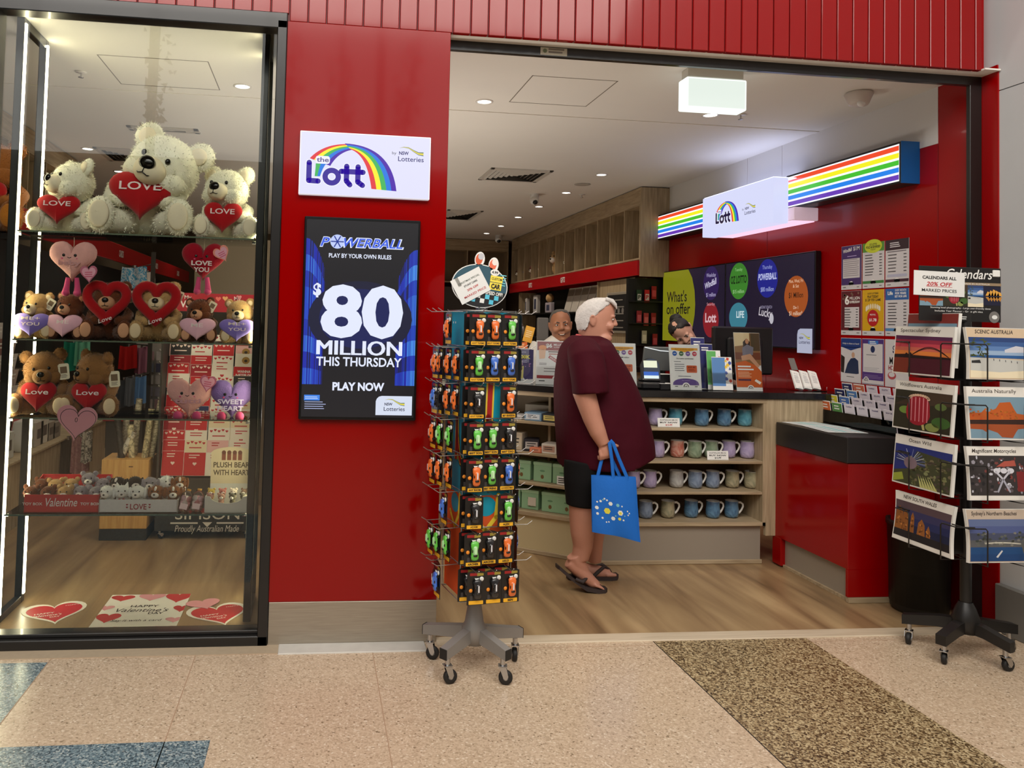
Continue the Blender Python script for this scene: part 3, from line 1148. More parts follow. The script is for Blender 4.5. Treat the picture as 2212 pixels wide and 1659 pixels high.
def swing_tag(name, parent, M, w=.045, h=.07, m=None, heart_tag=False):
    b = MB()
    b.M = M
    if heart_tag:
        b.prism(heart(w, h, 24), -.001, .001, m or TAGW)
        b.flat(heart(w * .8, h * .8, 20), col((238, 170, 190)), .0014)
        b.lines(-w * .22, w * .22, h * .1, 3, h * .12, h * .05, col((214, 90, 120)), .002, jitter=.1)
    else:
        b.prism(rrect(w, h, w * .18), -.001, .001, m or TAGW)
        b.flat(rect(w * .62, h * .42, 0, h * .1), col((120, 96, 70)), .0014)
        b.lines(-w * .3, w * .3, -h * .22, 3, h * .08, h * .03, col((90, 80, 70)), .0014)
    return b.build(name, parent)


def plush_bear(label, loc, s, furm, muzm, rz=0.0, head=(0, 0, 0, 0, 0), heartc=None, hearttext=(), legs=1.0, ring=False, tagp=None, sole=None, name='plush_bear',
               group='teddy bears on the window shelves', headscale=1.0, fuzz=.012, hc=(0, -.30, .34), hs=(.46, .40), eyes=True, ears=(.10, .10), nose=1.0):
    """seated teddy; unit height scaled by s; head=(dx, dz, roll, turn, nod)"""
    t = thing(name, label, 'teddy bear', loc, math.radians(rz), group)
    S = SCL(s, s, s)
    b = MB()
    b.M = S
    b.ell((0, .04, .29), (.26, .21, .29), furm, 26, 18, fuzz)
    b.blades((0, .04, .29), (.26, .21, .29), 900, PILE, furm)
    b.build('body', t)
    dx, dz, roll, turn, nod = head
    H = S @ T(dx, -.10, .70 + dz) @ RY(roll) @ RZ(turn) @ RX(nod) @ SCL(headscale, headscale, headscale)
    b = MB()
    b.M = H
    b.ell((0, 0, 0), (.29, .25, .265), furm, 30, 20, fuzz)
    b.ell((.13, -.11, -.10), (.14, .12, .12), furm, 18, 12, fuzz)
    b.ell((-.13, -.11, -.10), (.14, .12, .12), furm, 18, 12, fuzz)
    b.blades((0, 0, 0), (.29, .25, .265), 1500, PILE, furm)
    for q in (-1, 1):
        b.blades((q * .13, -.11, -.10), (.14, .12, .12), 300, PILE, furm)
    hd = b.build('head', t)
    for sx in (-1, 1):
        b = MB()
        b.M = H
        b.ell((sx * .235, .02, .20), (ears[0], .055, ears[1]), furm, 18, 12, fuzz * 2, R=RY(sx * 25))
        b.blades((sx * .235, .02, .20), (ears[0], .055, ears[1]), 320, PILE, furm, R=RY(sx * 25))
        b.ell((sx * .235, -.028, .195), (ears[0] * .62, .022, ears[1] * .62), muzm, 14, 8, R=RY(sx * 25))
        b.build('ear', hd)
        if eyes:
            b = MB()
            b.M = H
            b.ell((sx * .105, -.232, .045), (.023, .02, .025), EYE_M, 12, 8)
            b.build('eye', hd)
    b = MB()
    b.M = H
    b.ell((0, -.225, -.075), (.135, .125, .115), muzm, 22, 14)
    mz = b.build('muzzle', hd)
    b = MB()
    b.M = H
    b.ell((0, -.335, -.03), (.055 * nose, .035, .045 * nose), EYE_M, 16, 10)
    b.build('nose', mz)
    b = MB()
    b.M = H
    b.tube([(0, -.348, -.075), (0, -.35, -.115)], .005, EYE_M, 5)
    b.tube([(-.075, -.305, -.105), (-.04, -.335, -.128), (0, -.35, -.115), (.04, -.335, -.128), (.075, -.305, -.105)], .005, EYE_M, 5)
    b.build('mouth', mz)
    for sx in (-1, 1):
        b = MB()
        b.M = S
        b.tube([(sx * .20, .02, .50), (sx * .28, -.06, .42), (sx * .27, -.18, .33), (sx * .20, -.27, .32)], [.075, .095, .092, .07], furm, 16)
        b.ell((sx * .19, -.275, .325), (.078, .07, .078), furm, 14, 10, fuzz)
        b.blades((sx * .25, -.09, .40), (.11, .15, .13), 400, PILE, furm)
        b.blades((sx * .19, -.275, .325), (.078, .07, .078), 150, PILE, furm)
        b.build('arm', t)
        b = MB()
        b.M = S
        lx = .27 * legs
        b.tube([(sx * .14, -.02, .13), (sx * .20, -.15, .13), (sx * lx, -.30, .135)], [.12, .13, .115], furm, 18)
        b.ell((sx * lx, -.33, .165), (.125, .085, .165), furm, 20, 14, fuzz)
        b.blades((sx * lx, -.33, .165), (.125, .085, .165), 420, PILE, furm)
        b.blades((sx * .20, -.15, .13), (.14, .15, .125), 300, PILE, furm)
        lg = b.build('leg', t)
        b = MB()
        b.M = S
        b.ell((sx * lx, -.40, .165), (.09, .026, .122), sole or muzm, 18, 10)
        b.build('sole', lg)
    if heartc and not ring:
        heart_cushion('heart_cushion', t, hs[0] * s, hs[1] * s, .15 * s, heartc, S @ T(*hc) @ SCL(1 / s, 1 / s, 1 / s) @ RX(-10) @ FRONT, hearttext)
    if ring:
        b = MB()
        b.M = S @ T(0, -.33, .60) @ RX(-4) @ FRONT
        pts = heart(.62, .58, 40, 0, .0)
        b.tube([(x, y, 0) for x, y in pts], .082, heartc, 12, closed=True, flat=(.75, 1))
        b.text('Love', .07, THREAD, .02, -.30, .09, w=.22, bold=.01, shear=.2, rot=20)
        b.build('heart_ring', t)
    if tagp:
        swing_tag('swing_tag', t, S @ T(*tagp[:3]) @ RY(tagp[3]) @ SCL(1 / s, 1 / s, 1 / s) @ FRONT, .16 * s * tagp[4], .24 * s * tagp[4])
    return t


def on_shelf(u, k, y=.45):
    z = SHELF[k]
    v = {0: 512, 1: 738, 2: 902, 3: 1110}[k]
    p = at(u, v, y=y)
    return (p.x, y, z + .0005)


CH = dict(muzm=CREAM2, sole=CREAM2, heartc=HEART_RED, hearttext=('LOVE',), fuzz=.018, ears=(.12, .12), nose=1.25)
plush_bear('largest cream teddy bear holding a red LOVE heart, middle of the top glass shelf', on_shelf(318, 0, .50), .60, CREAM, head=(.15, -.06, 22, -10, 2), headscale=1.12, legs=1.25, hc=(0, -.31, .345), hs=(.58, .45), **CH)
plush_bear('smaller cream teddy bear with LOVE heart, left of the largest bear', on_shelf(148, 0, .47), .385, CREAM, head=(.06, .02, 4, -46, -6), headscale=1.12, legs=1.3, hs=(.58, .42), hc=(-.05, -.34, .31), **CH)
plush_bear('smaller cream teddy bear with LOVE heart, right of the largest bear', on_shelf(492, 0, .47), .385, CREAM, head=(-.02, .02, 3, -22, -4), headscale=1.12, legs=1.25, hs=(.54, .46), hc=(-.04, -.34, .29), **CH)
LILAC, LPINK = mat('lilac_velour', (134, 116, 196), .9, vary=.1, vscale=40, sheen=.3), mat('pale_pink_velour', (232, 180, 196), .9, vary=.08, vscale=40, sheen=.3)
SM = dict(fuzz=.016, headscale=1.0, hs=(.78, .50), hc=(-.02, -.40, .28))
plush_bear('small tan bear with lilac ME+YOU heart, left end of the second shelf', on_shelf(82, 1), .255, TAN, SOFT, head=(0, -.02, 4, -16, 0), heartc=LILAC, hearttext=('ME+', 'YOU'), tagp=(.30, -.26, .72, 30, 1.0), **SM)
plush_bear('small dark brown bear with pale pink heart beside the tan bear at the left end', on_shelf(150, 1), .25, BROWN, PEACH, head=(.02, 0, 6, -14, 0), heartc=LPINK, hearttext=('ME',), **SM)
plush_bear('dark brown bear looking through a red heart ring, second shelf', on_shelf(238, 1, .47), .33, BROWN, PEACH, heartc=HEART_RED, ring=True, head=(0, -.02, 0, 0, 0), eyes=False, tagp=(.36, -.2, .72, -12, .8), fuzz=.016, legs=1.1)
plush_bear('tan bear looking through a red heart ring, second shelf', on_shelf(343, 1, .47), .335, TAN, SOFT, heartc=HEART_RED, ring=True, head=(0, -.02, 0, 0, 0), eyes=False, tagp=(.34, -.2, .74, 20, .7), fuzz=.016, legs=1.1)
plush_bear('small dark brown bear with pale pink heart, right of the tan heart ring bear', on_shelf(433, 1), .25, BROWN, PEACH, head=(-.01, -.02, -4, -14, 0), heartc=LPINK, hearttext=('ME',), tagp=(.25, -.24, .78, 28, 1.0), **SM)
plush_bear('small tan bear with lilac ME+YOU heart, right end of its shelf', on_shelf(517, 1), .25, TAN, SOFT, head=(0, -.02, -3, -6, 0), heartc=LILAC, hearttext=('ME+', 'YOU'), **SM)
plush_bear('golden brown bear with red Love heart, left of the pair on the third shelf', on_shelf(96, 2, .47), .355, GOLD, GOLD, head=(0, -.02, -6, 8, 6), heartc=HEART_RED, hearttext=('Love',), sole=SOFT, legs=1.2, tagp=(.32, -.22, .66, -8, 1.0), fuzz=.03, hs=(.52, .46), hc=(0, -.32, .28))
plush_bear('golden brown bear with red Love heart, right of the pair on the third shelf', on_shelf(202, 2, .47), .355, GOLD, GOLD, head=(.02, -.02, 4, -34, 4), heartc=HEART_RED, hearttext=('Love',), sole=SOFT, legs=1.2, tagp=(.34, -.22, .56, -6, 1.0), fuzz=.03, hs=(.52, .46), hc=(0, -.32, .28))
p = at(-6, 490, y=.62)
plush_bear('orange brown teddy bear cut by the left edge beside the light strips', (p.x - .02, .62, 2.056), .52, fur('orange_brown', (158, 96, 44)), fur('orange', (214, 140, 50)), heartc=HEART_RED, group='teddy bears on the window shelves', legs=1.1, fuzz=.02)
b = MB().box(-.45, .0, -.2, .2, -.008, 0, SH_GLASS)
tag(b.build('glass_shelf', None, (-1.63, .62, 2.0555)), 'glass shelf under the orange brown bear at the left edge', 'shelf', 'display window glass shelves')


def heart_toy(label, loc, w, furm, footm, text, tm, rz=0, legs='hang', tagx=None, smile=True, cord=None, name='smiling_heart_plush'):
    t = thing(name, label, 'plush toy', loc, math.radians(rz), 'smiling heart plush toys')
    h = w * .88
    b = MB()
    b.M = FRONT
    b.puff(heart(w, h, 44), w * .36, furm, rings=7, c=(0, .05 * h), fuzz=.0012)
    b.build('body', t)
    z = w * .175
    for sx in (-1, 1):
        b = MB()
        b.M = FRONT
        b.ell((sx * w * .12 - w * .03, h * .14, z), (w * .034, w * .034, w * .018), EYE_M, 10, 8)
        b.build('eye', t)
        b = MB()
        b.M = FRONT
        if legs == 'hang':
            b.tube([(sx * w * .09, -h * .40, 0), (sx * w * .11, -h * .62, 0), (sx * w * .12, -h * .74, .004)], [w * .05, w * .06, w * .075], footm, 12)
            b.ell((sx * w * .12, -h * .78, .006), (w * .085, w * .075, w * .1), footm, 12, 8)
        else:
            b.tube([(sx * w * .16, -h * .42, .0), (sx * w * .2, -h * .45, w * .2), (sx * w * .2, -h * .40, w * .30)], [w * .06, w * .06, w * .08], footm, 12)
            b.ell((sx * w * .2, -h * .40, w * .30), (w * .10, w * .11, w * .055), footm, 12, 8)
        b.build('leg', t)
    b = MB()
    b.M = FRONT
    b.tube([(-w * .07, h * .09, z), (-w * .03, h * .07, z + .002), (w * .01, h * .09, z)], w * .008, EYE_M, 5)
    for sx in (-1, 1):
        b.ell((sx * w * .15 - w * .03, h * .06, z - .004), (w * .03, w * .022, w * .02), footm, 8, 6)
    b.build('face', t)
    b = MB()
    b.M = FRONT
    for i, s in enumerate(text):
        b.text(s, h * .12, tm, -w * .02, -h * (.10 + .17 * i), z + .002, w=w * (.115 * len(s)), bold=.03)
    b.build('embroidery', t)
    if cord:
        MB().tube([(0, 0, h * .32), (.002, 0, h * .32 + cord * .5), (0, 0, h * .32 + cord)], .0016, mat('string', (214, 198, 170), .8), 5).build('cord', t)
    if tagx:
        swing_tag('heart_tag', t, T(tagx[0] * w, -z - .01, tagx[1] * h) @ RY(tagx[2]) @ FRONT, w * .36, w * .38, tagx[3], True)
    return t


FPINK, FRED, FLIL, FOOT = fur('pink', (232, 172, 164)), fur('crimson', (158, 10, 34)), fur('lilac', (140, 112, 180)), mat('foot_pink', (220, 80, 128), .9, sheen=.3)
p = at(158, 565, y=.34)
heart_toy('fluffy pink heart plush hanging by a cord under the top shelf', (p.x, .34, p.z), .245, FPINK, FOOT, ('baby',), col((206, 150, 150)), tagx=(.40, -.32, -4, mat('tag_rose', (196, 104, 130), .6)), cord=.06)
p = at(440, 566, y=.34)
heart_toy('dark red LOVE YOU heart plush hanging by a cord under the top shelf', (p.x, .34, p.z), .235, FRED, FOOT, ('LOVE', 'YOU'), THREAD, tagx=(.44, .20, -30, mat('tag_peach', (240, 150, 130), .6)), cord=.06)
p = at(410, 862, y=.44)
heart_toy('pink smiling heart plush sitting on the third shelf', (p.x, .44, p.z + .004), .25, FPINK, FOOT, ('tutti',), col((206, 150, 160)), legs='sit', tagx=(.40, .38, 8, mat('tag_rose', (196, 104, 130), .6)))
p = at(502, 864, y=.44)
heart_toy('lilac SWEET HEART plush sitting at the right end of the third shelf', (p.x, .44, p.z + .004), .245, FLIL, FOOT, ('SWEET', 'HEART'), col((206, 196, 226)), legs='sit')

# ------------------------------------------------------------------ paper hearts and posters
PH, PR = col((222, 150, 160)), col((200, 24, 36))
CARDW = mat('poster_card', (240, 236, 228), .5)
p = at(165, 915, y=.29)
b = MB()
b.M = T(0, 0, 0) @ FRONT @ RZ(-6)
b.prism(heart(.205, .185, 40), -.002, .002, PH, side=CARDW)
hp = heart(.18, .155, 40, .006, -.004)
b.tube([(x, y, .0025) for x, y in hp], .0014, INK, 5, closed=True)
b.tube([(-.002 + .006 * math.sin(a), .02 + .011 * math.cos(a), .003) for a in [k * .5 for k in range(13)]], .0014, INK, 5)
tag(b.build('paper_heart', None, (p.x, .288, p.z)), 'pink cardboard heart with a looping black outline in front of the third shelf', 'paper heart')


def floor_heart(label, u, v, w, h, rot, m, text=True):
    p = at(u, v, z=.002)
    b = MB()
    b.M = RZ(rot)
    b.prism(heart(w, h, 40), 0, .002, CARDW)
    b.flat(heart(w * .86, h * .84, 40, 0, -.004), m, .0026)
    if text:
        b.text('HAPPY', .018, CARDW, -.05, -.0, .0032, w=.10, bold=.02, rot=0)
        b.text("Valentine's", .026, CARDW, -.04, -.035, .0032, w=.15, bold=.01, shear=.25)
        b.text('DAY', .018, CARDW, .0, -.065, .0032, w=.05, bold=.02)
        b.text('HAPPY', .012, CARDW, w * .28, h * .28, .0032, w=.07)
    return tag(b.build('paper_heart', None, (p.x, p.y, .0015)), label, 'paper heart', 'paper hearts on the display floor')


floor_heart('red and white paper heart on the display floor by the left light strips', 118, 1325, .33, .33, 18, PR)
floor_heart('red and white paper heart on the display floor by the right frame', 474, 1328, .33, .33, 18, PR)
p = at(440, 1308, z=.006)
b = MB()
b.M = RZ(20)
b.prism(heart(.19, .16, 40), 0, .002, PH)
tag(b.build('paper_heart', None, (p.x, p.y + .02, .0045)), 'small pink paper heart overlapping the right red paper heart', 'paper heart', 'paper hearts on the display floor')


def valentine_poster(x0, x1, y0, y1, label, main=True):
    b = MB()
    w, h = x1 - x0, y1 - y0
    b.prism(rect(w, h), 0, .002, CARDW)
    cl = lambda pts: [(max(-w / 2, min(w / 2, x)), max(-h / 2, min(h / 2, y))) for x, y in pts]
    rs = random.Random(5)
    for cx, cy, hw, hh, m in ((-.34, .40, .3, .16, PR), (.02, .42, .34, .2, PH), (.36, .40, .34, .26, PR), (-.46, .16, .2, .12, PH), (-.36, -.08, .3, .22, PR), (-.28, -.40, .34, .26, PR),
                              (.06, -.42, .36, .24, PH), (.36, -.40, .36, .26, PR), (.46, .12, .2, .16, PR), (.44, -.14, .22, .12, PH)):
        b.flat(cl(heart(hw * w, hh * h, 30, cx * w, cy * h)), m, .0026 + .0003 * (m is PH))
    if main:
        b.text('HAPPY', .034, INK, .0, h * .17, .0036, w=.15, bold=.01)
        b.text("Valentine's", .055, INK, .0, h * .06, .0036, w=.28, shear=.3)
        b.text('DAY', .03, INK, .08, h * .0, .0036, w=.08, bold=.02)
        b.text('Say it with a card', .03, INK, 0, -h * .16, .0036, w=.26, shear=.2)
    return tag(b.build('valentine_poster', None, ((x0 + x1) / 2, (y0 + y1) / 2, .0015)), label, 'poster')


valentine_poster(-1.115, -.672, .125, .755, "large Happy Valentine's Day poster lying flat on the display floor")
b = MB()
b.prism(rect(.5, .13), 0, .002, CARDW)
b.text("Valentine's", .05, INK, -.05, -.02, .0026, w=.2, shear=.3)
b.text('DAY', .035, INK, .10, -.03, .0026, w=.1, bold=.01)
b.flat(heart(.07, .06, 24, .16, .02), PR, .0028)
b.flat(heart(.06, .05, 24, .205, .025), PH, .0026)
tag(b.build('valentine_poster', None, (-1.47 + .0, .185, .0015)), 'white DAY poster strip lying at the left front of the display floor', 'poster')


# ------------------------------------------------------------------ boxes of small plush on the lowest shelf
def tray(name, label, x0, x1, y0, y1, z, hf, hb, m, deco):
    t = thing(name, label, 'display box', ((x0 + x1) / 2, (y0 + y1) / 2, z))
    w, d = (x1 - x0) / 2, (y1 - y0) / 2
    b = MB()
    b.box(-w, w, -d, d, 0, .004, m)
    b.box(-w, w, d - .004, d, 0, hb, m)
    b.box(-w, w, -d, -d + .004, 0, hf, m)
    for sx in (-1, 1):
        q = [(-d, 0), (d, 0), (d, hb), (-d + .05, hf), (-d, hf)]
        b.prism([(y, zz) for y, zz in q], sx * w - .002, sx * w + .002, m, M=Matrix(((0, 0, 1, 0), (1, 0, 0, 0), (0, 1, 0, 0), (0, 0, 0, 1))))
    b.build('carton', t)
    b = MB()
    b.M = T(0, -d - .0006, hf / 2) @ FRONT
    deco(b, w, hf)
    b.build('print', t)
    return t


z4 = SHELF[3] + .0005
CRED = col((196, 20, 32), .45)
CWHT = mat('white_pattern_card', (222, 218, 214), .5, vary=.1, vscale=120)
pa, pb, pc, pd = at(52, 1103, y=.325).x, at(213, 1105, y=.325).x, at(382, 1107, y=.325).x, at(440, 1107, y=.325).x
tray('toy_box', 'red open box printed Valentine holding small brown and grey bears', pa, pb - .004, .325, .60, z4, .095, .15, CRED,
     lambda b, w, h: (b.text('Valentine', .045, THREAD, 0, -.012, w=.16, bold=.01, shear=.25), b.text('TOY BOX', .014, THREAD, -.145, -.006, w=.1, bold=.03), b.text('TOY BOX', .014, THREAD, .145, -.006, w=.1, bold=.03)))
tray('toy_box', 'white open box printed LOVE holding small plush dogs', pb + .002, pc, .325, .60, z4, .07, .12, CWHT,
     lambda b, w, h: (b.text('LOVE', .03, col((150, 30, 50)), 0, -.016, w=.085, bold=.02), [b.flat(heart(.012, .011, 14, sx * .058, dy), col((150, 30, 50)), .0014) for sx in (-1, 1) for dy in (.008, -.006)]))
t = thing('toy_box', 'white curved front box of keyring toys at the right end of the lowest shelf', 'display box', ((pd + at(537, 1107, y=.325).x) / 2, .40, z4))
w2 = (at(537, 1107, y=.325).x - pd) / 2 - .004
b = MB()
pts = [(-w2, 0), (w2, 0), (w2, .09), (w2 * .75, .085)] + [(w2 * .75 * math.cos(a), .085 - .035 * math.sin(a)) for a in [PI * k / 12 for k in range(1, 12)]] + [(-w2 * .75, .085), (-w2, .09)]
b.prism(pts, .07, .074, mat('white_card', (228, 224, 212), .5), M=FRONT)
b.box(-w2, w2, -.07, .13, 0, .004, mat('white_card', (228, 224, 212), .5))
for sx in (-1, 1):
    b.box(sx * w2 - .002, sx * w2 + .002, -.07, .13, 0, .08, mat('white_card', (228, 224, 212), .5))
b.build('carton', t)
b = MB()
b.box(-w2, w2, .13, .134, 0, .29, mat('white_card', (228, 224, 212), .5))
b.M = T(0, .1298, .15) @ FRONT
b.flat(rect(w2 * 2, .17, 0, .05), col((232, 214, 176)), .0004)
hp = [(w2 * math.cos(a), .134 + .035 * math.sin(a)) for a in [PI * k / 14 for k in range(15)]]
b.flat(hp, col((232, 214, 176)), .0005)
for k in range(4):
    b.flat(rect(.022, .04, (k - 1.5) * .03, .115), col((150, 86, 66)), .001)
    b.flat(ngon(10, .012, None, (k - 1.5) * .03, .138), col((120, 70, 56)), .0012)
b.text('PLUSH BEAR', .03, col((96, 78, 56)), .0, .055, w=.2, bold=.02)
b.text('WITH HEART', .03, col((96, 78, 56)), .0, .012, w=.2, bold=.02)
b.build('header_card', t)


def small_plush(name, label, loc, s, f1, f2, rz=0, ear='round', extra=None, group=None, rx=0):
    """palm-size toy peeping out of a box"""
    t = thing(name, label, 'plush toy', loc, group=group, rot=(math.radians(rx), 0, math.radians(rz)))
    S = SCL(s, s, s)
    b = MB()
    b.M = S
    b.ell((0, .02, .30), (.26, .22, .32), f1, 14, 9, .03)
    b.blades((0, .02, .30), (.26, .22, .32), 90, .09, f1)
    b.build('body', t)
    b = MB()
    b.M = S
    b.ell((0, -.04, .74), (.32, .27, .28), f1, 16, 10, .03)
    b.blades((0, -.04, .74), (.32, .27, .28), 160, .09, f1)
    for sx in (-1, 1):
        if ear == 'round':
            b.ell((sx * .26, .0, .98), (.12, .07, .12), f1, 10, 7, .02)
        elif ear == 'flop':
            b.ell((sx * .32, -.02, .72), (.08, .12, .24), f1, 10, 7, .02)
        else:
            b.tube([(sx * .16, 0, .92), (sx * .22, 0, 1.14)], [.11, .015], f1, 8)
    hd = b.build('head', t)
    b = MB()
    b.M = S
    b.ell((0, -.25, .66), (.17, .13, .13), f2, 12, 8)
    if extra == 'blaze':
        b.ell((0, -.2, .86), (.07, .1, .16), f2, 8, 6)
    b.ell((0, -.37, .69), (.05, .03, .04), EYE_M, 8, 6)
    for sx in (-1, 1):
        b.ell((sx * .13, -.28, .82), (.035, .03, .035), EYE_M, 8, 6)
    b.build('face', hd)
    if extra == 'shirt':
        b = MB()
        b.M = S
        b.ell((0, .0, .34), (.29, .25, .22), HEART_RED, 14, 8)
        b.build('jumper', t)
    if extra == 'heart':
        b = MB()
        b.M = S @ T(0, -.26, .36) @ FRONT
        b.puff(heart(.34, .3, 24), .12, HEART_RED, rings=4)
        b.build('heart', t)
    if extra == 'tag':
        swing_tag('swing_tag', t, S @ T(.24, -.3, .45) @ RY(30) @ SCL(1 / s, 1 / s, 1 / s) @ FRONT, .03, .045)
    return t


GREYF, WHF, BLKF, BRNF, PALE = fur('grey', (150, 142, 150)), fur('white', (238, 236, 230)), fur('black', (26, 24, 24)), fur('chestnut', (140, 84, 40)), mat('face_white', (240, 232, 222), .9)
GB = 'small bears in the red box'
by = z4 + .005
pos = [(-.17, -.085, BROWN, PALE, 'heart', 'brown bear with red heart at the front left corner of the red box'),
       (-.085, -.085, BROWN, PALE, 'tag', 'dark brown bear with tag, second in the front row of the red box'),
       (.0, -.08, TAN, PALE, 'shirt', 'tan bear in red jumper, middle front of the red box'),
       (.08, -.07, GREYF, PALE, 'shirt', 'grey bear in red jumper at the front of the red box'),
       (.16, -.085, GREYF, PALE, 'tag', 'grey bear with tag at the front right corner of the red box'),
       (-.15, .01, BROWN, PALE, None, 'dark brown bear behind the front left bears in the red box'),
       (-.075, .0, TAN, PALE, None, 'tan bear in the second row of the red box'),
       (.0, .02, TAN, PALE, None, 'golden bear at the middle back of the red box'),
       (.09, .03, GREYF, PALE, 'shirt', 'grey bear standing highest in the red box'),
       (.16, .03, GREYF, PALE, None, 'grey bear lying beside the white LOVE box')]
cx = (pa + pb - .004) / 2
for i, (dx, dy, a, b_, ex, lb) in enumerate(pos):
    small_plush('small_plush_bear', lb, (cx + dx, .4625 + dy, by + (.02 if dy > -.05 else 0) + (.03 if 'highest' in lb else 0)), .122, a, b_, rz=(-12, 8, 0, -6, 14, -20, 10, 4, 6, 30)[i], extra=ex, group=GB)
cx = (pb + pc) / 2
pos = [(-.175, -.085, WHF, PALE, 'flop', None, 'white and grey husky at the front left of the white box'),
       (-.10, -.075, WHF, PALE, 'point', 'heart', 'white husky holding a small red heart in the white box'),
       (-.015, -.085, WHF, PALE, 'flop', None, 'white dog with black nose, middle front of the white box'),
       (.085, -.08, BRNF, PALE, 'flop', 'blaze', 'chestnut dog with a white blaze left of its twin'),
       (.17, -.08, BRNF, PALE, 'flop', 'blaze', 'chestnut dog with a white blaze at the right front corner'),
       (-.14, .02, BLKF, PALE, 'flop', 'blaze', 'black and white dog at the left back of the white box'),
       (-.06, .04, BLKF, PALE, 'flop', None, 'black dog lying at the back of the white box'),
       (.03, .02, GREYF, PALE, 'flop', None, 'grey dog in the middle of the white box'),
       (.10, .06, WHF, PALE, 'flop', None, 'white dog lying on top at the back of the white box'),
       (.18, .05, BRNF, PALE, 'flop', 'blaze', 'tan and white dog at the right back corner of the box')]
for i, (dx, dy, a, b_, er, ex, lb) in enumerate(pos):
    small_plush('small_plush_dog', lb, (cx + dx, .4625 + dy, by + (.025 if dy > -.05 else 0)), .126, a, b_, rz=(-8, 10, -4, -10, 6, -20, 20, 0, 40, 10)[i], ear=er, extra=ex, group='small dogs in the white box')
cx = pd + w2 + .004
cs = [(176, 130, 120), (196, 150, 130), (90, 86, 70), (70, 66, 54), (220, 190, 90), (190, 120, 110), (236, 220, 200), (140, 110, 90)]
for i in range(8):
    f1 = fur('keyring_%d' % i, cs[i])
    small_plush('plush_keyring', ('pink', 'rose', 'olive', 'dark', 'yellow', 'reddish', 'cream', 'brown')[i] + ' tiny plush keyring in the curved white box', (cx - w2 * .8 + (i % 4) * w2 * .52, .36 + .05 * (i // 4), z4 + .035 + .015 * (i // 4)), .06, f1, PALE, rz=i * 23 % 40 - 20, group='keyring toys in the curved box')
bag = glass_mat('clear_bag', (.98, .95, .94), 1.5, .15)
for i, (u, rot, lb) in enumerate(((394, 14, 'bagged pink sweet pack leaning against the white LOVE box'), (422, 8, 'bagged white and pink sweet pack beside the curved white box'))):
    p = at(u, 1107, y=.35)
    t = thing('sweet_pack', lb, 'sweet bag', (p.x, .35, z4), group='bagged sweets on the lowest shelf', rot=(math.radians(-10), math.radians(rot), 0))
    b = MB()
    for k in range(9):
        b.ell(((k % 3 - 1) * .016, (k % 2) * .01, .018 + (k // 3) * .026), (.016, .015, .016), col(((236, 190, 196), (240, 226, 214), (226, 150, 150))[(k + i) % 3]), 9, 6)
    b.build('sweets', t)
    MB().loft([[(.034 * q * math.cos(a), .02 * q * math.sin(a), zz) for a in [2 * PI * k / 14 for k in range(14)]] for q, zz in ((.6, 0), (1, .012), (1.05, .05), (.9, .09), (.35, .115))], bag).build('wrapper', t)
    MB().flat(rect(.04, .03), col((244, 214, 214)), 0, T(0, -.024, .03) @ FRONT).build('sticker', t)
    b = MB()
    b.tube([(0, 0, .112), (0, 0, .122)], .012, col((230, 170, 70)), 10)
    b.build('tie', t)


# ------------------------------------------------------------------ car keyring spinner outside the pillar
CHROME = mat('chrome', (190, 190, 190), .2, 1.0)
GREY_ST = mat('grey_powder_coat', (140, 136, 132), .45, metal=.3)
WIRE = mat('wire_zinc', (176, 174, 172), .3, .9)
RUBBER = mat('black_rubber', (24, 22, 22), .6)
SPX, SPY, SPR = .785, -.345, math.radians(10)


def caster(parent, x, y, ang, top=.115, r=.032, wm=RUBBER):
    X = T(x, y, 0) @ RZ(ang)
    b = MB()
    b.M = X
    b.cyl((0, 0, top - .03), .012, .032, CHROME, 10)
    b.box(-.02, .02, -.018, .018, top - .034, top - .03, CHROME)
    for sy in (-1, 1):
        b.prism([(-.016, top - .032), (.016, top - .032), (.026, r + .008), (.016, r - .008), (.004, r)], sy * .017 - .001, sy * .017 + .001, CHROME, M=Matrix(((1, 0, 0, 0), (0, 0, 1, 0), (0, 1, 0, 0), (0, 0, 0, 1))))
    c = b.build('caster', parent)
    b = MB()
    b.M = X @ T(.014, 0, r) @ RX(90)
    b.lathe([(0, -.012), (r * .55, -.012), (r * .9, -.011), (r, -.006), (r, .006), (r * .9, .011), (r * .55, .012), (0, .012)], wm, 20)
    b.lathe([(0, -.0135), (r * .35, -.0135), (r * .35, .0135), (0, .0135)], mat('hub_grey', (150, 150, 150), .4), 12)
    b.build('wheel', c)


t = thing('keyring_spinner', 'tall wire spinner rack of car keyrings on grey caster legs before the red pillar', 'display rack', (SPX, SPY, 0))
for i, (x, y) in enumerate(((.631 + .01, -.455 - .01), (.891, -.484), (.605 - .005, -.198), (1.007, -.257))):
    dx, dy = x - SPX, y - SPY
    L = math.hypot(dx, dy)
    a = math.degrees(math.atan2(dy, dx))
    b = MB()
    b.M = RZ(a)
    pts = [(0.0, .155), (L + .03, .118), (L + .03, .162), (.06, .205), (0, .21)]
    b.prism(pts, -.021, .021, GREY_ST, M=Matrix(((1, 0, 0, 0), (0, 0, 1, 0), (0, 1, 0, 0), (0, 0, 0, 1))))
    b.box(L + .03, L + .034, -.022, .022, .116, .164, RUBBER, .002)
    b.build('leg', t)
    caster(t, dx, dy, a + (150, 40, 200, 60)[i])
b = MB()
b.lathe([(0, .135), (.055, .135), (.058, .205), (.045, .23), (.034, .30), (.030, .32)], GREY_ST, 20)
b.cyl((0, 0, .31), .028, 1.4, GREY_ST, 18)
b.build('pole', t)
RT = 1.69          # top of the tower
b = MB()
b.M = RZ(10)
hw = .122
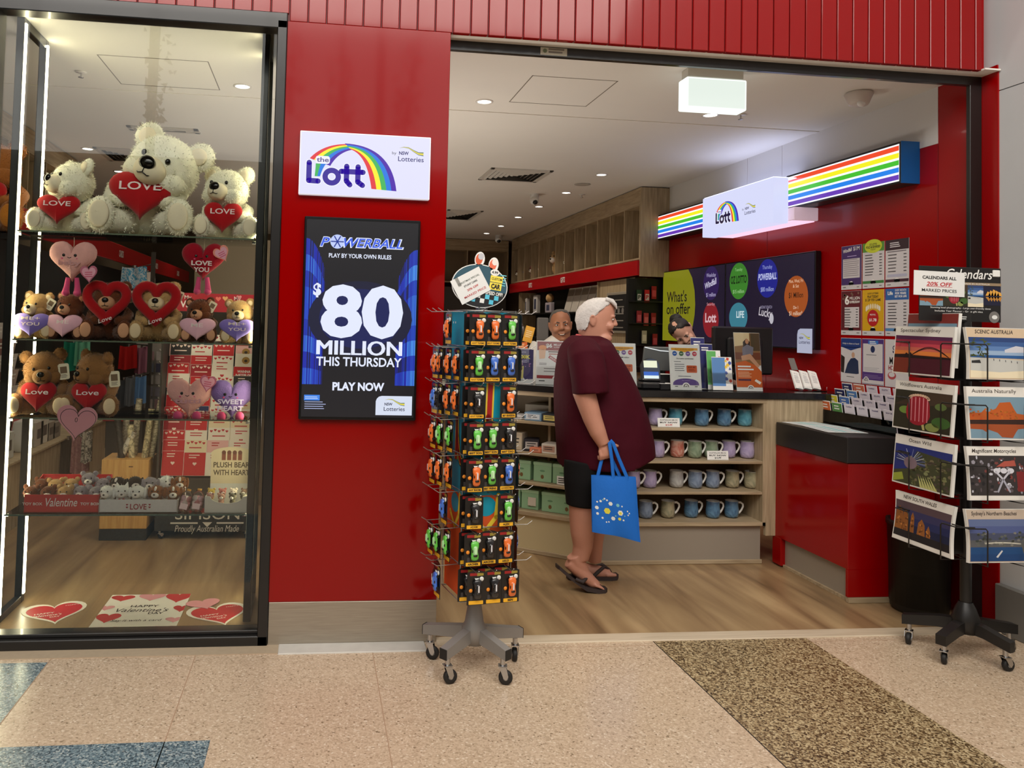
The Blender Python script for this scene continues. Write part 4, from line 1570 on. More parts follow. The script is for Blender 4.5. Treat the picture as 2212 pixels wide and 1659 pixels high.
for sx in (-1, 1):
    for sy in (-1, 1):
        b.tube([(sx * hw, sy * hw, .375), (sx * hw, sy * hw, RT)], .004, WIRE, 8)
for k in range(9):
    z = RT - .004 - k * .1645
    b.tube([(-hw, -hw, z), (hw, -hw, z), (hw, hw, z), (-hw, hw, z)], .003, WIRE, 6, closed=True)
plabel(b.build('wire_frame', t), 'zinc wire tower frame')
b = MB()
b.M = RZ(10)
TEAL, TEAL2, ORG = col((0, 150, 178)), col((60, 186, 210)), col((214, 84, 30))
for q in range(4):
    X = RZ(90 * q) @ T(0, -hw + .012, 0) @ FRONT
    b.box(-hw + .006, hw - .006, .84, RT - .01, -.004, .0, TEAL, M=X)
    b.box(-hw + .006, hw - .006, .38, .84, -.004, .0, ORG, M=X)
    b.flat([(-.02, .99), (.02, .99), (.03, 1.4), (-.01, 1.42)], col((238, 206, 60)), .0012, X)
    b.flat([(-.012, .99), (.012, .99), (.022, 1.4), (-.002, 1.42)], col((176, 24, 20)), .0018, X)
    cur = [(.02 + .08 * math.sin(a), 1.19 - .2 + .2 * (1 - math.cos(a)) - .0) for a in [k * .16 for k in range(10)]]
    stroke(b, [(-.0, 1.2), (.01, 1.1), (.03, 1.03), (.06, .99), (.1, .985)], .05, col((20, 20, 20)), .0010, X)
    stroke(b, [(-.0, 1.2), (.01, 1.1), (.03, 1.03), (.06, .99), (.1, .985)], .036, col((238, 206, 60)), .0014, X)
    stroke(b, [(-.0, 1.2), (.01, 1.1), (.03, 1.03), (.06, .99), (.1, .985)], .024, col((176, 24, 20)), .0018, X)
    stroke(b, [(-.06, .74), (0, .68), (.05, .74), (.06, .84)], .02, col((238, 206, 60)), .0014, X)
    b.flat(ngon(16, .05, .045, -.0, .79), TEAL, .0012, X)
    for k in range(4):
        b.flat(ngon(8, .006, None, (k % 2) * .03 - .08, RT - .06 - .2 * (k // 2)), WHITE, .0014, X)
plabel(b.build('printed_panels', t), 'teal and orange card panels printed with a road')
b = MB()
b.tube([(0, 0, 0), (0, -.10, -.002), (0, -.125, .014)], .0019, WIRE, 6)
o = b.build('hook')
HOOK_ME = o.data
bpy.data.objects.remove(o)
for k in range(8):
    for q in range(4):
        for cx in (-.083, 0, .083):
            o = bpy.data.objects.new('hook', HOOK_ME)
            COL.objects.link(o)
            o.parent = t
            o.location = (RZ(10 + 90 * q) @ Vector((cx, -hw, RT - .01 - k * .1645)))
            o.rotation_euler = (0, 0, math.radians(10 + 90 * q))

# header disc with a taped price sheet
p = at(1035, 618, y=SPY - .02)
h = thing('header_disc', 'oval checkered header board on top of the keyring spinner', 'sign board', (p.x, SPY - .03, p.z))
b = MB()
b.M = RY(8) @ FRONT
b.prism(ngon(40, .135, .103), -.003, .003, WHITE)
b.flat(ngon(40, .131, .099), col((46, 84, 100)), .0036)
lo = [(x, y) for x, y in ngon(40, .131, .099) if y < -.012]
lo = sorted(lo, key=lambda q: math.atan2(q[1], q[0]))
b.flat(lo, col((26, 26, 28)), .0042)
for i in range(-5, 7):
    for j in range(3):
        if (i + j) % 2 == 0:
            cx, cy = i * .022, -.045 - j * .022
            if (cx / .118) ** 2 + (cy / .088) ** 2 < 1:
                b.flat(rect(.021, .021, cx, cy), (WHITE, col((90, 196, 224)), col((90, 196, 224)))[(i * 2 + j) % 3], .0048)
b.flat(rect(.06, .03, .075, .045), col((240, 220, 80)), .0048)
b.flat(rect(.058, .034, .075, .01), col((240, 220, 80)), .0046)
b.flat(ngon(20, .022, .016, .062, .075), WHITE, .005)
b.text('4.99', .012, INK, .062, .07, .0056, w=.03, bold=.03)
b.text('CUSTOM', .012, INK, .076, .04, .0056, w=.05, bold=.03)
b.text('CAR', .022, INK, .076, .0, .0056, w=.044, bold=.05)
b.text('AND WATCH IT SPEED OFF!', .016, WHITE, .01, -.032, .0056, w=.21, bold=.03, rot=0)
for j in range(5):
    b.flat(rect(.03, .004, .105, .02 + j * .012), col((120, 210, 220)), .0045)
for cx, cy, c1, c2 in ((-.02, .125, (210, 96, 60), (190, 190, 196)), (.05, .11, (226, 110, 80), (236, 226, 220))):
    b.prism(ngon(18, .024, .036, cx, cy), -.003, .003, WHITE)
    b.flat(ngon(16, .017, .026, cx - .003, cy), col(c1), .0036)
    b.flat(ngon(14, .014, .016, cx + .004, cy + .014), col(c2), .0042)
b.build('board', h)
b = MB()
b.tube([(.0, 0, -.10), (0, .01, -.2)], .006, WIRE, 8)
b.build('stem', h)
b = MB()
b.M = T(-.045, -.008, .0) @ RY(-29) @ FRONT
b.prism(rect(.155, .125), -.0004, .0004, mat('white_paper', (228, 228, 226), .5))
b.text('CHRISTMAS SPECIAL', .009, col((90, 100, 90)), .005, .025, .001, w=.115, bold=.02)
b.text('STUNT CARS', .009, INK, .005, .005, .001, w=.07, bold=.02)
b.text('20% OFF', .010, col((190, 40, 40)), .005, -.018, .001, w=.06, bold=.02)
b.text('MARKED PRICE', .011, col((190, 40, 40)), .005, -.044, .001, w=.115, bold=.03)
b.flat(rect(.016, .05, -.045, .045), glass_mat('tape', (.97, .97, .95), 1.4, .1), .0015)
b.build('price_sheet', h)

CARC = {'orange': (226, 110, 44), 'green': (96, 190, 70), 'blue': (66, 110, 200), 'black': (30, 28, 30)}
CARD_BLK = mat('backing_card', (20, 18, 18), .35, coat=.2)
NAME_Y = col((236, 176, 40))
CAR_ME = {}


def half(pts):
    return pts + [(-x, y) for x, y in pts[::-1]]


def car_meshes(c):
    """top view of a small rubber car with its nose down"""
    if c in CAR_ME:
        return CAR_ME[c]
    pm = mat('car_' + c, CARC[c], .3, coat=.4)
    lt = mat('car_light_' + c, tuple(min(255, int(v * .5 + 120)) for v in CARC[c]), .35) if c != 'black' else pm
    outl = half([(.001, -.044), (.010, -.043), (.0165, -.037), (.0185, -.026), (.0165, -.014), (.0150, -.004), (.0155, .008), (.0185, .018), (.0190, .030), (.0160, .038), (.010, .041), (.001, .042)])
    b = MB()
    b.M = FRONT
    b.puff(outl, .024, pm, M=T(0, 0, .010), rings=5, back=.6)
    b.puff(half([(.001, -.02), (.009, -.018), (.0115, -.008), (.0105, .012), (.0085, .022), (.001, .024)]), .016, lt if c == 'green' else pm, M=T(0, 0, .018), rings=4)
    cb = b
    b = MB()
    b.M = FRONT
    b.puff(half([(.001, -.024), (.009, -.0225), (.0105, -.016), (.006, -.0145), (.001, -.014)]), .006, mat('tinted_screen', (30, 26, 24), .15), M=T(0, 0, .0225), rings=3, c=(0, -.019))
    for sx in (-1, 1):
        b.puff(rrect(.004, .016, .0018, 2, sx * .0118, 0), .012, mat('tinted_screen', (30, 26, 24), .15), M=T(0, 0, .015), rings=3, c=(sx * .0118, 0))
    win = b.build('windows')
    b = MB()
    b.M = FRONT
    b.prism(rrect(.006, .03, .002, 2, 0, .004), .0258, .0266, col((220, 220, 224)) if c != 'green' else col((200, 240, 190)))
    st = b.build('stripe')
    b = cb
    for sx in (-1, 1):
        for y in (-.026, .026):
            b.cyl((0, 0, 0), .0065, .006, RUBBER, 12, M=T(sx * .0165 - .003, y, .006) @ RY(90))
    body = b.build('car')
    CAR_ME[c] = [(o.name.split('.')[0], o.data) for o in (body, win, st)]
    for o in (body, win, st):
        bpy.data.objects.remove(o)
    return CAR_ME[c]


b = MB()
b.M = FRONT
cw, chh = .086, .150
b.prism([(-cw / 2, -chh), (cw / 2, -chh), (cw / 2, -.008), (cw * .3, -.002), (cw * .12, .001), (-cw * .12, .001), (-cw * .3, -.002), (-cw / 2, -.008)], -.0006, .0006, CARD_BLK)
b.flat([(-.03, -.022), (.004, -.022), (.004, -.010), (-.03, -.010)], col((150, 26, 26)), .0009)
b.flat([(.004, -.024), (.034, -.022), (.034, -.012), (.004, -.010)], col((150, 132, 50)), .0009)
b.flat(rect(.012, .02, -.022, -.12), col((60, 56, 56)), .0009)
o = b.build('card')
CARD_ME = o.data
bpy.data.objects.remove(o)
b = MB()
b.M = FRONT
b.puff([(r * math.cos(a), r * math.sin(a)) for a, r in [(2 * PI * k / 16, .0095 * (1 if k % 2 else .82)) for k in range(16)]], .006, col((230, 140, 40)), M=T(-.026, -.086, .003), rings=3)
o = b.build('puff_badge')
PUFF_ME = o.data
bpy.data.objects.remove(o)
b = MB()
b.M = FRONT
b.puff(ngon(14, .0105), .007, col((222, 222, 218)), M=T(.024, -.036, .004), rings=3)
b.puff(half([(.001, -.012), (.007, -.006), (.010, .004), (.004, .0), (.001, .003)]), .006, col((222, 222, 218)), M=T(.001, -.034, .006), rings=3)
o = b.build('clip')
CLIP_ME = o.data
bpy.data.objects.remove(o)
PLATE = {}


def plate(txt):
    if txt not in PLATE:
        b = MB()
        b.M = T(0, 0, -.1395) @ FRONT
        b.prism(rrect(.068, .016, .002, 2), .0008, .002, NAME_Y)
        if txt:
            b.text(txt, .0085, INK, 0, -.004, .0026, w=min(.06, .0085 * len(txt)), bold=.04)
        o = b.build('name_plate')
        PLATE[txt] = o.data
        bpy.data.objects.remove(o)
    return PLATE[txt]


def car_card(label, q, cx, k, c, txt, out=.02, tilt=0, group='car keyring cards on the spinner'):
    """q quarter turn of the tower face, cx offset along it, k row"""
    X = RZ(10 + 90 * q) @ T(cx, -hw - out, 0)
    w = X.to_translation()
    t = thing('car_keyring_card', label, 'keyring', (SPX + w.x, SPY + w.y, RT - .012 - k * .1645), math.radians(10 + 90 * q + tilt), group)
    for nm, me in [('card', CARD_ME)] + car_meshes(c) + [('name_plate', plate(txt)), ('puff_badge', PUFF_ME), ('clip', CLIP_ME)]:
        o = bpy.data.objects.new(nm, me)
        COL.objects.link(o)
        o.parent = t
        if nm in ('car', 'windows', 'stripe', 'wheels'):
            o.location = (.004, 0, -.078)
    return t


ROWW = ['top', 'second', 'third', 'fourth', 'fifth', 'sixth', 'seventh', 'bottom']
ROWS = [[('orange', 'ANY NAME'), ('orange', 'ANY NAME'), ('green', 'ANY NAME')], [('green', 'ANY NAME'), ('blue', 'ANY NAME'), ('blue', 'ANY NAME')], [('black', 'ANY NAME'), None, ('orange', 'BEST GRANDSON')],
        [('green', 'BEST SON'), ('green', 'BEST SON'), ('black', 'BEST DAD')], [('orange', 'ANY RACER'), ('green', 'BEST FRIEND'), ('blue', 'AWESOME')], [('black', 'ADAM'), None, ('green', 'ALEX')],
        [('green', 'ARCHER'), ('black', 'ARCHIE'), ('orange', 'ARLO')], [('black', ''), ('black', ''), ('orange', 'BEN')]]
for k, row in enumerate(ROWS):
    for c, it in enumerate(row):
        if it:
            pos = ('left', 'middle', 'right')[c]
            car_card('%s toy car keyring card hanging %s in the %s row of the spinner front' % (it[0], pos, ROWW[k]), 0, (c - 1) * .083 + (.012 if k == 7 else 0), k, it[0], it[1], .065 if k == 7 else (.05 if c == 0 else .03), tilt=(c - 1) * 2)
            if c == 0 or k == 7:
                car_card('black card behind the %s card of the %s row, spinner front' % (pos, ROWW[k]), 0, (c - 1) * .083 - .012, k, it[0], '', .012, tilt=-1)
LEFT = [['orange'], ['orange', 'orange', 'orange', 'orange'], ['blue', 'black', 'orange', 'orange'], ['orange', 'green', 'green'], ['orange', 'orange', 'orange'], ['blue'], ['green', 'green', 'green'], ['blue', 'black']]
ORDW = ('outermost', 'second outermost', 'third outermost', 'innermost')
for k, row in enumerate(LEFT):
    for j, c in enumerate(row):
        cx = (-.05, -.03, .02, .06)[j] if len(row) == 4 else ((-.06, .0, .06)[j] if len(row) == 3 else (.05, .0)[j])
        # cards on the left face hang in depth along their hooks
        car_card('%s car keyring card, %s of the %s row on the spinner left side' % (c, ORDW[j] if len(row) > 1 else 'alone', ROWW[k]), 3, cx, k, c, '', (.085, .07, .045, .02)[j] if len(row) > 1 else .06)
for k, n in ((0, 3), (1, 2), (4, 2), (5, 2), (6, 1), (7, 2)):
    for j in range(n):
        car_card('dark edge-on keyring card, %s of the %s row, spinner right side' % (('nearest', 'second', 'farthest')[j], ROWW[k]), 1, -.06 + .05 * j, k, ('blue', 'orange', 'black')[(k + j) % 3] if k > 3 else 'black', '', .04 + .025 * j)

# ------------------------------------------------------------------ calendar spinner at the right
CX0, CY0 = 3.335, -.33
t = thing('calendar_spinner', 'black calendar spinner rack on casters at the right edge of the entrance', 'display rack', (CX0, CY0, 0))
BLK_ST = mat('black_powder_coat', (26, 24, 23), .4)
for i, (x, y) in enumerate(((3.202 - .03, -.146), (3.147, -.387 - .02), (3.372 + .03, -.494), (3.618, -.291))):
    dx, dy = x - CX0, y - CY0
    L = math.hypot(dx, dy)
    a = math.degrees(math.atan2(dy, dx))
    b = MB()
    b.M = RZ(a)
    b.prism([(0, .135), (L * .5, .128), (L + .03, .10), (L + .03, .148), (L * .45, .185), (0, .195)], -.024, .024, BLK_ST, M=Matrix(((1, 0, 0, 0), (0, 0, 1, 0), (0, 1, 0, 0), (0, 0, 0, 1))))
    b.build('leg', t)
    caster(t, dx, dy, a + (90, 200, 70, 10)[i], .10, .03)
b = MB()
b.lathe([(0, .13), (.06, .13), (.062, .2), (.045, .25), (.03, .28)], BLK_ST, 18)
b.cyl((0, 0, .27), .026, 1.5, BLK_ST, 16)
b.build('pole', t)
ROWZ = [(1.676, 1.422), (1.386, 1.128), (1.094, .836), (.790, .536)]
b = MB()
for k, (z1, z0) in enumerate(ROWZ):       # wire pockets on four sides
    for q in range(4):
        X = RZ(90 * q)
        a, w = .19, .19
        if q == 3:
            w = .20
        b.tube([(-w, -a - .04, z0 + .17), (-w * .55, -a - .045, z0 + .17), (-w * .5, -a - .045, z0 + .16), (-w * .5, -a - .045, z0 - .01), (-w * .45, -a + .02, z0 - .012), (-w * .45, -.03, z0 - .012)], .0034, BLK_ST, 6, M=X)
        b.tube([(w, -a - .04, z0 + .17), (w * .6, -a - .045, z0 + .17), (w * .55, -a - .045, z0 + .16), (w * .55, -a - .045, z0 - .01), (w * .5, -a + .02, z0 - .012), (w * .5, -.03, z0 - .012)], .0034, BLK_ST, 6, M=X)
        b.tube([(-w, -a - .04, z0 + .17), (-w - .01, -a + .05, z0 + .17)], .0034, BLK_ST, 6, M=X)
        b.tube([(w, -a - .04, z0 + .17), (w + .01, -a + .05, z0 + .17)], .0034, BLK_ST, 6, M=X)
        b.box(-.012, .012, -a + .04, -.02, z0 - .014, z0 + .2, BLK_ST, M=X)
b.build('wire_pockets', t)


def scene_pic(b, kind, w, h, M, z=.001):
    """simple cover pictures, cut to w x h"""
    R = random.Random(kind)
    F = lambda pts, c, dz=0: b.flat([(max(-.5, min(.5, x)) * w, max(-.5, min(.5, y)) * h) for x, y in pts], col(c), z + dz, M)
    if kind == 'sunset bridge':
        for i, c in enumerate([(86, 34, 74), (150, 40, 66), (196, 66, 80), (206, 104, 84), (224, 130, 60), (200, 104, 40)]):
            F([(-.5, .5 - i * .1), (.5, .5 - i * .1 - .03), (.5, .4 - i * .1 - .03), (-.5, .4 - i * .1)], c)
        F([(-.5, -.1), (.5, -.1), (.5, -.5), (-.5, -.5)], (72, 10, 30), .0002)
        F([(-.5, -.1), (-.2, -.1), (-.24, -.5), (-.5, -.5)], (120, 44, 26), .0003)
        arc = [(-.2 + .66 * s, -.04 + .24 * math.sin(PI * s)) for s in [k / 14 for k in range(15)]]
        for q in (0, -.03):
            stroke(b, [(x * w, (y + q * math.sin(PI * i / 14)) * h) for i, (x, y) in enumerate(arc)], .004, col((50, 16, 20)), z + .0005, M)
        F([(-.5, -.02), (-.3, .0), (-.28, .04), (-.24, .0), (-.2, .05), (-.16, -.02), (.5, -.05), (.5, -.1), (-.5, -.1)], (30, 8, 12), .0006)
    elif kind == 'beach':
        for i, c in enumerate([(40, 66, 120), (60, 94, 150), (90, 126, 180), (150, 176, 206)]):
            F([(-.5, .5 - i * .11), (.5, .5 - i * .11), (.5, .39 - i * .11), (-.5, .39 - i * .11)], c)
        F([(.1, .2), (.3, .3), (.5, .26), (.5, .14), (.1, .13)], (206, 206, 214), .0002)
        F([(-.5, .06), (.5, .06), (.5, -.02), (-.5, .0)], (40, 90, 150), .0002)
        F([(-.5, .0), (.5, -.06), (.5, -.5), (-.5, -.5)], (196, 196, 190), .0003)
        F([(-.5, -.32), (.0, -.36), (.5, -.3), (.5, -.5), (-.5, -.5)], (236, 222, 190), .0004)
        for k in range(26):
            a, cx, cy = R.uniform(0, 6.3), -.34 + R.uniform(-.16, .14), .2 + R.uniform(-.24, .3)
            F([(cx, cy), (cx + .09 * math.cos(a), cy + .08 * math.sin(a) - .03), (cx + .02, cy - .06)], (56 + k, 66 + k, 36), .0005)
        F([(-.48, -.08), (-.34, -.06), (-.32, -.14), (-.48, -.14)], (40, 40, 40), .0006)
        for k in range(5):
            F(rect(.012, .05, -.1 + k * .1, -.05 - .015 * k), (60, 60, 70), .0006)
    elif kind == 'flower':
        F(rect(1, 1), (44, 40, 24))
        F([(-.5, .1), (0, .5), (.5, .5), (.5, .2)], (66, 50, 36), .0001)
        for cx, cy, a, c in ((-.3, -.02, .11, (110, 140, 60)), (.32, .16, .1, (90, 110, 56)), (.34, -.24, .16, (60, 96, 40)), (.2, -.38, .12, (130, 140, 74))):
            F(ngon(14, a, a * .9, cx, cy), c, .0002)
        F([(.0, -.3), (.05, -.3), (.08, -.48), (.04, -.48)], (180, 170, 110), .0003)
        F([(-.06 + .22 * math.cos(a) * (1 if math.sin(a) < 0 else .92), .02 + .40 * math.copysign(abs(math.sin(a)) ** .8, math.sin(a))) for a in [2 * PI * k / 26 for k in range(26)]], (150, 24, 40), .0004)
        for k in range(5):
            x = -.2 + k * .07
            F([(x, .34), (x + .02, .34), (x + .035, -.28), (x + .02, -.28)], (214, 130, 140), .0006)
        for k in range(12):
            a = PI * (k + .5) / 12
            F(ngon(6, .03, .035, -.06 + .17 * math.cos(a), .3 + .1 * math.sin(a)), (226, 190, 160), .0008)
    elif kind == 'red rock':
        F(rect(1, 1), (120, 150, 168))
        rock = [(-.5, .1), (-.3, .12), (-.24, .2), (-.2, .12), (-.05, .22), (.02, .36), (.2, .38), (.26, .2), (.3, .1), (.5, .06), (.5, -.1), (-.5, -.1)]
        F(rock, (188, 90, 30), .0002)
        F([(x, -.2 - .75 * y) for x, y in rock], (160, 76, 34), .0002)
        F([(-.5, -.06), (.5, -.04), (.5, -.16), (-.5, -.16)], (50, 26, 16), .0004)
        for k in range(40):
            cx, cy = R.uniform(-.48, .3), R.uniform(-.04, .2)
            F(ngon(5, .02, .025, cx, cy), (150 + R.randrange(60), 70 + R.randrange(40), 24), .0003)
    elif kind == 'sea creature':
        F(rect(1, 1), (66, 68, 44))
        F([(-.5, .5), (.5, .5), (.5, .3), (-.1, .4), (-.25, -.1), (-.5, -.2)], (40, 50, 120), .0001)
        for k in range(90):
            cx, cy = R.uniform(-.2, .49), R.uniform(-.48, .3)
            c = R.choice([(96, 96, 60), (60, 66, 44), (120, 110, 84), (80, 70, 60), (130, 134, 90)])
            F(ngon(6, R.uniform(.02, .05), R.uniform(.02, .05), cx, cy, R.random()), c, .0002)
        for k in range(22):
            a = R.uniform(-.3, 3.6)
            stroke(b, [(-.2 * w, .08 * h), ((-.2 + .26 * math.cos(a)) * w, (.08 + .34 * math.sin(a)) * h)], .0035, col(R.choice([(190, 196, 210), (120, 130, 170), (50, 56, 90)])), z + .0004, M)
        F(ngon(14, .12, .16, -.2, .06), (130, 110, 120), .0005)
        for k in range(6):
            F([(-.05 + k * .04, -.2), (-.0 + k * .05, -.5), (.05 + k * .05, -.5)], (190, 190, 120), .0004)
        F([(-.5, -.3), (-.34, -.22), (-.3, -.4), (-.5, -.5)], (150, 160, 60), .0004)
    elif kind == 'motorcycle':
        F(rect(1, 1), (52, 46, 46))
        for k in range(80):
            cx, cy = R.uniform(-.48, .48), R.uniform(-.46, .46)
            c = R.choice([(150, 146, 156), (206, 206, 216), (90, 80, 84), (120, 60, 56), (30, 28, 30)])
            F(ngon(5, R.uniform(.01, .04), R.uniform(.02, .06), cx, cy, R.random()), c, .0002)
        F([(-.05, .22), (.1, .36), (.28, .38), (.3, .24)], (176, 84, 70), .0004)
        F([(.3, .1), (.44, .1), (.5, -.4), (.3, -.4)], (130, 36, 36), .0004)
        for cx in (-.04, .08, .2):
            F(ngon(12, .06, .07, cx, .12), (214, 214, 222), .0005)
        for k in (-1, 1):
            stroke(b, [(.06 * w, -.1 * h), ((.06 + k * .12) * w, .1 * h)], .01, col((196, 196, 206)), z + .0006, M)
            stroke(b, [(.06 * w, -.1 * h), ((.06 + k * .1) * w, -.4 * h)], .01, col((170, 170, 184)), z + .0006, M)
    elif kind == 'stone pillars':
        for i, c in enumerate([(90, 70, 76), (56, 54, 92), (40, 46, 90), (30, 36, 66), (36, 32, 34)]):
            F([(-.5, .5 - i * .2), (.5, .5 - i * .2), (.5, .3 - i * .2), (-.5, .3 - i * .2)], c)
        for x, w2, hh in ((-.42, .16, .34), (-.3, .12, .3), (-.17, .08, .26), (-.0, .15, .14), (.13, .08, .02)):
            F([(x - w2 / 2, -.3), (x + w2 / 2, -.3), (x + w2 * .4, hh - .14), (x, hh), (x - w2 * .4, hh - .12)], (150, 92, 44), .0003)
            for k in range(8):
                F(ngon(5, .018, .03, x + R.uniform(-.4, .4) * w2, R.uniform(-.28, hh - .16)), R.choice([(200, 130, 66), (110, 66, 34)]), .0005)
    else:
        for i, c in enumerate([(96, 110, 150), (80, 92, 140), (70, 76, 100), (90, 90, 92), (26, 70, 120), (22, 62, 112)]):
            F([(-.5, .5 - i / 6), (.5, .5 - i / 6), (.5, .5 - (i + 1) / 6), (-.5, .5 - (i + 1) / 6)], c)
        for k in range(50):
            F(ngon(5, .03, .03, R.uniform(-.48, .48), R.uniform(-.14, .2)), R.choice([(96, 98, 92), (126, 124, 116), (60, 66, 60)]), .0002)
        stroke(b, [(x * w, (-.12 + .06 * math.cos(x * 3)) * h) for x in (-.25, -.1, .05, .2, .35)], .006, col((200, 196, 180)), z + .0004, M)
        F([(-.08, -.4), (.02, -.24), (.04, -.26), (-.05, -.42)], (206, 206, 206), .0004)
        F([(.36, -.1), (.5, -.05), (.5, -.5), (.4, -.5)], (90, 90, 84), .0003)


PAGE = mat('calendar_paper', (232, 230, 224), .4)


def calendar(label, q, k, title, kind, w=.33, curve=.0, band=(236, 232, 224), off=.0, z=None, shift=0, tfont=0.0):
    z1, z0 = ROWZ[k] if z is None else z
    h = z1 - z0
    a = .205 + off
    X = RZ(90 * q) @ T(shift, -a, z0)
    wl = X.to_translation()
    t = thing('calendar', label, 'calendar', (CX0 + wl.x, CY0 + wl.y, z0), math.radians(90 * q), 'calendars on the black spinner')
    tilt = RX(-5)
    b = MB()
    nv = 8
    prof = [(-curve * math.sin(PI * j / nv) + .0, h * j / nv) for j in range(nv + 1)]
    wd = lambda j: w / 2 * (1 - curve * 2.2 * math.sin(PI * j / nv))
    f = lambda i, j: None
    vs = []
    for j in range(nv + 1):
        for x in (-wd(j), wd(j)):
            for y in (0, .016):
                vs.append((x, y, prof[j][1]))
    fs = []
    for j in range(nv):
        o = j * 4
        fs += [(o, o + 2, o + 6, o + 4), (o + 2, o + 3, o + 7, o + 6), (o + 3, o + 1, o + 5, o + 7), (o + 1, o, o + 4, o + 5)]
    fs += [(0, 1, 3, 2), (nv * 4, nv * 4 + 2, nv * 4 + 3, nv * 4 + 1)]
    b.add(vs, fs, PAGE, False, tilt)
    b.build('pages', t)
    b = MB()
    M = T(0, -.0006, h / 2) @ FRONT
    ph = .78 if band != 'bottom' else .74
    bc = (236, 232, 224) if band == 'bottom' else band
    for j in range(10):
        b.flat(rect(w * .985, h * .098, 0, h * (-.441 + .098 * j)), col(bc), .0004, M)
    scene_pic(b, kind, w * .96, h * ph, M @ T(0, -h * .08 if band != 'bottom' else -h * .04, 0), .0010)
    b.text(title, h * .075, col((70, 60, 56)), -w * .06, h * .385, .0014, w=w * min(.72, .038 * len(title)), M=M, shear=.15 * (tfont > 0), bold=tfont)
    if curve:          # the cover follows the bowed pages
        for i, v in enumerate(b.v):
            j = max(0, min(1, v.z / h))
            b.v[i] = Vector((v.x * (1 - curve * 2.2 * math.sin(PI * j)), v.y, v.z))
    b.v = [tilt @ v for v in b.v]
    b.build('cover', t)
    return t


LS = -.0
calendar('calendar with a red sunset bridge cover, top of the spinner left side', 3, 0, 'Spectacular Sydney', 'sunset bridge', .40, shift=-.06)
calendar('calendar with a striped red flower cover, second on the spinner left side', 3, 1, 'Wildflowers Australia', 'flower', .40, shift=-.06)
calendar('calendar with a spiny sea creature cover, third on the spinner left side', 3, 2, 'Ocean Wild', 'sea creature', .40, shift=-.06)
calendar('bowed calendar with orange stone pillars, bottom of the spinner left side', 3, 3, 'NEW SOUTH WALES', 'stone pillars', .40, .022, 'bottom', shift=-.06, tfont=.01)
calendar('bowed calendar with a white beach cover, top of the spinner front', 0, 0, 'SCENIC AUSTRALIA', 'beach', .345, .022, (214, 190, 160), shift=.005, tfont=.01)
calendar('calendar with a red rock mirrored in water, second on the spinner front', 0, 1, 'Australia Naturally', 'red rock', .335, shift=.005)
calendar('bowed calendar with chrome motorcycle cover, third on the spinner front', 0, 2, 'Magnificent Motorcycles', 'motorcycle', .335, .015, 'bottom', shift=.005, tfont=.01)
calendar('bowed calendar with an aerial harbour cover, bottom of the spinner front', 0, 3, "Sydney's Northern Beaches", 'harbour', .345, .022, (196, 178, 160), shift=.005, tfont=.01)
t = calendar('brown Big Grid calendar sticking up behind the sunset bridge calendar', 3, 0, 'Big  Grid', 'red rock', .34, 0, (130, 50, 44), off=-.03, z=(1.745, 1.47), shift=-.04, tfont=.01)
# header board with the discount sheet
t = thing('header_board', 'black Calendars header board with a white discount sheet on the right spinner', 'sign board', (3.285, -.35, 1.70))
b = MB()
M = T(0, -.004, .142) @ FRONT
b.box(-.23, .23, -.004, .004, .005, .285, mat('black_board', (22, 20, 20), .4), .002)
b.text('Calendars', .05, WHITE, .05, .085, .001, w=.26, shear=.25, bold=.01, M=M)
b.flat(rect(.46, .014, 0, .058), col((150, 128, 100)), .001, M)
b.text('MADE IN AUSTRALIA', .008, WHITE, .09, .054, .0016, w=.15, M=M)
for x0, x1, kd in ((-.23, -.10, 'red rock'), (-.10, .04, 'flower'), (.04, .128, 'beach')):
    scene_pic(b, kd, x1 - x0, .11, M @ T((x0 + x1) / 2, -.005, 0), .001)
b.flat([(.128, -.05), (.228, -.05), (.228, .048), (.128, .048)], col((20, 22, 50)), .001, M)
for k in range(5):
    a = .14 + k * .016
    b.flat([(a, .0), (a + .03, .0), (a + .024, .028 - abs(k - 2) * .006), (a + .012, .034 - abs(k - 2) * .006)], col((226, 166, 70)), .0014, M)
    b.flat([(a, -.006), (a + .03, -.006), (a + .02, -.03)], col((190, 130, 50)), .0014, M)
b.text('Stunning local photography - Large user-friendly dates', .009, WHITE, 0, -.072, .001, w=.34, M=M)
b.text('Includes Year Planner - Great gift idea', .009, WHITE, -.01, -.089, .001, w=.27, M=M)
b.lines(-.04, .04, -.115, 2, .01, .004, WHITE, .001, M)
b.flat(ngon(20, .03, None, .19, -.11), col((120, 116, 112)), .001, M)
b.flat(ngon(12, .016, .011, .192, -.11), WHITE, .0015, M)
b.build('board', t)
b = MB()
b.M = T(-.125, -.010, .195) @ RY(1) @ FRONT
b.prism(rect(.285, .125), -.0005, .0005, mat('white_paper', (228, 228, 226), .5))
b.text('CALENDARS ALL', .016, INK, -.0, .022, .0012, w=.19, bold=.03)
b.text('20% OFF', .020, col((190, 40, 50)), .0, -.012, .0012, w=.145, bold=.02, shear=.2)
b.flat(rect(.145, .002, 0, -.016), col((190, 40, 50)), .0012)
b.text('MARKED PRICES', .016, INK, .0, -.043, .0012, w=.195, bold=.03)
b.build('discount_sheet', t)
MB().box(-.02, .02, -.012, -.002, .24, .275, WHITE, .003, M=T(.2, 0, 0) @ RY(0)).build('clip', t)
MB().cyl((.05, .02, .0), .008, .1, BLK_ST, 8, M=T(0, 0, -.1)).build('stem', t)
# bin behind it
t = thing('waste_bin', 'black round waste bin behind the calendar spinner', 'bin', (3.60, .30, 0))
b = MB()
b.lathe([(0, .002), (.13, .002), (.15, .02), (.165, .5), (.172, .5), (.172, .53), (.16, .53), (.155, .05), (0, .04)], mat('bin_black', (24, 22, 20), .5), 28)
b.build('body', t)


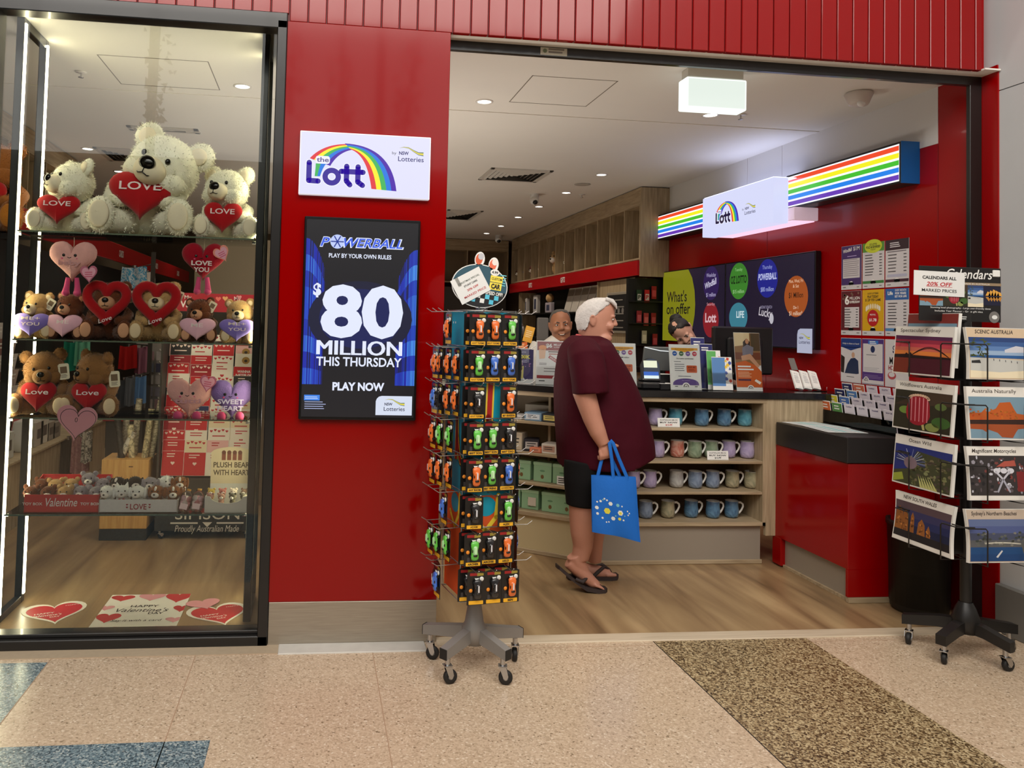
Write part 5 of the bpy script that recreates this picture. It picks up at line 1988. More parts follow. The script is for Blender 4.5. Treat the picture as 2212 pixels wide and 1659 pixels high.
# ------------------------------------------------------------------ service counter
KICK = mat('kick_steel', (166, 156, 142), .5, metal=.35)
SLAB = mat('black_counter_slab', (24, 22, 22), .22, coat=.3)
SHZ = [.295, .505, .718, .944]
t = thing('service_counter', 'oak service counter with four mug shelves and a black top', 'counter', (2.6, 1.2, 0))
b = MB()
x0, x1 = 1.985 - 2.6, 3.175 - 2.6
b.box(x0, x1, .0, .02, 1.122, 1.154, WOOD_PALE_H, .002)
b.box(x1 - .025, x1, .0, .45, .268, 1.122, WOOD_PALE, .002)
b.box(x0, x0 + .022, .0, .45, .268, 1.122, WOOD_PALE, .002)
b.box(x0, x1, .0, .45, .268, .295, WOOD_PALE_H, .002)
b.box(x0, x1, .42, .45, .29, 1.154, mat('oak_back', (120, 102, 78), .6))
b.box(x1, 3.63 - 2.6, .0, .03, .20, 1.154, WOOD_PALE, .002)
b.build('carcass', t)
for z in SHZ[1:]:
    MB().box(x0 + .022, x1 - .025, .004, .42, z - .02, z, WOOD_PALE_H, .002).build('shelf', t)
MB().box(x0 + .01, x1 - .02, .035, .06, .02, .268, KICK).build('kick_panel', t)
MB().box(x0, x1 - .01, .022, .05, .0015, .03, WOOD_PALE_H, .003).build('base_strip', t)
CT = 1.2
b = MB()
b.prism([(1.95, 1.185), (3.66, 1.185), (3.83, 1.185), (3.83, 1.66), (2.1, 1.66), (1.12, 2.36), (.86, 2.0)], 1.156, CT, SLAB)
tag(b.build('worktop', None, (0, 0, 0)), 'glossy black worktop running over both oak counter units', 'worktop')

LCX, LCY, LCR = 1.975, 1.205, math.radians(-35.9)
t = thing('corner_counter', 'angled oak counter unit stacked with boxes, left of the mug shelves', 'counter', (LCX, LCY, 0), LCR)
b = MB()
LL = 1.15
SHL = [.298, .505, .716, .940]
b.box(-LL, -.01, .0, .02, 1.122, 1.154, WOOD_PALE_H, .002)
b.box(-.02, .0, .0, .30, .268, 1.122, WOOD_PALE, .002)
b.box(-LL, -LL + .02, .0, .42, .268, 1.122, WOOD_PALE, .002)
b.box(-.44, -.42, .16, .40, .29, 1.122, WOOD_PALE, .002)
b.box(-LL, -.02, .0, .42, .268, .298, WOOD_PALE_H, .002)
b.box(-LL, -.02, .40, .42, .29, 1.154, mat('oak_back', (120, 102, 78), .6))
b.build('carcass', t)
for z in SHL[1:]:
    MB().box(-LL + .02, -.02, .004, .40, z - .02, z, WOOD_PALE_H, .002).build('shelf', t)
MB().box(-LL, -.01, .03, .06, .02, .268, mat('cream_kick', (206, 190, 150), .45, metal=.1)).build('kick_panel', t)
MB().box(-LL, .0, .015, .04, .0015, .03, WOOD_PALE_H, .003).build('base_strip', t)
LCM = T(LCX, LCY, 0) @ Matrix.Rotation(LCR, 4, 'Z')
LCI = LCM.inverted()


def lc(u, v, yl):
    """photo pixel on the vertical plane yl of the angled counter, in its own axes"""
    n = (LCM.to_3x3() @ Vector((0, 1, 0)))
    d = at(u, v, y=1.0) - EYE
    k = (LCM @ Vector((0, yl, 0)) - EYE).dot(n) / d.dot(n)
    return LCI @ (EYE + d * k)


def lput(x, y, z):
    return LCM @ Vector((x, y, z))


# ------------------------------------------------------------------ mugs
GLAZE = {}


def glaze(name, a, b_, c):
    m = ramp_mat('glaze_' + name, [(.25, a), (.48, b_), (.62, c), (.8, a)], .2, 'wood', (1, 1, 1), (0, 0, 0), 11, 4, coat=.4)
    return m


GL = {'lilac': glaze('lilac', (136, 124, 168), (178, 164, 196), (110, 96, 140)), 'teal': glaze('teal', (40, 90, 120), (96, 160, 178), (30, 56, 96)), 'navy': glaze('navy', (30, 50, 96), (90, 130, 160), (26, 36, 66)),
      'coral': glaze('coral', (214, 190, 172), (176, 96, 80), (226, 206, 190)), 'green': glaze('green', (70, 96, 74), (140, 156, 130), (50, 70, 60)), 'pale': glaze('pale', (206, 208, 202), (160, 158, 156), (222, 222, 214)),
      'moss': glaze('moss', (86, 100, 80), (170, 160, 130), (60, 66, 60)), 'slate': glaze('slate', (70, 86, 116), (130, 146, 168), (50, 60, 84))}
CUP_IN = mat('mug_inside', (226, 224, 216), .25, coat=.3)
MUG = {}


def mug(label, x, y, z, kind, rz=0):
    if kind not in MUG:
        pr = [(.0, .002), (.034, .002), (.044, .008), (.049, .03), (.049, .06), (.046, .085), (.0455, .105), (.047, .118)]
        MUG[kind] = [('body', MB().lathe(pr, GL[kind], 26).build('body').data)]
        b = MB()
        b.lathe([(.047, .118), (.0455, .1195), (.044, .118), (.043, .08), (.045, .03), (.03, .01), (0, .009)], CUP_IN, 26)
        MUG[kind].append(('lining', b.build('lining').data))
        b = MB()
        pts = [(.044, 0, .105), (.062, 0, .108), (.078, 0, .096), (.080, 0, .078), (.070, 0, .055), (.058, 0, .038), (.047, 0, .030)]
        b.tube(pts, [.008, .0075, .007, .007, .007, .0075, .008], CUP_IN, 10, flat=(1, .8))
        MUG[kind].append(('handle', b.build('handle').data))
        for nm, me in MUG[kind]:
            for o in [o for o in bpy.data.objects if o.data == me]:
                bpy.data.objects.remove(o)
    t = thing('mug', label, 'mug', (x, y, z), math.radians(rz), 'patterned mugs on the counter shelves')
    for nm, me in MUG[kind]:
        o = bpy.data.objects.new(nm, me)
        COL.objects.link(o)
        o.parent = t
    return t


ROWN = ['lowest', 'third', 'second', 'top']
rows = {3: [(1352, 'moss'), (1420, 'lilac'), (1465, 'teal'), (1519, 'navy'), (1569, 'navy'), (1615, 'teal')],
        2: [(1383, 'pale'), (1425, 'lilac'), (1469, 'coral'), (1504, 'green'), (1541, 'green'), (1580, 'lilac'), (1617, 'lilac')],
        1: [(1371, 'lilac'), (1408, 'lilac'), (1467, 'pale'), (1505, 'slate'), (1544, 'slate'), (1588, 'moss'), (1626, 'moss')],
        0: [(1398, 'slate'), (1447, 'moss'), (1499, 'navy'), (1543, 'navy'), (1585, 'navy')]}
DESC = {'lilac': 'lilac', 'teal': 'teal and blue', 'navy': 'dark blue', 'coral': 'coral patterned', 'green': 'green patterned', 'pale': 'pale marbled', 'moss': 'mossy green', 'slate': 'slate blue'}
NTH = ['first', 'second', 'third', 'fourth', 'fifth', 'sixth', 'last']
for s, lst in rows.items():
    for i, (u, kind) in enumerate(lst):
        p = at(u, {3: 919, 2: 987, 1: 1053, 0: 1118}[s], y=1.335)
        mug('%s mug, %s from the left on the %s mug shelf' % (DESC[kind], NTH[i] if i < len(lst) - 1 else 'last', ROWN[s]), p.x - .012, 1.335 + .01 * ((i * 7) % 3), SHZ[s] + .0008, kind, -14 + (i * 37) % 16)


def price_card(label, u0, u1, v0, v1, y, z, lines):
    a, c = at(u0, v1, y=y), at(u1, v0, y=y)
    w, h = c.x - a.x, .062
    b = MB()
    b.M = RX(-8) @ T(0, 0, h / 2) @ FRONT
    b.prism(rect(w, h), -.0008, .0008, WHITE)
    for i, (s, hh, cc) in enumerate(lines):
        b.text(s, hh, cc, 0, .012 - i * .017, .0014, w=w * (.8 if i < 2 else .3), bold=.03)
    return tag(b.build('price_card', None, ((a.x + c.x) / 2, y, z + .001)), label, 'price card', 'price cards on the mug shelves')


price_card('white price card leaning before the mugs on the top shelf', 1421, 1469, 904, 927, 1.245, SHZ[3], [('AUSTRALIAN MUGS', .010, INK), ('BUY NOW', .010, INK), ('$12.99', .011, col((180, 30, 40)))])
price_card('white price card leaning before the mugs on the second shelf', 1528, 1574, 971, 994, 1.245, SHZ[2], [('AUSTRALIAN MUGS', .010, INK), ('BUY NOW', .010, INK), ('$12.99', .011, INK)])

# ------------------------------------------------------------------ boxes in the angled unit
MINT = mat('mint_box', (150, 190, 150), .5)
MINT2 = mat('mint_box_lid', (168, 206, 168), .5)


def gift_box(label, u, k, w=.15, yl=.07, d=.15, h=.135):
    x = lc(u, 1000, yl).x
    t = thing('mint_gift_box', label, 'gift box', lput(x, yl + d / 2, SHL[k] + .0006), LCR, 'mint gift boxes in the angled counter')
    MB().box(-w / 2, w / 2, -d / 2, d / 2, 0, h, MINT, .003).build('box', t)
    MB().box(-w / 2 - .002, w / 2 + .002, -d / 2 - .002, d / 2 + .002, h - .02, h + .004, MINT2, .003).build('lid', t)
    b = MB()
    b.M = T(0, -d / 2 - .0005, h * .42) @ FRONT
    b.flat(ngon(14, .012, .015, 0, -.02), col((120, 90, 50)), .0004)
    b.flat(ngon(10, .02, .007, 0, .022), col((104, 146, 110)), .0004)
    b.build('emblem', t)
    return t


for k, lst in ((1, ((1127, 'first'), (1172, 'second'), (1214, 'third'))), (0, ((1107, 'first'), (1146, 'second'), (1190, 'third'), (1226, 'fourth')))):
    for u, w in lst:
        gift_box('mint green gift box, %s from the left on the %s shelf of the angled counter' % (w, ('lowest', 'third')[k]), u, k, w=.128 if k == 0 else .135)
b = MB().box(-.05, .05, -.002, .002, 0, .06, WHITE, .001)
b.M = T(0, -.0021, .03) @ FRONT
b.lines(-.04, .04, .012, 3, .014, .006, INK)
q = lc(1218, 1030, .05)
tag(b.build('price_card', None, lput(q.x, .05, SHL[1] + .001), LCR), 'small white price card before the mint boxes on the third shelf', 'price card')
q = lc(1148, 1092, .05)
b = MB().box(-.03, .03, -.0015, .0015, 0, .06, mat('label_card', (206, 196, 180), .6))
tag(b.build('price_card', None, lput(q.x, .058, SHL[0] + .03), LCR), 'pale label on the second mint box of the lowest shelf', 'label')


def carton(label, u, k, w, d, h, m, m2=None, yl=.06, rz=0, name='product_box'):
    x = lc(u, 940, yl).x
    t = thing(name, label, 'box', lput(x, yl + d / 2, SHL[k] + .0006), LCR + math.radians(rz), 'small boxes in the angled counter')
    MB().box(-w / 2, w / 2, -d / 2, d / 2, 0, h, m, .003).build('carton', t)
    b = MB()
    b.M = T(0, -d / 2 - .0004, h / 2) @ FRONT
    b.flat(rect(w * .8, h * .6), m2 or WHITE, .0003)
    b.lines(-w * .3, w * .3, h * .12, 2, h * .2, h * .07, INK, .0008)
    b.build('label', t)
    return t


carton('cream tall box at the left of the second shelf of the angled counter', 1118, 2, .07, .12, .125, col((200, 184, 160)), col((214, 200, 176)))
carton('black box with white label on the second shelf of the angled counter', 1142, 2, .11, .14, .085, col((40, 38, 46)), col((190, 186, 180)), rz=18)
carton('flat orange pack on the second shelf of the angled counter', 1157, 2, .09, .1, .035, col((214, 120, 84)), col((226, 150, 120)), yl=.02)
carton('white box with red end on the second shelf of the angled counter', 1186, 2, .11, .14, .07, col((222, 214, 202)), col((190, 150, 130)), yl=.03)
carton('blue and white clear topped box on the top shelf of the angled counter', 1150, 3, .13, .16, .06, col((120, 150, 176)), col((210, 216, 222)), yl=.03)
carton('black and yellow box on the top shelf of the angled counter', 1186, 3, .11, .16, .06, col((40, 42, 48)), col((216, 196, 110)), yl=.03)
carton('pale low tray at the left of the top shelf of the angled counter', 1112, 3, .10, .12, .035, col((206, 200, 196)), col((176, 170, 170)), yl=.03)
x = lc(1165, 880, .2).x
b = MB().box(-.12, .12, -.08, .08, 0, .10, mat('clear_tub', (150, 140, 124), .3), .004)
tag(b.build('storage_tub', None, lput(x, .30, SHL[3] + .0006), LCR), 'grey tub behind the packets on the top shelf of the angled counter', 'tub')

# ------------------------------------------------------------------ things standing on the worktop
ACRYL = glass_mat('acrylic', (.96, .97, .97), 1.45)


def stand(name, label, u0, u1, v0, y, deco, tilt=-8, back=WHITE, rz=0.0):
    a, c = at(u0, 838, y=y), at(u1, 838, y=y)
    w = c.x - a.x
    h = at((u0 + u1) / 2, v0, y=y).z - CT
    t = thing(name, label, 'sign stand', ((a.x + c.x) / 2, y, CT + .0008), rz)
    b = MB()
    b.M = RX(tilt)
    b.box(-w / 2, w / 2, -.001, .0015, .003, h, back)
    b.M = RX(tilt) @ T(0, -.001, h / 2) @ FRONT
    deco(b, w, h)
    b.build('sheet', t)
    b = MB()
    b.M = RX(tilt)
    b.box(-w / 2 - .002, w / 2 + .002, -.004, -.0025, .0, h, ACRYL)
    b.box(-w / 2 - .002, w / 2 + .002, .002, .0035, .0, h, ACRYL)
    b.M = Matrix.Identity(4)
    b.box(-w / 2 - .002, w / 2 + .002, -.004, .07, .0, .003, ACRYL)
    b.build('holder', t)
    return t


def lott_badge(b, x, y, r, c=INK):
    b.flat([(x + r * math.cos(a), y + r * math.sin(a)) for a in [PI * k / 14 for k in range(15)]], WHITE, .0018)
    pts = [(x + r * .6 * math.cos(a), y + r * .62 * math.sin(a)) for a in [PI * k / 10 for k in range(11)]]
    stroke(b, pts, r * .16, c, .0022)
    b.text('Lott', r * .34, c, x - r * .05, y + r * .02, .0024, w=r * .7, bold=.03)


def d_syndicate(b, w, h, big):
    b.flat(rect(w * .86, h * .05, 0, h * .40), col((226, 160, 40)), .0006)
    b.flat([(-w * .40, h * .385), (w * .40, h * .385), (0, h * .33)], col((226, 160, 40)), .0006)
    b.text('BUY Syndicate entries', h * .02, INK, 0, h * .39, .001, w=w * .6)
    for k, c in enumerate([(40, 90, 170), (70, 110, 70), (120, 90, 160), (196, 60, 80)]):
        b.flat(ngon(18, w * .075, None, (k - 1.5) * w * .215, h * .30), col(c), .001)
        b.lines((k - 1.5) * w * .215 - w * .04, (k - 1.5) * w * .215 + w * .04, h * .295, 1, 1, h * .012, WHITE, .0014, jitter=0)
    b.text(big, h * .028, INK, 0, h * .18, .001, w=w * .56, bold=.02)
    b.lines(-w * .36, -w * .1, h * .12, 1, 1, h * .012, col((120, 120, 120)), .001)
    b.lines(-w * .34, w * .02, h * .06, 4, h * .045, h * .012, col((90, 90, 100)), .001)
    b.flat(rrect(w * .34, h * .16, w * .03, 3, w * .21, -.035 * h), col((206, 92, 40)), .0012)
    b.text('$25.80', h * .03, col((90, 20, 10)), w * .21, -.01 * h, .0018, w=w * .24, bold=.02)
    b.lines(w * .1, w * .32, -.05 * h, 2, h * .03, h * .012, col((120, 36, 16)), .0018)
    b.lines(-w * .24, w * .26, -h * .2, 1, 1, h * .014, col((110, 110, 120)), .001)
    arc = [(w * .42 * math.cos(a), -h * .37 + h * .13 * math.sin(a) ** .8) for a in [PI * k / 16 for k in range(17)]]
    b.flat(arc, col((98, 74, 140)), .001)
    b.text('See instore', h * .018, col((180, 160, 210)), 0, -h * .29, .0016, w=w * .26)
    b.flat(rect(w * .84, h * .02, 0, -h * .375), col((98, 74, 140)), .0011)
    lott_badge(b, 0, -h * .42, w * .13)
    b.lines(-w * .36, -w * .24, -h * .42, 1, 1, h * .014, INK, .001)
    b.lines(w * .28, w * .38, -h * .42, 1, 1, h * .014, INK, .001)


def d_million(b, w, h):
    b.flat(rect(w * .94, h * .20, 0, h * .38), col((150, 44, 40)), .0006)
    b.text('$6', h * .085, WHITE, -w * .10, h * .35, .001, w=w * .2, bold=.04)
    b.text('MILLION', h * .05, WHITE, w * .22, h * .39, .001, w=w * .34, bold=.03)
    b.text('SUPERDRAW', h * .025, WHITE, w * .22, h * .345, .001, w=w * .34)
    b.flat(ngon(9, w * .13, h * .06, -w * .30, h * .34), col((240, 150, 70)), .0012)
    b.flat([(-w * .42, h * .3), (-w * .2, h * .3), (-w * .22, h * .1), (-w * .4, h * .08)], col((240, 190, 150)), .0012)
    b.lines(-w * .12, w * .42, h * .24, 1, 1, h * .025, col((120, 80, 70)), .001, jitter=0)
    b.lines(-w * .1, w * .3, h * .19, 1, 1, h * .02, col((180, 90, 70)), .001)
    X = T(w * .1, h * .06, .0012) @ RZ(-32)
    b.flat(rect(w * .46, h * .07), col((180, 40, 48)), 0, X)
    b.text('SOLD OUT', h * .035, WHITE, 0, -h * .016, .0008, w=w * .38, bold=.03, M=X)
    b.lines(-w * .4, -w * .12, -h * .02, 2, h * .03, h * .012, col((120, 110, 110)), .001)
    b.lines(-w * .25, w * .4, -h * .14, 2, h * .06, h * .016, col((130, 120, 120)), .001)
    b.flat(rect(w * .94, h * .07, 0, -h * .32), col((160, 40, 44)), .001)
    lott_badge(b, w * .16, -h * .37, w * .14)
    b.lines(-w * .4, -w * .2, -h * .42, 1, 1, h * .02, INK, .001)


def d_100k(b, w, h):
    b.flat(rect(w * .99, h * .99), col((46, 30, 96)), .0006)
    b.text('SCRATCH', h * .03, col((220, 210, 240)), 0, h * .40, .001, w=w * .3)
    b.text('$100K', h * .10, col((226, 214, 60)), 0, h * .23, .001, w=w * .72, bold=.05)
    b.lines(-w * .3, w * .3, h * .17, 2, h * .05, h * .018, col((214, 206, 236)), .001)
    R = random.Random(9)
    for k in range(16):
        b.flat(ngon(5, w * .03, h * .02, R.uniform(-.42, .42) * w, R.uniform(-.28, .1) * h), col(R.choice([(206, 130, 170), (150, 120, 190), (220, 200, 120)])), .001)
    b.flat([(-w * .05, -h * .36), (w * .05, -h * .36), (w * .07, h * .02), (w * .0, h * .0), (-w * .02, -h * .1)], col((210, 200, 110)), .0014)
    b.flat([(-w * .5, -h * .5), (w * .5, -h * .5), (w * .5, -h * .36), (w * .14, -h * .38), (0, -h * .28), (-w * .14, -h * .38), (-w * .5, -h * .34)], WHITE, .0012)
    lott_badge(b, 0, -h * .42, w * .1)


def d_responsible(b, w, h):
    b.flat(rect(w * .99, h * .55, 0, h * .22), col((150, 108, 66)), .0006)
    b.flat([(-w * .495, h * .495), (w * .1, h * .495), (w * .1, h * .3), (-w * .495, h * .26)], col((232, 206, 160)), .001)
    b.flat(rect(w * .35, h * .3, w * .32, h * .34), col((84, 66, 40)), .001)
    b.flat(rect(w * .99, h * .12, 0, h * .1), col((120, 62, 34)), .001)
    b.flat([(-w * .16, h * .34), (-.02 * w, h * .40), (w * .12, h * .34), (w * .1, h * .16), (-w * .16, h * .16)], col((50, 30, 22)), .0014)
    b.flat(ngon(12, w * .07, h * .045, 0, h * .35), col((196, 140, 104)), .0018)
    b.flat([(-w * .2, h * .24), (0, h * .3), (w * .24, h * .25), (w * .2, h * .12), (-w * .2, h * .1)], col((120, 116, 128)), .0016)
    b.flat([(-w * .26, h * .1), (w * .1, h * .14), (w * .44, -h * .06), (w * .36, -h * .1), (w * .06, h * .04), (-w * .24, h * .02)], col((200, 150, 116)), .0018)
    b.flat([(-w * .495, h * -.02), (-w * .1, h * .02), (w * .3, -h * .06), (w * .495, -h * .16), (w * .495, -h * .43), (-w * .495, -h * .43)], col((206, 96, 34)), .0016)
    b.lines(-w * .42, w * .2, -h * .09, 2, h * .05, h * .025, WHITE, .002)
    b.lines(-w * .42, w * .14, -h * .18, 4, h * .026, h * .01, col((240, 190, 150)), .002)
    b.flat(rrect(w * .5, h * .03, h * .012, 2, -w * .18, -h * .305), col((70, 24, 60)), .002)
    b.flat([(w * .2, -h * .32), (w * .4, -h * .38), (w * .46, -h * .34), (w * .26, -h * .29)], col((240, 236, 226)), .002)
    b.flat(rect(w * .99, h * .07, 0, -h * .46), WHITE, .0016)
    lott_badge(b, w * .04, -h * .45, w * .13)


stand('sign_stand', 'purple $100K scratch ticket sign on the worktop behind the keyring spinner', 1104, 1150, 754, 1.62, d_100k, rz=-.3)
stand('sign_stand', 'red and white $6 million sign stand marked SOLD OUT beside the big man', 1158, 1224, 736, 1.52, d_million, rz=-.3)
stand('sign_stand', "white syndicate sign stand directly before the big man's chest", 1310, 1376, 741, 1.245, lambda b, w, h: d_syndicate(b, w, h, 'Powerball $80 million'))
stand('sign_stand', 'white syndicate sign stand beside the ticket terminal, below the bending woman', 1449, 1516, 744, 1.245, lambda b, w, h: d_syndicate(b, w, h, 'Oz Lotto syndicates'))
stand('sign_stand', 'tall orange sign stand with a seated woman photo near the right of the worktop', 1592, 1648, 718, 1.245, d_responsible)
# orange leaflets clipped above the purple sign
for dx, dz, rot, w, lb in ((-.03, 0, -6, .10, 'orange ticket leaflet just above the purple sign'), (.03, .10, 14, .07, 'golden ticket leaflet tilted above the orange one')):
    p = at(1134, 748, y=1.72)
    b = MB()
    b.M = RY(rot) @ FRONT
    b.prism(rect(w, .12 if dz else .075), -.0008, .0008, col((226, 110, 50)) if not dz else col((232, 170, 60)))
    b.lines(-w * .35, w * .35, .02, 4, .014, .006, col((250, 220, 170)), .0014)
    t = thing('ticket_leaflet', lb, 'leaflet', (p.x + dx, 1.72 + dz * .1, p.z - .01 + dz))
    b.build('leaflet', t)
    MB().tube([(0, .004, -.02), (0, .004, -(p.z + dz - .01 - CT) + .001)], .003, BLACK, 6).build('wire_holder', t)

# ticket terminal
p = at(1405, 832, y=1.32)
t = thing('ticket_terminal', 'black ticket terminal with a glowing customer display on the worktop', 'terminal', (p.x, 1.33, CT + .0008))
PLB = mat('terminal_black', (26, 26, 28), .35)
b = MB()
b.box(-.085, .10, -.06, .14, 0, .05, PLB, .012)
b.box(-.06, .075, -.02, .08, .05, .075, PLB, .01)
b.build('base', t)
b = MB()
X = T(.0, .0, .06) @ RX(-14)
oval = [(-.06, 0), (.075, 0), (.078, .10)] + [(.009 + .069 * math.cos(a), .10 + .06 * math.sin(a)) for a in [PI * k / 12 for k in range(1, 12)]] + [(-.06, .10)]
b.prism(oval, -.012, .012, PLB, M=X @ FRONT)
b.build('display_body', t)
b = MB()
X2 = X @ T(.008, -.0125, .0) @ FRONT
b.flat([(x * .86, .012 + y * .9) for x, y in oval], glow((40, 50, 64), 1.0), .0006, X2)
b.flat(rect(.10, .05, 0, .115), glow((232, 236, 206), 1.0), .001, X2)
b.flat(rect(.11, .03, 0, .045), glow((40, 96, 190), 1.0), .001, X2)
b.flat(rect(.11, .022, 0, .022), glow((224, 240, 240), 1.0), .0012, X2)
b.build('customer_screen', t)
p = at(1420, 775, y=1.48)
t = thing('operator_screen', 'grey back of an operator screen with a white rim behind the terminal', 'monitor', (p.x + .03, 1.50, CT + .0008))
b = MB()
X = T(0, 0, .12) @ RX(12)
b.box(-.14, .18, -.012, .012, .0, .18, mat('screen_back_grey', (96, 98, 98), .4), .006, M=X)
b.build('housing', t)
MB().tube([(-.14, -.014, .178), (-.02, -.016, .155), (.18, -.016, .145)], .003, glow((236, 240, 240), 1.0), 6, M=X).build('rim', t)
MB().box(-.03, .05, -.03, .06, 0, .02, PLB, .004).box(-.01, .03, -.0, .03, .018, .16, PLB, .004).build('foot', t)
for i, (u, v, rz, lb) in enumerate(((1434, 808, 8, 'white ticket slip lying behind the terminal'), (1436, 828, 18, 'white ticket slip sloping down beside the terminal'))):
    p = at(u, v, y=1.40 - i * .1)
    t = thing('ticket_slip', lb, 'paper', (p.x, 1.40 - i * .1, CT + .0008), group='ticket slips by the terminal')
    hz = p.z - CT
    MB().box(-.055, .055, -.05, .05, hz - .001, hz, WHITE, M=T(0, 0, 0)).build('slip', t)
    MB().box(-.05, .05, -.045, .045, 0, hz - .0012, PLB, .004).build('tray', t)
# brochure holder
p = at(1556, 842, y=1.25)
t = thing('brochure_holder', 'stepped clear brochure holder on the worktop', 'brochure holder', (p.x, 1.27, CT + .0008))
b = MB()
b.box(-.105, .115, .0, .20, 0, .004, ACRYL)
for k in range(4):
    b.box(-.105 + .02 * (3 - k) - .02, .095 - .02 * k + .02, .01 + .045 * k, .013 + .045 * k, 0, .13 + .03 * k, ACRYL)
b.build('holder', t)
BC = [((92, 138, 196), (200, 80, 60), 'light blue patterned'), ((96, 176, 96), (220, 200, 190), 'green and white'), ((36, 40, 100), (36, 40, 100), 'navy, second tallest,'), ((44, 46, 110), (44, 46, 110), 'tallest navy')]
for k, (c1, c2, nm) in enumerate(BC):
    w = .105 if k else .15
    h = .235 + .045 * k if k else .235
    b = MB()
    b.M = RX(-8) @ FRONT
    b.prism(rect(w, h, 0, h / 2), -.003, .001, WHITE)
    b.flat(rect(w * .66, h * .86, -w * .17, h * .55), col(c1), .0014)
    if k < 2:
        R = random.Random(k)
        for j in range(14):
            b.flat(ngon(3 + j % 4, w * .09, None, w * (.2 + .1 * (j % 3)), h * (.16 + .06 * j), j), col(R.choice([(200, 70, 50), (240, 200, 70), (70, 90, 170), (240, 240, 240)])), .0014)
    else:
        b.flat(rect(w * .99, h * .98, 0, h * .5), col(c1), .0013)
        b.lines(-w * .3, w * .3, h * .9, 2, h * .05, h * .025, WHITE, .0018)
    p2 = (p.x + .035 - .035 * k + (0 if k else .0), 1.275 + .045 * k, CT + .006)
    tag(b.build('brochure', None, p2), nm + ' brochure standing in the clear holder', 'brochure', 'brochures in the clear holder')
# monitor back
p = at(1612, 760, y=1.60)
t = thing('till_monitor', 'large dark till monitor seen from behind above the worktop', 'monitor', (p.x, 1.62, CT + .0008))
b = MB()
b.box(-.26, .22, -.02, .03, .10, .46, mat('monitor_black', (16, 15, 17), .4), .012)
b.box(-.16, .12, -.05, -.02, .16, .38, mat('monitor_black', (16, 15, 17), .4), .02)
b.build('screen_back', t)
MB().box(-.03, .03, -.03, .0, .02, .2, PLB, .006).box(-.10, .10, -.07, .08, .0, .02, PLB, .005).build('stand', t)
# coupon stand near the right wall
p = at(1745, 842, y=1.40)
t = thing('coupon_holder', 'clear coupon holder with three fans of white slips by the red wall', 'coupon holder', (p.x, 1.40, CT + .0008))
MB().box(-.11, .11, -.06, .10, 0, .006, ACRYL).box(-.11, .11, -.06, -.056, 0, .035, ACRYL).box(-.11, .11, .09, .094, 0, .12, ACRYL).build('holder', t)
for k in range(3):
    b = MB()
    b.M = T(-.07 + k * .07, .0, .01) @ RY(10) @ RX(-38)
    for j in range(4):
        b.box(-.03, .03, -.004 * j, -.004 * j + .001, 0, .17 - .006 * j, WHITE)
    b.M = b.M @ T(0, -.0125, 0) @ FRONT
    b.text('the Lott', .008, col((90, 90, 110)), 0, .13, .0008, w=.03)
    b.lines(-.02, .02, .11, 5, .014, .004, col((160, 160, 166)), .0008)
    b.build('slips', t)
b = MB()
b.M = RX(-30) @ FRONT
b.prism(rect(.05, .10), -.001, .001, mat('grey_card', (112, 108, 104), .5))
tag(b.build('ticket_leaflet', None, (p.x - .035, 1.53, CT + .19)), 'grey leaflet sticking up behind the white coupon slips', 'leaflet')

# ------------------------------------------------------------------ low red counter
t = thing('entry_counter', 'low red entry counter with thick black top by the right wall', 'counter', (3.235, .434, 0))
b = MB()
b.box(.012, .59, .008, .80, .20, .838, RED_WALL, .002)
b.box(.012, .59, .008, .03, .035, .20, RED_WALL, .002)
b.box(.012, .05, .70, .80, .012, .20, RED_WALL, .002)
b.build('cabinet', t)
MB().box(.045, .06, .03, .70, .02, .20, KICK).build('kick_panel', t)
MB().box(.03, .59, .03, .70, .0015, .02, WOOD_PALE_H).box(.015, .59, .0, .028, .0015, .034, WOOD_PALE_H, .002).build('base_strip', t)
MB().box(0, .592, 0, .75, .84, .997, mat('black_stone_top', (34, 31, 31), .35), .004).build('top', t)
ECZ = .998
for i, (x, y, rz, lb) in enumerate(((3.42, 1.02, 8, 'newspaper-like white form sheet lying farther along the red counter'), (3.40, .80, -6, 'white form sheet lying on the red counter near the front edge'))):
    b = MB()
    b.box(-.13, .13, -.17, .17, 0, .001, WHITE)
    for k in range(5):
        b.flat(rect(.04, .3, -.1 + k * .05, 0), col((190 - 20 * (k % 3), 196, 200)), .0014)
    tag(b.build('form_sheet', None, (x, y, ECZ + .0006 + .0012 * i), math.radians(rz)), lb, 'paper', 'forms on the red counter')
t = thing('leaflet_rack', 'clear stepped leaflet rack full of white coupons on the red counter', 'leaflet rack', (3.70, .83, ECZ + .001))
b = MB()
b.box(-.10, .125, -.34, .40, 0, .004, ACRYL)
for k in range(4):
    b.box(-.10 + .055 * k, -.097 + .055 * k, -.34, .40, 0, .09 + .045 * k, ACRYL)
b.build('holder', t)
WHO = ['front row', 'second row', 'third row', 'back row']
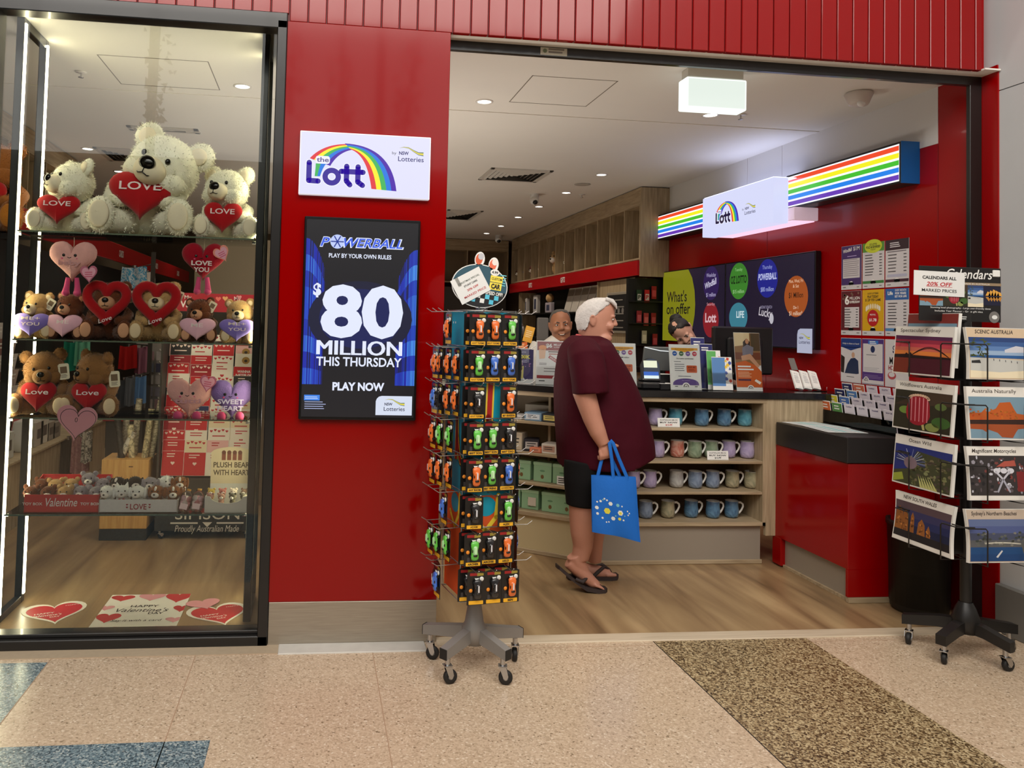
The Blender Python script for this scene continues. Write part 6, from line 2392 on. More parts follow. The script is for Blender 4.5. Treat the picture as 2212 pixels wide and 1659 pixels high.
for k in range(4):
    for j in range(6):
        y = .83 + .345 - j * .125
        colr = None
        h = .15 + .0 * k
        z = ECZ + .007 + .042 * k
        b = MB()
        b.M = RY(-9) @ WEST
        if j < 2:
            c = [[(206, 100, 50), (80, 140, 70)], [(226, 214, 60), (80, 120, 190)], [(30, 34, 90), (84, 130, 190)], [(30, 34, 90), (206, 110, 80)]][k][j]
            b.prism(rect(.105, h, 0, h / 2), -.002, .001, WHITE)
            b.flat(rect(.1, h * .8, 0, h * .56), col(c), .0014)
            b.lines(-.03, .03, h * .8, 2, .018, .008, WHITE, .002)
            lb = '%s brochure in the %s of the clear leaflet rack' % ([['orange', 'green'], ['yellow', 'light blue'], ['navy', 'pale blue'], ['dark navy', 'salmon']][k][j], WHO[k])
        else:
            b.prism(rect(.10, h, 0, h / 2), -.003, .001, mat('coupon_white', (224, 216, 226), .5))
            b.text(('Lotto', 'OZ LOTTO', 'Powerball', 'Set for Life')[(j - 2)], .010, col((60, 50, 110)), 0, h - .022, .0014, w=.055, bold=.03)
            b.flat(rect(.08, h * .5, 0, h * .38), col((206, 198, 206)), .0013)
            lb = 'white coupon stack, %s of four in the %s of the leaflet rack' % (('first', 'second', 'third', 'last')[j - 2], WHO[k])
        tag(b.build('brochure' if j < 2 else 'coupon_stack', None, (3.70 - .092 + .055 * k + .012, y, z)), lb, 'brochure' if j < 2 else 'coupons', 'leaflets in the clear rack')


# ------------------------------------------------------------------ big wall screens
TVX = 3.775
tl, tr, bm = at(1432, 584, x=TVX), at(1761, 539, x=TVX), at(1566, 650, x=TVX)
ZT, ZB = 2.258, 1.500
ya, yb, ym = tl.y, tr.y, bm.y


def zf(u, v):
    """pixel of the enlarged study picture -> wall coordinates (along the wall, height)"""
    p = at(1380 + u / 4.367, 520 + v / 4.367, x=TVX)
    return -p.y, p.z


def tv(label, y0, y1, deco):
    t = thing('wall_screen', label, 'screen', (TVX, (y0 + y1) / 2, (ZT + ZB) / 2), group='wall screens behind the counter')
    w, h = (y1 - y0), ZT - ZB
    MB().box(.003, .05, -w / 2, w / 2, -h / 2, h / 2, mat('screen_bezel', (12, 12, 14), 0.25), .003).build('bezel', t)
    b = MB()
    b.M = T(.0025, 0, 0) @ WEST
    b.flat(rect(w - .02, h - .02), glow((34, 24, 52), .6), .0004)
    cx, cz = -(y0 + y1) / 2, (ZT + ZB) / 2
    deco(b, lambda u, v: (zf(u, v)[0] - cx, zf(u, v)[1] - cz), w, h)
    b.build('display', t)


def blob(b, P, u, v, ru, rv, c, s=.62):
    x, z = P(u, v)
    xr = abs(P(u + ru, v)[0] - P(u - ru, v)[0]) / 2
    zr = abs(P(u, v + rv)[1] - P(u, v - rv)[1]) / 2
    b.flat(ngon(30, xr, zr, x, z), glow(c, s), .0012)
    return x, z, xr, zr


def deco_far(b, P, w, h):
    e = [(-w / 2 + .01, h / 2 - .01)] + [P(*q) for q in ((466, 262), (502, 350), (524, 470), (530, 600), (524, 700), (508, 800), (480, 900))] + [(-.18, -h / 2 + .01), (-w / 2 + .01, -h / 2 + .01)]
    b.flat([(max(-w / 2 + .01, min(w / 2, x)), max(-h / 2 + .01, min(h / 2 - .01, z))) for x, z in e], glow((150, 150, 20), .62), .001)
    K = glow((30, 28, 20), .5)
    x, z = P(355, 575)
    b.text("What's", .115, K, x, z, .002, w=.46, bold=.012)
    x, z = P(368, 690)
    b.text('on offer', .115, K, x, z, .002, w=.54, bold=.012)
    x, z, xr, zr = blob(b, P, 680, 400, 74, 160, (52, 30, 96))
    b.text('Weekday', .04, glow((190, 180, 220), .8), x, z + .06, .002, w=xr * 1.2)
    b.text('Windfall', .06, glow((220, 214, 240), .8), x, z - .03, .002, w=xr * 1.5, bold=.02, shear=.2, rot=12)
    b.text('$1 million', .04, glow((200, 190, 230), .8), x, z - .13, .002, w=xr * 1.2)
    x, z, xr, zr = blob(b, P, 676, 748, 74, 165, (160, 32, 44))
    b.text('Lott', .09, glow((230, 190, 196), .8), x, z - .02, .002, w=xr * 1.4, bold=.03)
    b.text('Saturday', .03, glow((220, 160, 170), .8), x, z + .14, .002, w=xr)


def deco_near(b, P, w, h):
    x, z, xr, zr = blob(b, P, 940, 380, 87, 172, (70, 150, 50))
    b.text('OZ LOTTO', .07, glow((16, 40, 14), .6), x, z - .02, .002, w=xr * 1.7, bold=.03)
    b.text('Tuesday', .03, glow((150, 210, 130), .8), x, z + .09, .002, w=xr * .8)
    b.text('$15 million', .035, glow((170, 220, 150), .8), x, z - .11, .002, w=xr * 1.2)
    b.flat([(px, pz) for px, pz in [(P(935, 720)[0] + (P(1023, 720)[0] - P(935, 720)[0]) * math.cos(a), P(935, 720)[1] + .13 * math.sin(a)) for a in [2 * PI * k / 30 for k in range(30)]]], glow((60, 130, 150), .8), .0012)
    x, z = P(955, 725)
    b.text('LIFE', .06, glow((210, 230, 236), .8), x, z - .0, .002, w=.13, bold=.03)
    x, z, xr, zr = blob(b, P, 1210, 355, 97, 182, (34, 40, 160))
    b.text('Thursday', .035, glow((160, 170, 230), .8), x, z + .08, .002, w=xr * .95)
    b.text('POWERBALL', .055, glow((200, 206, 250), .8), x, z - .01, .002, w=xr * 1.8, bold=.03, shear=.2)
    b.text('$80 million', .04, glow((180, 190, 240), .8), x, z - .11, .002, w=xr * 1.25)
    x, z, xr, zr = blob(b, P, 1480, 525, 112, 195, (190, 92, 34))
    b.text('Mon, Wed, Fri', .028, glow((250, 206, 170), .8), x, z + .11, .002, w=xr * 1.2)
    b.text('& Sat', .028, glow((250, 206, 170), .8), x, z + .07, .002, w=xr * .5)
    b.text('$1 Million', .045, glow((50, 24, 10), .6), x, z - .01, .002, w=xr * 1.2, bold=.02)
    b.text('Div 1', .026, glow((250, 220, 190), .8), x, z - .1, .002, w=xr * .4)
    b.text('$1 million*', .035, glow((250, 220, 190), .8), x, z - .15, .002, w=xr * 1.1)
    x, z = P(1200, 640)
    b.text('INSTANT SCRATCH', .026, glow((170, 160, 190), .8), x, z, .002, w=.17)
    x, z = P(1190, 715)
    b.text('Lucky', .075, glow((214, 206, 214), .8), x, z, .002, w=.2, bold=.01, shear=.1, rot=-8)
    b.flat(ngon(14, .03, .045, *P(1250, 735)), glow((200, 196, 206), .8), .0016)
    x, z = P(1562, 945)
    xr, zr = .095, .095
    q = [(x - xr, z - zr), (x + xr, z - zr), (x + xr, z + zr), (x - xr * .6, z + zr), (x - xr * .9, z + zr * .85), (x - xr, z + zr * .5)]
    b.flat(q, glow((180, 184, 206), .85), .0014)
    nsw_logo(b, .00068, x, z, T(0, 0, .002), .8, by=False, dark=(60, 60, 90))


tv('wall screen with lime What\'s on offer panel, farther from the entrance', ym + .002, ya, deco_far)
tv('wall screen with green, blue and orange discs, nearer the entrance', yb, ym - .002, deco_near)

# ------------------------------------------------------------------ nine posters
PXW = 3.8305
GREYP = mat('poster_paper', (204, 200, 202), .45)
YC = [1.225, 1.0, .775]
ZR = [2.108, 1.78, 1.44]


def poster(label, c, r, deco, dz=0.0):
    w, h = .214, .318
    b = MB()
    b.M = WEST
    b.prism(rect(w, h), 0, .0012, GREYP)
    deco(b, w, h)
    return tag(b.build('wall_poster', None, (PXW, YC[c], ZR[r] + dz)), label, 'poster', 'lottery posters on the red wall')


def rowsp(b, w, h, y0, n, dy, c=(70, 66, 70), z=.0022):
    for i in range(n):
        y = h * (y0 - i * dy)
        e = random.uniform(.0, .1)
        b.flat([(-w * .38, y), (-w * (.06 - e), y), (-w * (.06 - e), y + h * .018), (-w * .38, y + h * .018)], col(c), z)
        b.flat([(w * .28, y), (w * .40, y), (w * .40, y + h * .018), (w * .28, y + h * .018)], col(c), z)


def foot(b, w, h, c, dark=INK):
    b.flat(rect(w * .98, h * .06, 0, -h * .365), col(c), .0018)
    lott_badge(b, 0, -h * .40, w * .13, dark)
    b.lines(-w * .42, -w * .25, -h * .455, 1, 1, h * .015, col((90, 90, 90)), .0022)
    b.lines(w * .28, w * .42, -h * .455, 1, 1, h * .015, col((90, 90, 90)), .0022)


def p1(b, w, h):
    b.flat(rect(w * .99, h * .88, 0, h * .055), col((70, 48, 104)), .0015)
    b.flat(rect(w * .84, h * .44, 0, -h * .02), GREYP, .0019)
    b.text('Windfall', .026, WHITE, -w * .18, h * .36, .002, w=w * .44, bold=.02, shear=.2, rot=8)
    b.text('$1M', .03, WHITE, w * .25, h * .38, .002, w=w * .3, bold=.03)
    b.lines(-w * .2, w * .3, h * .25, 1, 1, h * .015, col((190, 170, 220)), .002)
    for i in range(9):
        b.lines(-w * .38, w * .38, h * (.17 - i * .045), 1, 1, h * .014, col((140, 130, 140)), .0023, jitter=.1)
    foot(b, w, h, (70, 48, 104))


def p2(b, w, h):
    b.flat(rect(w * .99, h * .20, 0, h * .40), col((86, 140, 50)), .0015)
    b.flat(ngon(24, w * .4, h * .15, 0, h * .42), col((196, 204, 50)), .0019)
    b.text('OZ LOTTO', .014, INK, 0, h * .44, .0024, w=w * .34, bold=.02)
    b.text('FOLD & REVERSED', .016, INK, 0, h * .38, .0024, w=w * .66, bold=.03)
    b.text('TODAY', .012, INK, 0, h * .33, .0024, w=w * .24)
    rowsp(b, w, h, .22, 8, .062)
    foot(b, w, h, (60, 120, 60))


def p3(b, w, h):
    b.flat(rect(w * .99, h * .22, 0, h * .39), col((54, 34, 40)), .0015)
    b.lines(-w * .3, w * .2, h * .42, 3, h * .04, h * .018, col((220, 216, 220)), .002)
    b.lines(-w * .42, w * .42, h * .24, 1, 1, h * .015, col((90, 80, 90)), .002, jitter=.05)
    rowsp(b, w, h, .17, 6, .07)
    b.flat(rrect(w * .84, h * .06, h * .02, 3, 0, -h * .26), col((176, 176, 196)), .0018)
    foot(b, w, h, (66, 36, 48))


def p4(b, w, h):
    b.flat(rect(w * .99, h * .88, 0, h * .055), col((92, 26, 34)), .0015)
    for k in range(14):
        b.flat(ngon(6, w * .05, h * .03, random.uniform(-.4, .4) * w, random.uniform(.28, .46) * h), col((120, 90, 76)), .0017)
    b.text('6', .062, WHITE, -w * .2, h * .2, .0022, w=w * .22, bold=.04)
    b.text('MILLION', .022, WHITE, w * .18, h * .3, .0022, w=w * .5, bold=.03)
    b.text('SUPERDRAW', .018, WHITE, w * .18, h * .22, .0022, w=w * .5, bold=.02)
    b.flat(rect(w * .72, h * .46, w * .04, -h * .1), GREYP, .0019)
    rowsp(b, w * .86, h, .07, 7, .06)
    foot(b, w, h, (92, 26, 34))


def p5(b, w, h):
    b.flat(rect(w * .99, h * .9, 0, h * .05), col((206, 160, 20)), .0015)
    b.text('LUCKY LOTTERIES', .012, INK, 0, h * .40, .002, w=w * .5, bold=.02)
    b.text('PLAY TODAY', .018, INK, 0, h * .32, .002, w=w * .5, bold=.03)
    b.text('$1.28* PER GAME', .018, INK, 0, h * .25, .002, w=w * .72, bold=.03)
    for k in range(9):
        a = (k - 4) * .19
        b.flat(ngon(10, w * .03, h * .06, w * .33 * math.sin(a * 1.6), h * .08 + h * .06 * math.cos(a * 2), 0), col((226, 222, 206)), .002)
    for k in range(12):
        a = 2 * PI * k / 12
        b.flat([(w * .1 * math.cos(a - .1), -h * .12 + h * .07 * math.sin(a - .1)), (w * .36 * math.cos(a), -h * .12 + h * .2 * math.sin(a)), (w * .1 * math.cos(a + .1), -h * .12 + h * .07 * math.sin(a + .1))], col((170, 60, 20)), .002)
    b.flat(ngon(24, w * .26, h * .18, 0, -h * .12), col((176, 24, 28)), .0024)
    b.text('PRIZE POOL', .010, WHITE, 0, -h * .06, .003, w=w * .26, bold=.02)
    b.text('$1.78', .02, WHITE, 0, -h * .19, .003, w=w * .34, bold=.03)
    foot(b, w, h, (206, 160, 20))


def p6(b, w, h):
    b.flat(rect(w * .99, h * .24, 0, h * .38), col((50, 96, 160)), .0015)
    b.text('Life', .024, WHITE, -w * .28, h * .37, .002, w=w * .22, bold=.03)
    b.text('EVERY MONTH', .014, WHITE, w * .16, h * .44, .002, w=w * .46, bold=.03)
    b.text('FOR YEARS', .014, WHITE, w * .16, h * .375, .002, w=w * .46, bold=.03)
    b.text('SET FOR LIFE', .014, WHITE, w * .16, h * .31, .002, w=w * .5, bold=.03)
    rowsp(b, w, h, .18, 8, .064)
    foot(b, w, h, (80, 130, 180))


def p7(b, w, h):
    b.flat(rect(w * .99, h * .2, 0, h * .39), col((30, 56, 120)), .0015)
    b.flat([(-w * .49, h * .3), (0, h * .22), (w * .49, h * .3)], col((30, 56, 120)), .0015)
    b.text('Help is close at hand', .012, WHITE, 0, h * .36, .002, w=w * .8)
    b.flat([(w * -.3, -h * .3), (w * .4, -h * .3), (w * .36, h * .0), (w * .2, h * .06), (w * .0, h * .04), (-w * .16, -h * .08)], col((24, 40, 74)), .0017)
    b.flat(ngon(14, w * .08, h * .065, w * .12, h * .12), col((190, 150, 124)), .002)
    b.flat([(-w * .49, -h * .3), (-w * .34, -h * .3), (-w * .3, h * .06), (-w * .49, h * .12)], col((44, 26, 22)), .0018)
    b.flat([(-w * .49, -h * .28), (0, -h * .33), (w * .49, -h * .28), (w * .49, -h * .49), (-w * .49, -h * .49)], GREYP, .0022)
    b.lines(-w * .2, w * .2, -h * .38, 1, 1, h * .014, col((90, 90, 90)), .0026)


def p8(b, w, h):
    b.flat(rect(w * .99, h * .98), col((74, 44, 116)), .0015)
    b.flat(rect(w * .9, h * .62, 0, h * .08), GREYP, .0019)
    b.flat(rect(w * .46, h * .08, w * .02, h * .42), col((50, 110, 190)), .002)
    b.lines(-w * .14, w * .18, h * .43, 2, h * .035, h * .016, WHITE, .0024)
    b.flat(ngon(18, w * .1, h * .075, 0, h * .27), col((26, 40, 84)), .0022)
    b.lines(-w * .3, w * .3, h * .14, 1, 1, h * .016, col((130, 130, 136)), .0022)
    b.lines(-w * .4, w * .4, -h * .14, 3, h * .03, h * .01, col((160, 160, 166)), .0022)
    b.lines(-w * .4, w * .4, -h * .3, 3, h * .03, h * .01, col((130, 110, 160)), .0022)
    b.flat(rect(w * .98, h * .08, 0, -h * .44), GREYP, .0019)
    lott_badge(b, -w * .3, -h * .42, w * .13)


def p9(b, w, h):
    b.text('$1', .05, col((50, 40, 80)), -w * .05, h * .22, .002, w=w * .24, bold=.03)
    b.text('MILLION', .05, INK, w * .1, -h * .02, .002, w=w * .8, bold=.04)
    b.text('HOT', .03, col((150, 40, 50)), -w * .2, -h * .14, .002, w=w * .3, bold=.03)
    b.flat(ngon(16, w * .18, h * .08, -w * .2, -h * .26), col((170, 70, 76)), .002)
    b.flat(ngon(16, w * .13, h * .05, -w * .2, -h * .24), GREYP, .0024)
    lott_badge(b, w * .15, -h * .42, w * .13)


for c, r, d, lb in ((0, 0, p1, 'purple Windfall poster, top left of the nine on the red wall'), (1, 0, p2, 'lime and white OZ LOTTO poster, top middle of the nine'), (2, 0, p3, 'dark headed list poster, top right of the nine'),
                    (0, 1, p4, 'maroon 6 million poster, middle left of the nine'), (1, 1, p5, 'yellow poster with bowling pins and red oval, centre of the nine'), (2, 1, p6, 'blue headed list poster, middle right of the nine'),
                    (0, 2, p7, 'blue poster with a seated person photo, bottom left of the nine'), (1, 2, p8, 'purple framed white notice, bottom middle of the nine'), (2, 2, p9, 'white MILLION poster partly hidden by the calendars')):
    poster(lb, c, r, d)


# ------------------------------------------------------------------ people
def skin(name, rgb):
    return mat('skin_' + name, rgb, .5, vary=.10, vscale=14, bump=.06, bscale=120)


HEAD_RINGS = [(.274, .071, 0, .020), (.262, .093, -.037, .052), (.24, .110, -.071, .072), (.209, .119, -.099, .082), (.177, .120, -.113, .086), (.149, .116, -.119, .087), (.121, .110, -.119, .086),
              (.092, .105, -.110, .083), (.064, .099, -.105, .079), (.036, .095, -.102, .075), (.013, .088, -.097, .071), (-.004, .068, -.094, .069)]


def oval_ring(z, f, bk, w, n=28, taper=.16):
    yc, b = (f + bk) / 2, (f - bk) / 2
    out = []
    for k in range(n):
        a = 2 * PI * k / n
        c, s = math.cos(a), math.sin(a)
        out.append((w * (1 - taper * max(0, c)) * math.copysign(abs(s) ** .9, s), -(yc + b * math.copysign(abs(c) ** .85, c)), z))
    return out


def add_head(b, X, m, ks=(1, 1), neck=None, rings=HEAD_RINGS, ears=True, nose=1.0, jowl=0.0):
    """head facing -Y, chin at the origin; ks = (width and depth, height) scale"""
    k, kz = ks
    b.M = X
    R = [oval_ring(z * kz, f * k, bk * k, w * k) for z, f, bk, w in rings]
    for z, f, bk, w in (neck or [(-.03, .050, -.10, .066), (-.07, .052, -.115, .072), (-.12, .06, -.125, .085)]):
        R.append(oval_ring(z, f * k, bk * k, w * k))
    b.loft(R[::-1], m)
    b.tube([(0, -.112 * k, .152 * kz), (0, -.121 * k, .128 * kz), (0, -.124 * k, .112 * kz)], [.011 * nose, .014 * nose, .018 * nose], m, 12)
    b.ell((0, -.127 * k, .109 * kz), (.017 * nose, .016 * nose, .014 * nose), m, 12, 8)
    for s in (-1, 1):
        b.ell((s * .014, -.114 * k, .106 * kz), (.011, .013, .010), m, 10, 8)
        b.ell((s * .036 * k, -.100 * k, .158 * kz), (.026, .018, .012), m, 12, 8)
        b.ell((s * .046 * k, -.082 * k, .098 * kz), (.030, .028, .028), m, 12, 8)
        if jowl:
            b.ell((s * .045 * k, -.05 * k, .02 * kz), (.034, .05, .034), m, 12, 8)
        if ears:
            b.ell((s * .086 * k, .028 * k, .130 * kz), (.010, .019, .034), m, 14, 10, R=RX(-12) @ RZ(s * 20))
            b.tube([(s * .088 * k, .014 * k, .112 * kz), (s * .094 * k, .012 * k, .150 * kz), (s * .100 * k, .030 * k, .164 * kz), (s * .100 * k, .046 * k, .148 * kz), (s * .094 * k, .040 * k, .112 * kz), (s * .089 * k, .024 * k, .094 * kz)], .006, m, 8)
    b.ell((0, -.088 * k, .018 * kz), (.026, .020, .020), m, 14, 10)
    b.ell((0, -.100 * k, .068 * kz), (.028, .012, .008), m, 12, 8)
    b.ell((0, -.098 * k, .048 * kz), (.026, .013, .009), m, 12, 8)
    b.M = Matrix.Identity(4)


def face_parts(t, X, ks=(1, 1), smile=.006, brow=(70, 62, 56), teeth=True, eyes=True):
    k, kz = ks
    for s in (-1, 1):
        if eyes:
            b = MB()
            b.M = X
            b.ell((s * .035 * k, -.1015 * k, .1405 * kz), (.0125, .010, .0075), mat('eye_white', (214, 206, 198), .3), 12, 8)
            b.ell((s * .034 * k, -.1095 * k, .1400 * kz), (.0056, .004, .0058), EYE_M, 10, 6)
            b.build('eye', t)
        b = MB()
        b.M = X
        b.tube([(s * .014 * k, -.119 * k, .158 * kz), (s * .034 * k, -.117 * k, .165 * kz), (s * .056 * k, -.098 * k, .158 * kz)], [.003, .0042, .002], col(brow), 8)
        b.build('eyebrow', t)
    b = MB()
    b.M = X
    pts = [(-.036 * k, -.088 * k, (.060 + smile) * kz), (-.018 * k, -.1065 * k, (.060 - smile * .3) * kz), (0, -.112 * k, (.059 - smile * .6) * kz), (.018 * k, -.1065 * k, (.060 - smile * .3) * kz), (.036 * k, -.088 * k, (.060 + smile) * kz)]
    b.tube(pts, [.002, .0048, .0058, .0048, .002], mat('mouth_dark', (76, 34, 30), .5), 8)
    if teeth:
        b.tube([(x, y - .003, z + .0022) for x, y, z in pts[1:4]], .0032, mat('teeth', (226, 214, 200), .3), 8)
    b.build('mouth', t)


def hair_cap(t, X, m, line, ks=(1, 1), off=.006, fuzz=.0025, extra=None, rings=HEAD_RINGS):
    """hair over the rear and top of the head; line = [(z, how far forward it reaches)]"""
    k, kz = ks
    b = MB()
    b.M = X
    R = []
    for z, fr in line:
        zz = [r[0] for r in rings]
        for i in range(len(rings) - 1):
            if rings[i][0] >= z >= rings[i + 1][0]:
                q = (rings[i][0] - z) / (rings[i][0] - rings[i + 1][0])
                f, bk, w = [rings[i][j] + (rings[i + 1][j] - rings[i][j]) * q for j in (1, 2, 3)]
                break
        else:
            f, bk, w = rings[0][1:]
        q = off * min(1.0, .35 + z * 3.2)
        ring = oval_ring(z * kz, f * k + q, bk * k - q, w * k + q, 36)
        ring = [(x, max(y, -fr * k), zq) for x, y, zq in ring]
        R.append([(x + random.uniform(-fuzz, fuzz), y + random.uniform(-fuzz, fuzz), zq + random.uniform(-fuzz, fuzz)) for x, y, zq in ring])
    b.loft(R[::-1], m)
    if extra:
        extra(b)
    return b.build('hair', t)


# ---- the big man with the blue bag, seen from his right side walking in
SK = skin('ruddy', (190, 134, 112))
MY = .78
man = thing('person', 'big white-haired person in maroon t-shirt, black shorts and thongs carrying a blue bag', 'person', (0, 0, 0))
HX = T(at(1285, 737.6, y=MY).x, MY, at(1300, 737.6, y=MY).z) @ RZ(78)
b = MB()
add_head(b, HX, SK, neck=[(-.02, .078, -.098, .076), (-.05, .070, -.108, .082), (-.09, .066, -.115, .095), (-.14, .07, -.11, .12)], nose=.92, jowl=1)
PT = lambda u, v, y: tuple(at(u, v, y=y))
b.tube([PT(1262, 770, .58), PT(1262, 850, .51), PT(1280, 905, .50), PT(1292, 935, .49), PT(1304, 960, .488)], [.074, .068, .056, .049, .036], SK, 18)
b.ell(PT(1306, 973, .488), (.036, .024, .046), SK, 16, 12, R=RY(-14))
for i in range(4):      # fingers close round the bag handles
    u = 1297 + i * 7.0
    x, _, z = PT(u, 985 - i * 1.5, .48)
    r = (.0095, .0105, .011, .0105)[i]
    b.tube([(x - .004, .484, z + .03), (x, .476, z), (x + .002, .488, z - .022 + .002 * i), (x + .002, .512, z - .024), (x + .002, .526, z - .004)], [r * 1.1, r * 1.08, r, r * .95, r * .8], SK, 10)
x, _, z = PT(1322, 962, .47)
b.tube([(x - .03, .486, z + .012), (x - .004, .470, z + .006), (x + .022, .472, z - .002), (x + .044, .482, z - .006)], [.016, .0135, .012, .009], SK, 12)
b.tube([PT(1290, 770, 1.0), PT(1310, 850, 1.05), PT(1335, 925, 1.04), PT(1352, 972, 1.0)], [.07, .064, .052, .036], SK, 16)
x, y, z = PT(1358, 985, .98)
b.ell((x, y, z), (.038, .022, .028), SK, 14, 10, R=RY(30))
for i in range(4):
    b.tube([(x + .01, y - .02 + i * .014, z - .005), (x + .04, y - .022 + i * .014, z - .016), (x + .055 - .004 * abs(i - 1), y - .022 + i * .014, z - .036)], [.010, .0095, .008], SK, 8)
b.tube([(x, y - .02, z + .01), (x + .03, y - .036, z + .006), (x + .05, y - .036, z - .004)], [.012, .011, .009], SK, 8)
# torso core, legs, feet
b.loft([[(at(uc, v, y=MY).x + rx * math.cos(a), MY + ry * math.sin(a), at(uc, v, y=MY).z) for a in [2 * PI * k / 24 for k in range(24)]] for v, uc, rx, ry in ((1015, 1275, .11, .15), (930, 1290, .20, .2), (850, 1280, .18, .18), (770, 1265, .12, .16), (735, 1265, .08, .10))], SK)
b.tube([PT(1262, 1020, .70), PT(1262, 1050, .69), PT(1259, 1090, .68), PT(1258, 1115, .69), PT(1258, 1150, .70), PT(1259, 1180, .71), PT(1253, 1206, .72)], [.10, .095, .086, .081, .073, .060, .052], SK, 22)
b.tube([PT(1285, 1020, .88), PT(1288, 1050, .88), PT(1288, 1090, .89), PT(1286, 1130, .90), PT(1284, 1170, .92), PT(1284, 1212, .94)], [.10, .095, .08, .072, .055, .045], SK, 20)
# near foot on its toes, far foot flat
ft = [PT(1228, 1212, .73), PT(1246, 1226, .725), PT(1264, 1244, .72), PT(1280, 1258, .715), PT(1291, 1265, .712)]
b.tube(ft, [.042, .047, .042, .034, .026], SK, 16, flat=(1, 1.05))
b.tube([PT(1240, 1198, .72), PT(1248, 1216, .722), PT(1262, 1236, .72)], [.05, .050, .036], SK, 16)
ff = at(1322, 1250, z=0)
b.tube([(ff.x - .24, ff.y - .01, .05), (ff.x - .16, ff.y, .055), (ff.x - .07, ff.y, .042), (ff.x - .02, ff.y, .034)], [.038, .044, .038, .03], SK, 16)
TO = ft[-1]
for i in range(5):
    y = TO[1] - .036 + i * .018
    L = (.03, .028, .026, .028, .036)[i]
    r = (.009, .0095, .01, .0105, .014)[i]
    b.tube([(TO[0] - .03, y, TO[2] + .014), (TO[0] + L * .5, y, TO[2] - .004), (TO[0] + L, y, TO[2] - .014)], [r, r, r * .8], SK, 10)
    b.tube([(ff.x - .05, ff.y + .04 - i * .018, .034), (ff.x - .03 + L * .6, ff.y + .04 - i * .018, .034), (ff.x - .02 + L, ff.y + .04 - i * .018, .031)], [r, r, r * .8], SK, 10)
body = remesh(b, 'body', .0058, 5, man)
face_parts(man, HX, smile=.008, brow=(120, 104, 96))
WHAIR = mat('white_hair', (206, 200, 196), .8, vary=.22, vscale=38, bump=.5, bscale=90)


def quiff(b):
    for i in range(11):
        x = -.055 + i * .011
        b.tube([(x, -.06 + .1 * abs(x), .266), (x * 1.05, -.098 + .1 * abs(x), .255), (x * 1.05 + .002, -.122 + .16 * abs(x), .232), (x * 1.05 + .004, -.133 + .2 * abs(x), .206 + .1 * abs(x))], [.014, .015, .012, .004], WHAIR, 8)


hair_cap(man, HX, WHAIR, [(.273, .09), (.268, .105), (.258, .108), (.245, .10), (.23, .075), (.212, .045), (.195, .025), (.178, .004), (.16, -.012), (.145, -.030), (.125, -.048), (.105, -.055), (.085, -.062), (.070, -.075)], off=.007, fuzz=.0035, extra=quiff)
b = MB()
b.M = HX
n = 26
b.tube([(.093 * math.sin(2 * PI * k / n), .022 - .098 * math.cos(2 * PI * k / n), .034 - .072 * (.5 + .5 * math.cos(2 * PI * k / n)) - .0) for k in range(n)], .010, mat('lanyard_pink', (204, 84, 88), .7), 6, closed=True, flat=(1.2, .35))
b.build('lanyard', man)
SHIRT = mat('maroon_cotton', (62, 3, 20), .8, vary=.10, vscale=9, bump=.9, bscale=7)
b = MB()
prof = [(724, 1236, 1300, .085), (731, 1228, 1311, .14), (742, 1219, 1318, .20), (756, 1213, 1325, .225), (775, 1208, 1337, .235), (800, 1204, 1353, .24), (830, 1201, 1368, .25), (860, 1201, 1380, .262), (890, 1202, 1390, .272), (920, 1204, 1398, .278), (950, 1206, 1404, .28), (976, 1209, 1407, .275)]
R = []
for v, u0, u1, ry in prof:
    a, c = at(u0, v, y=MY), at(u1, v, y=MY)
    xc, rx = (a.x + c.x) / 2, (c.x - a.x) / 2
    ring = []
    for k in range(40):
        t = 2 * PI * k / 40
        ct, st = math.cos(t), math.sin(t)
        z = a.z
        if v == 976:
            z = at(1300, 1004, y=MY).z + (.085 * max(0, ct) ** 1.2) + .012 * math.sin(5 * t)
        fold = 1 + (.012 * math.sin(7 * t + v * .05) if v > 850 else 0)
        ring.append((xc + rx * math.copysign(abs(ct) ** .9, ct), MY + ry * fold * math.copysign(abs(st) ** .9, st), z))
    R.append(ring)
b.loft(R[::-1], SHIRT)
b.tube([PT(1258, 752, .62), PT(1266, 775, .55), PT(1273, 815, .515), PT(1276, 851, .505)], [.095, .108, .108, .108], SHIRT, 22)
b.tube([PT(1275, 752, .95), PT(1296, 775, 1.02), PT(1308, 815, 1.06), PT(1316, 855, 1.06)], [.095, .105, .103, .10], SHIRT, 20)
sh = remesh(b, 't_shirt', .0085, 4, man)
SHORTS = mat('black_shorts', (20, 19, 20), .85)
b = MB()
b.loft([[(at(uc, v, y=MY).x + rx * math.cos(a), MY + ry * math.sin(a), at(uc, v, y=MY).z) for a in [2 * PI * k / 26 for k in range(26)]] for v, uc, rx, ry in ((1040, 1275, .13, .19), (1000, 1277, .155, .205), (950, 1285, .20, .22))], SHORTS)
b.tube([PT(1268, 1000, .69), PT(1262, 1040, .68), PT(1259, 1092, .68)], [.145, .125, .102], SHORTS, 24)
b.tube([PT(1285, 1000, .87), PT(1288, 1040, .88), PT(1290, 1086, .89)], [.14, .12, .10], SHORTS, 24)
remesh(b, 'shorts', .009, 4, man)
TH = mat('thong_brown_rubber', (52, 40, 38), .7)


def thong(pts, w, nm):
    """sole swept under the foot and two strap arms"""
    b = MB()
    R = []
    for i, (x, y, z, k) in enumerate(pts):
        R.append([(x, y - w * k, z), (x, y + w * k, z), (x, y + w * k, z - .022), (x, y - w * k, z - .022)])
    b.loft(R, TH, smooth=False)
    b.build(nm, man)


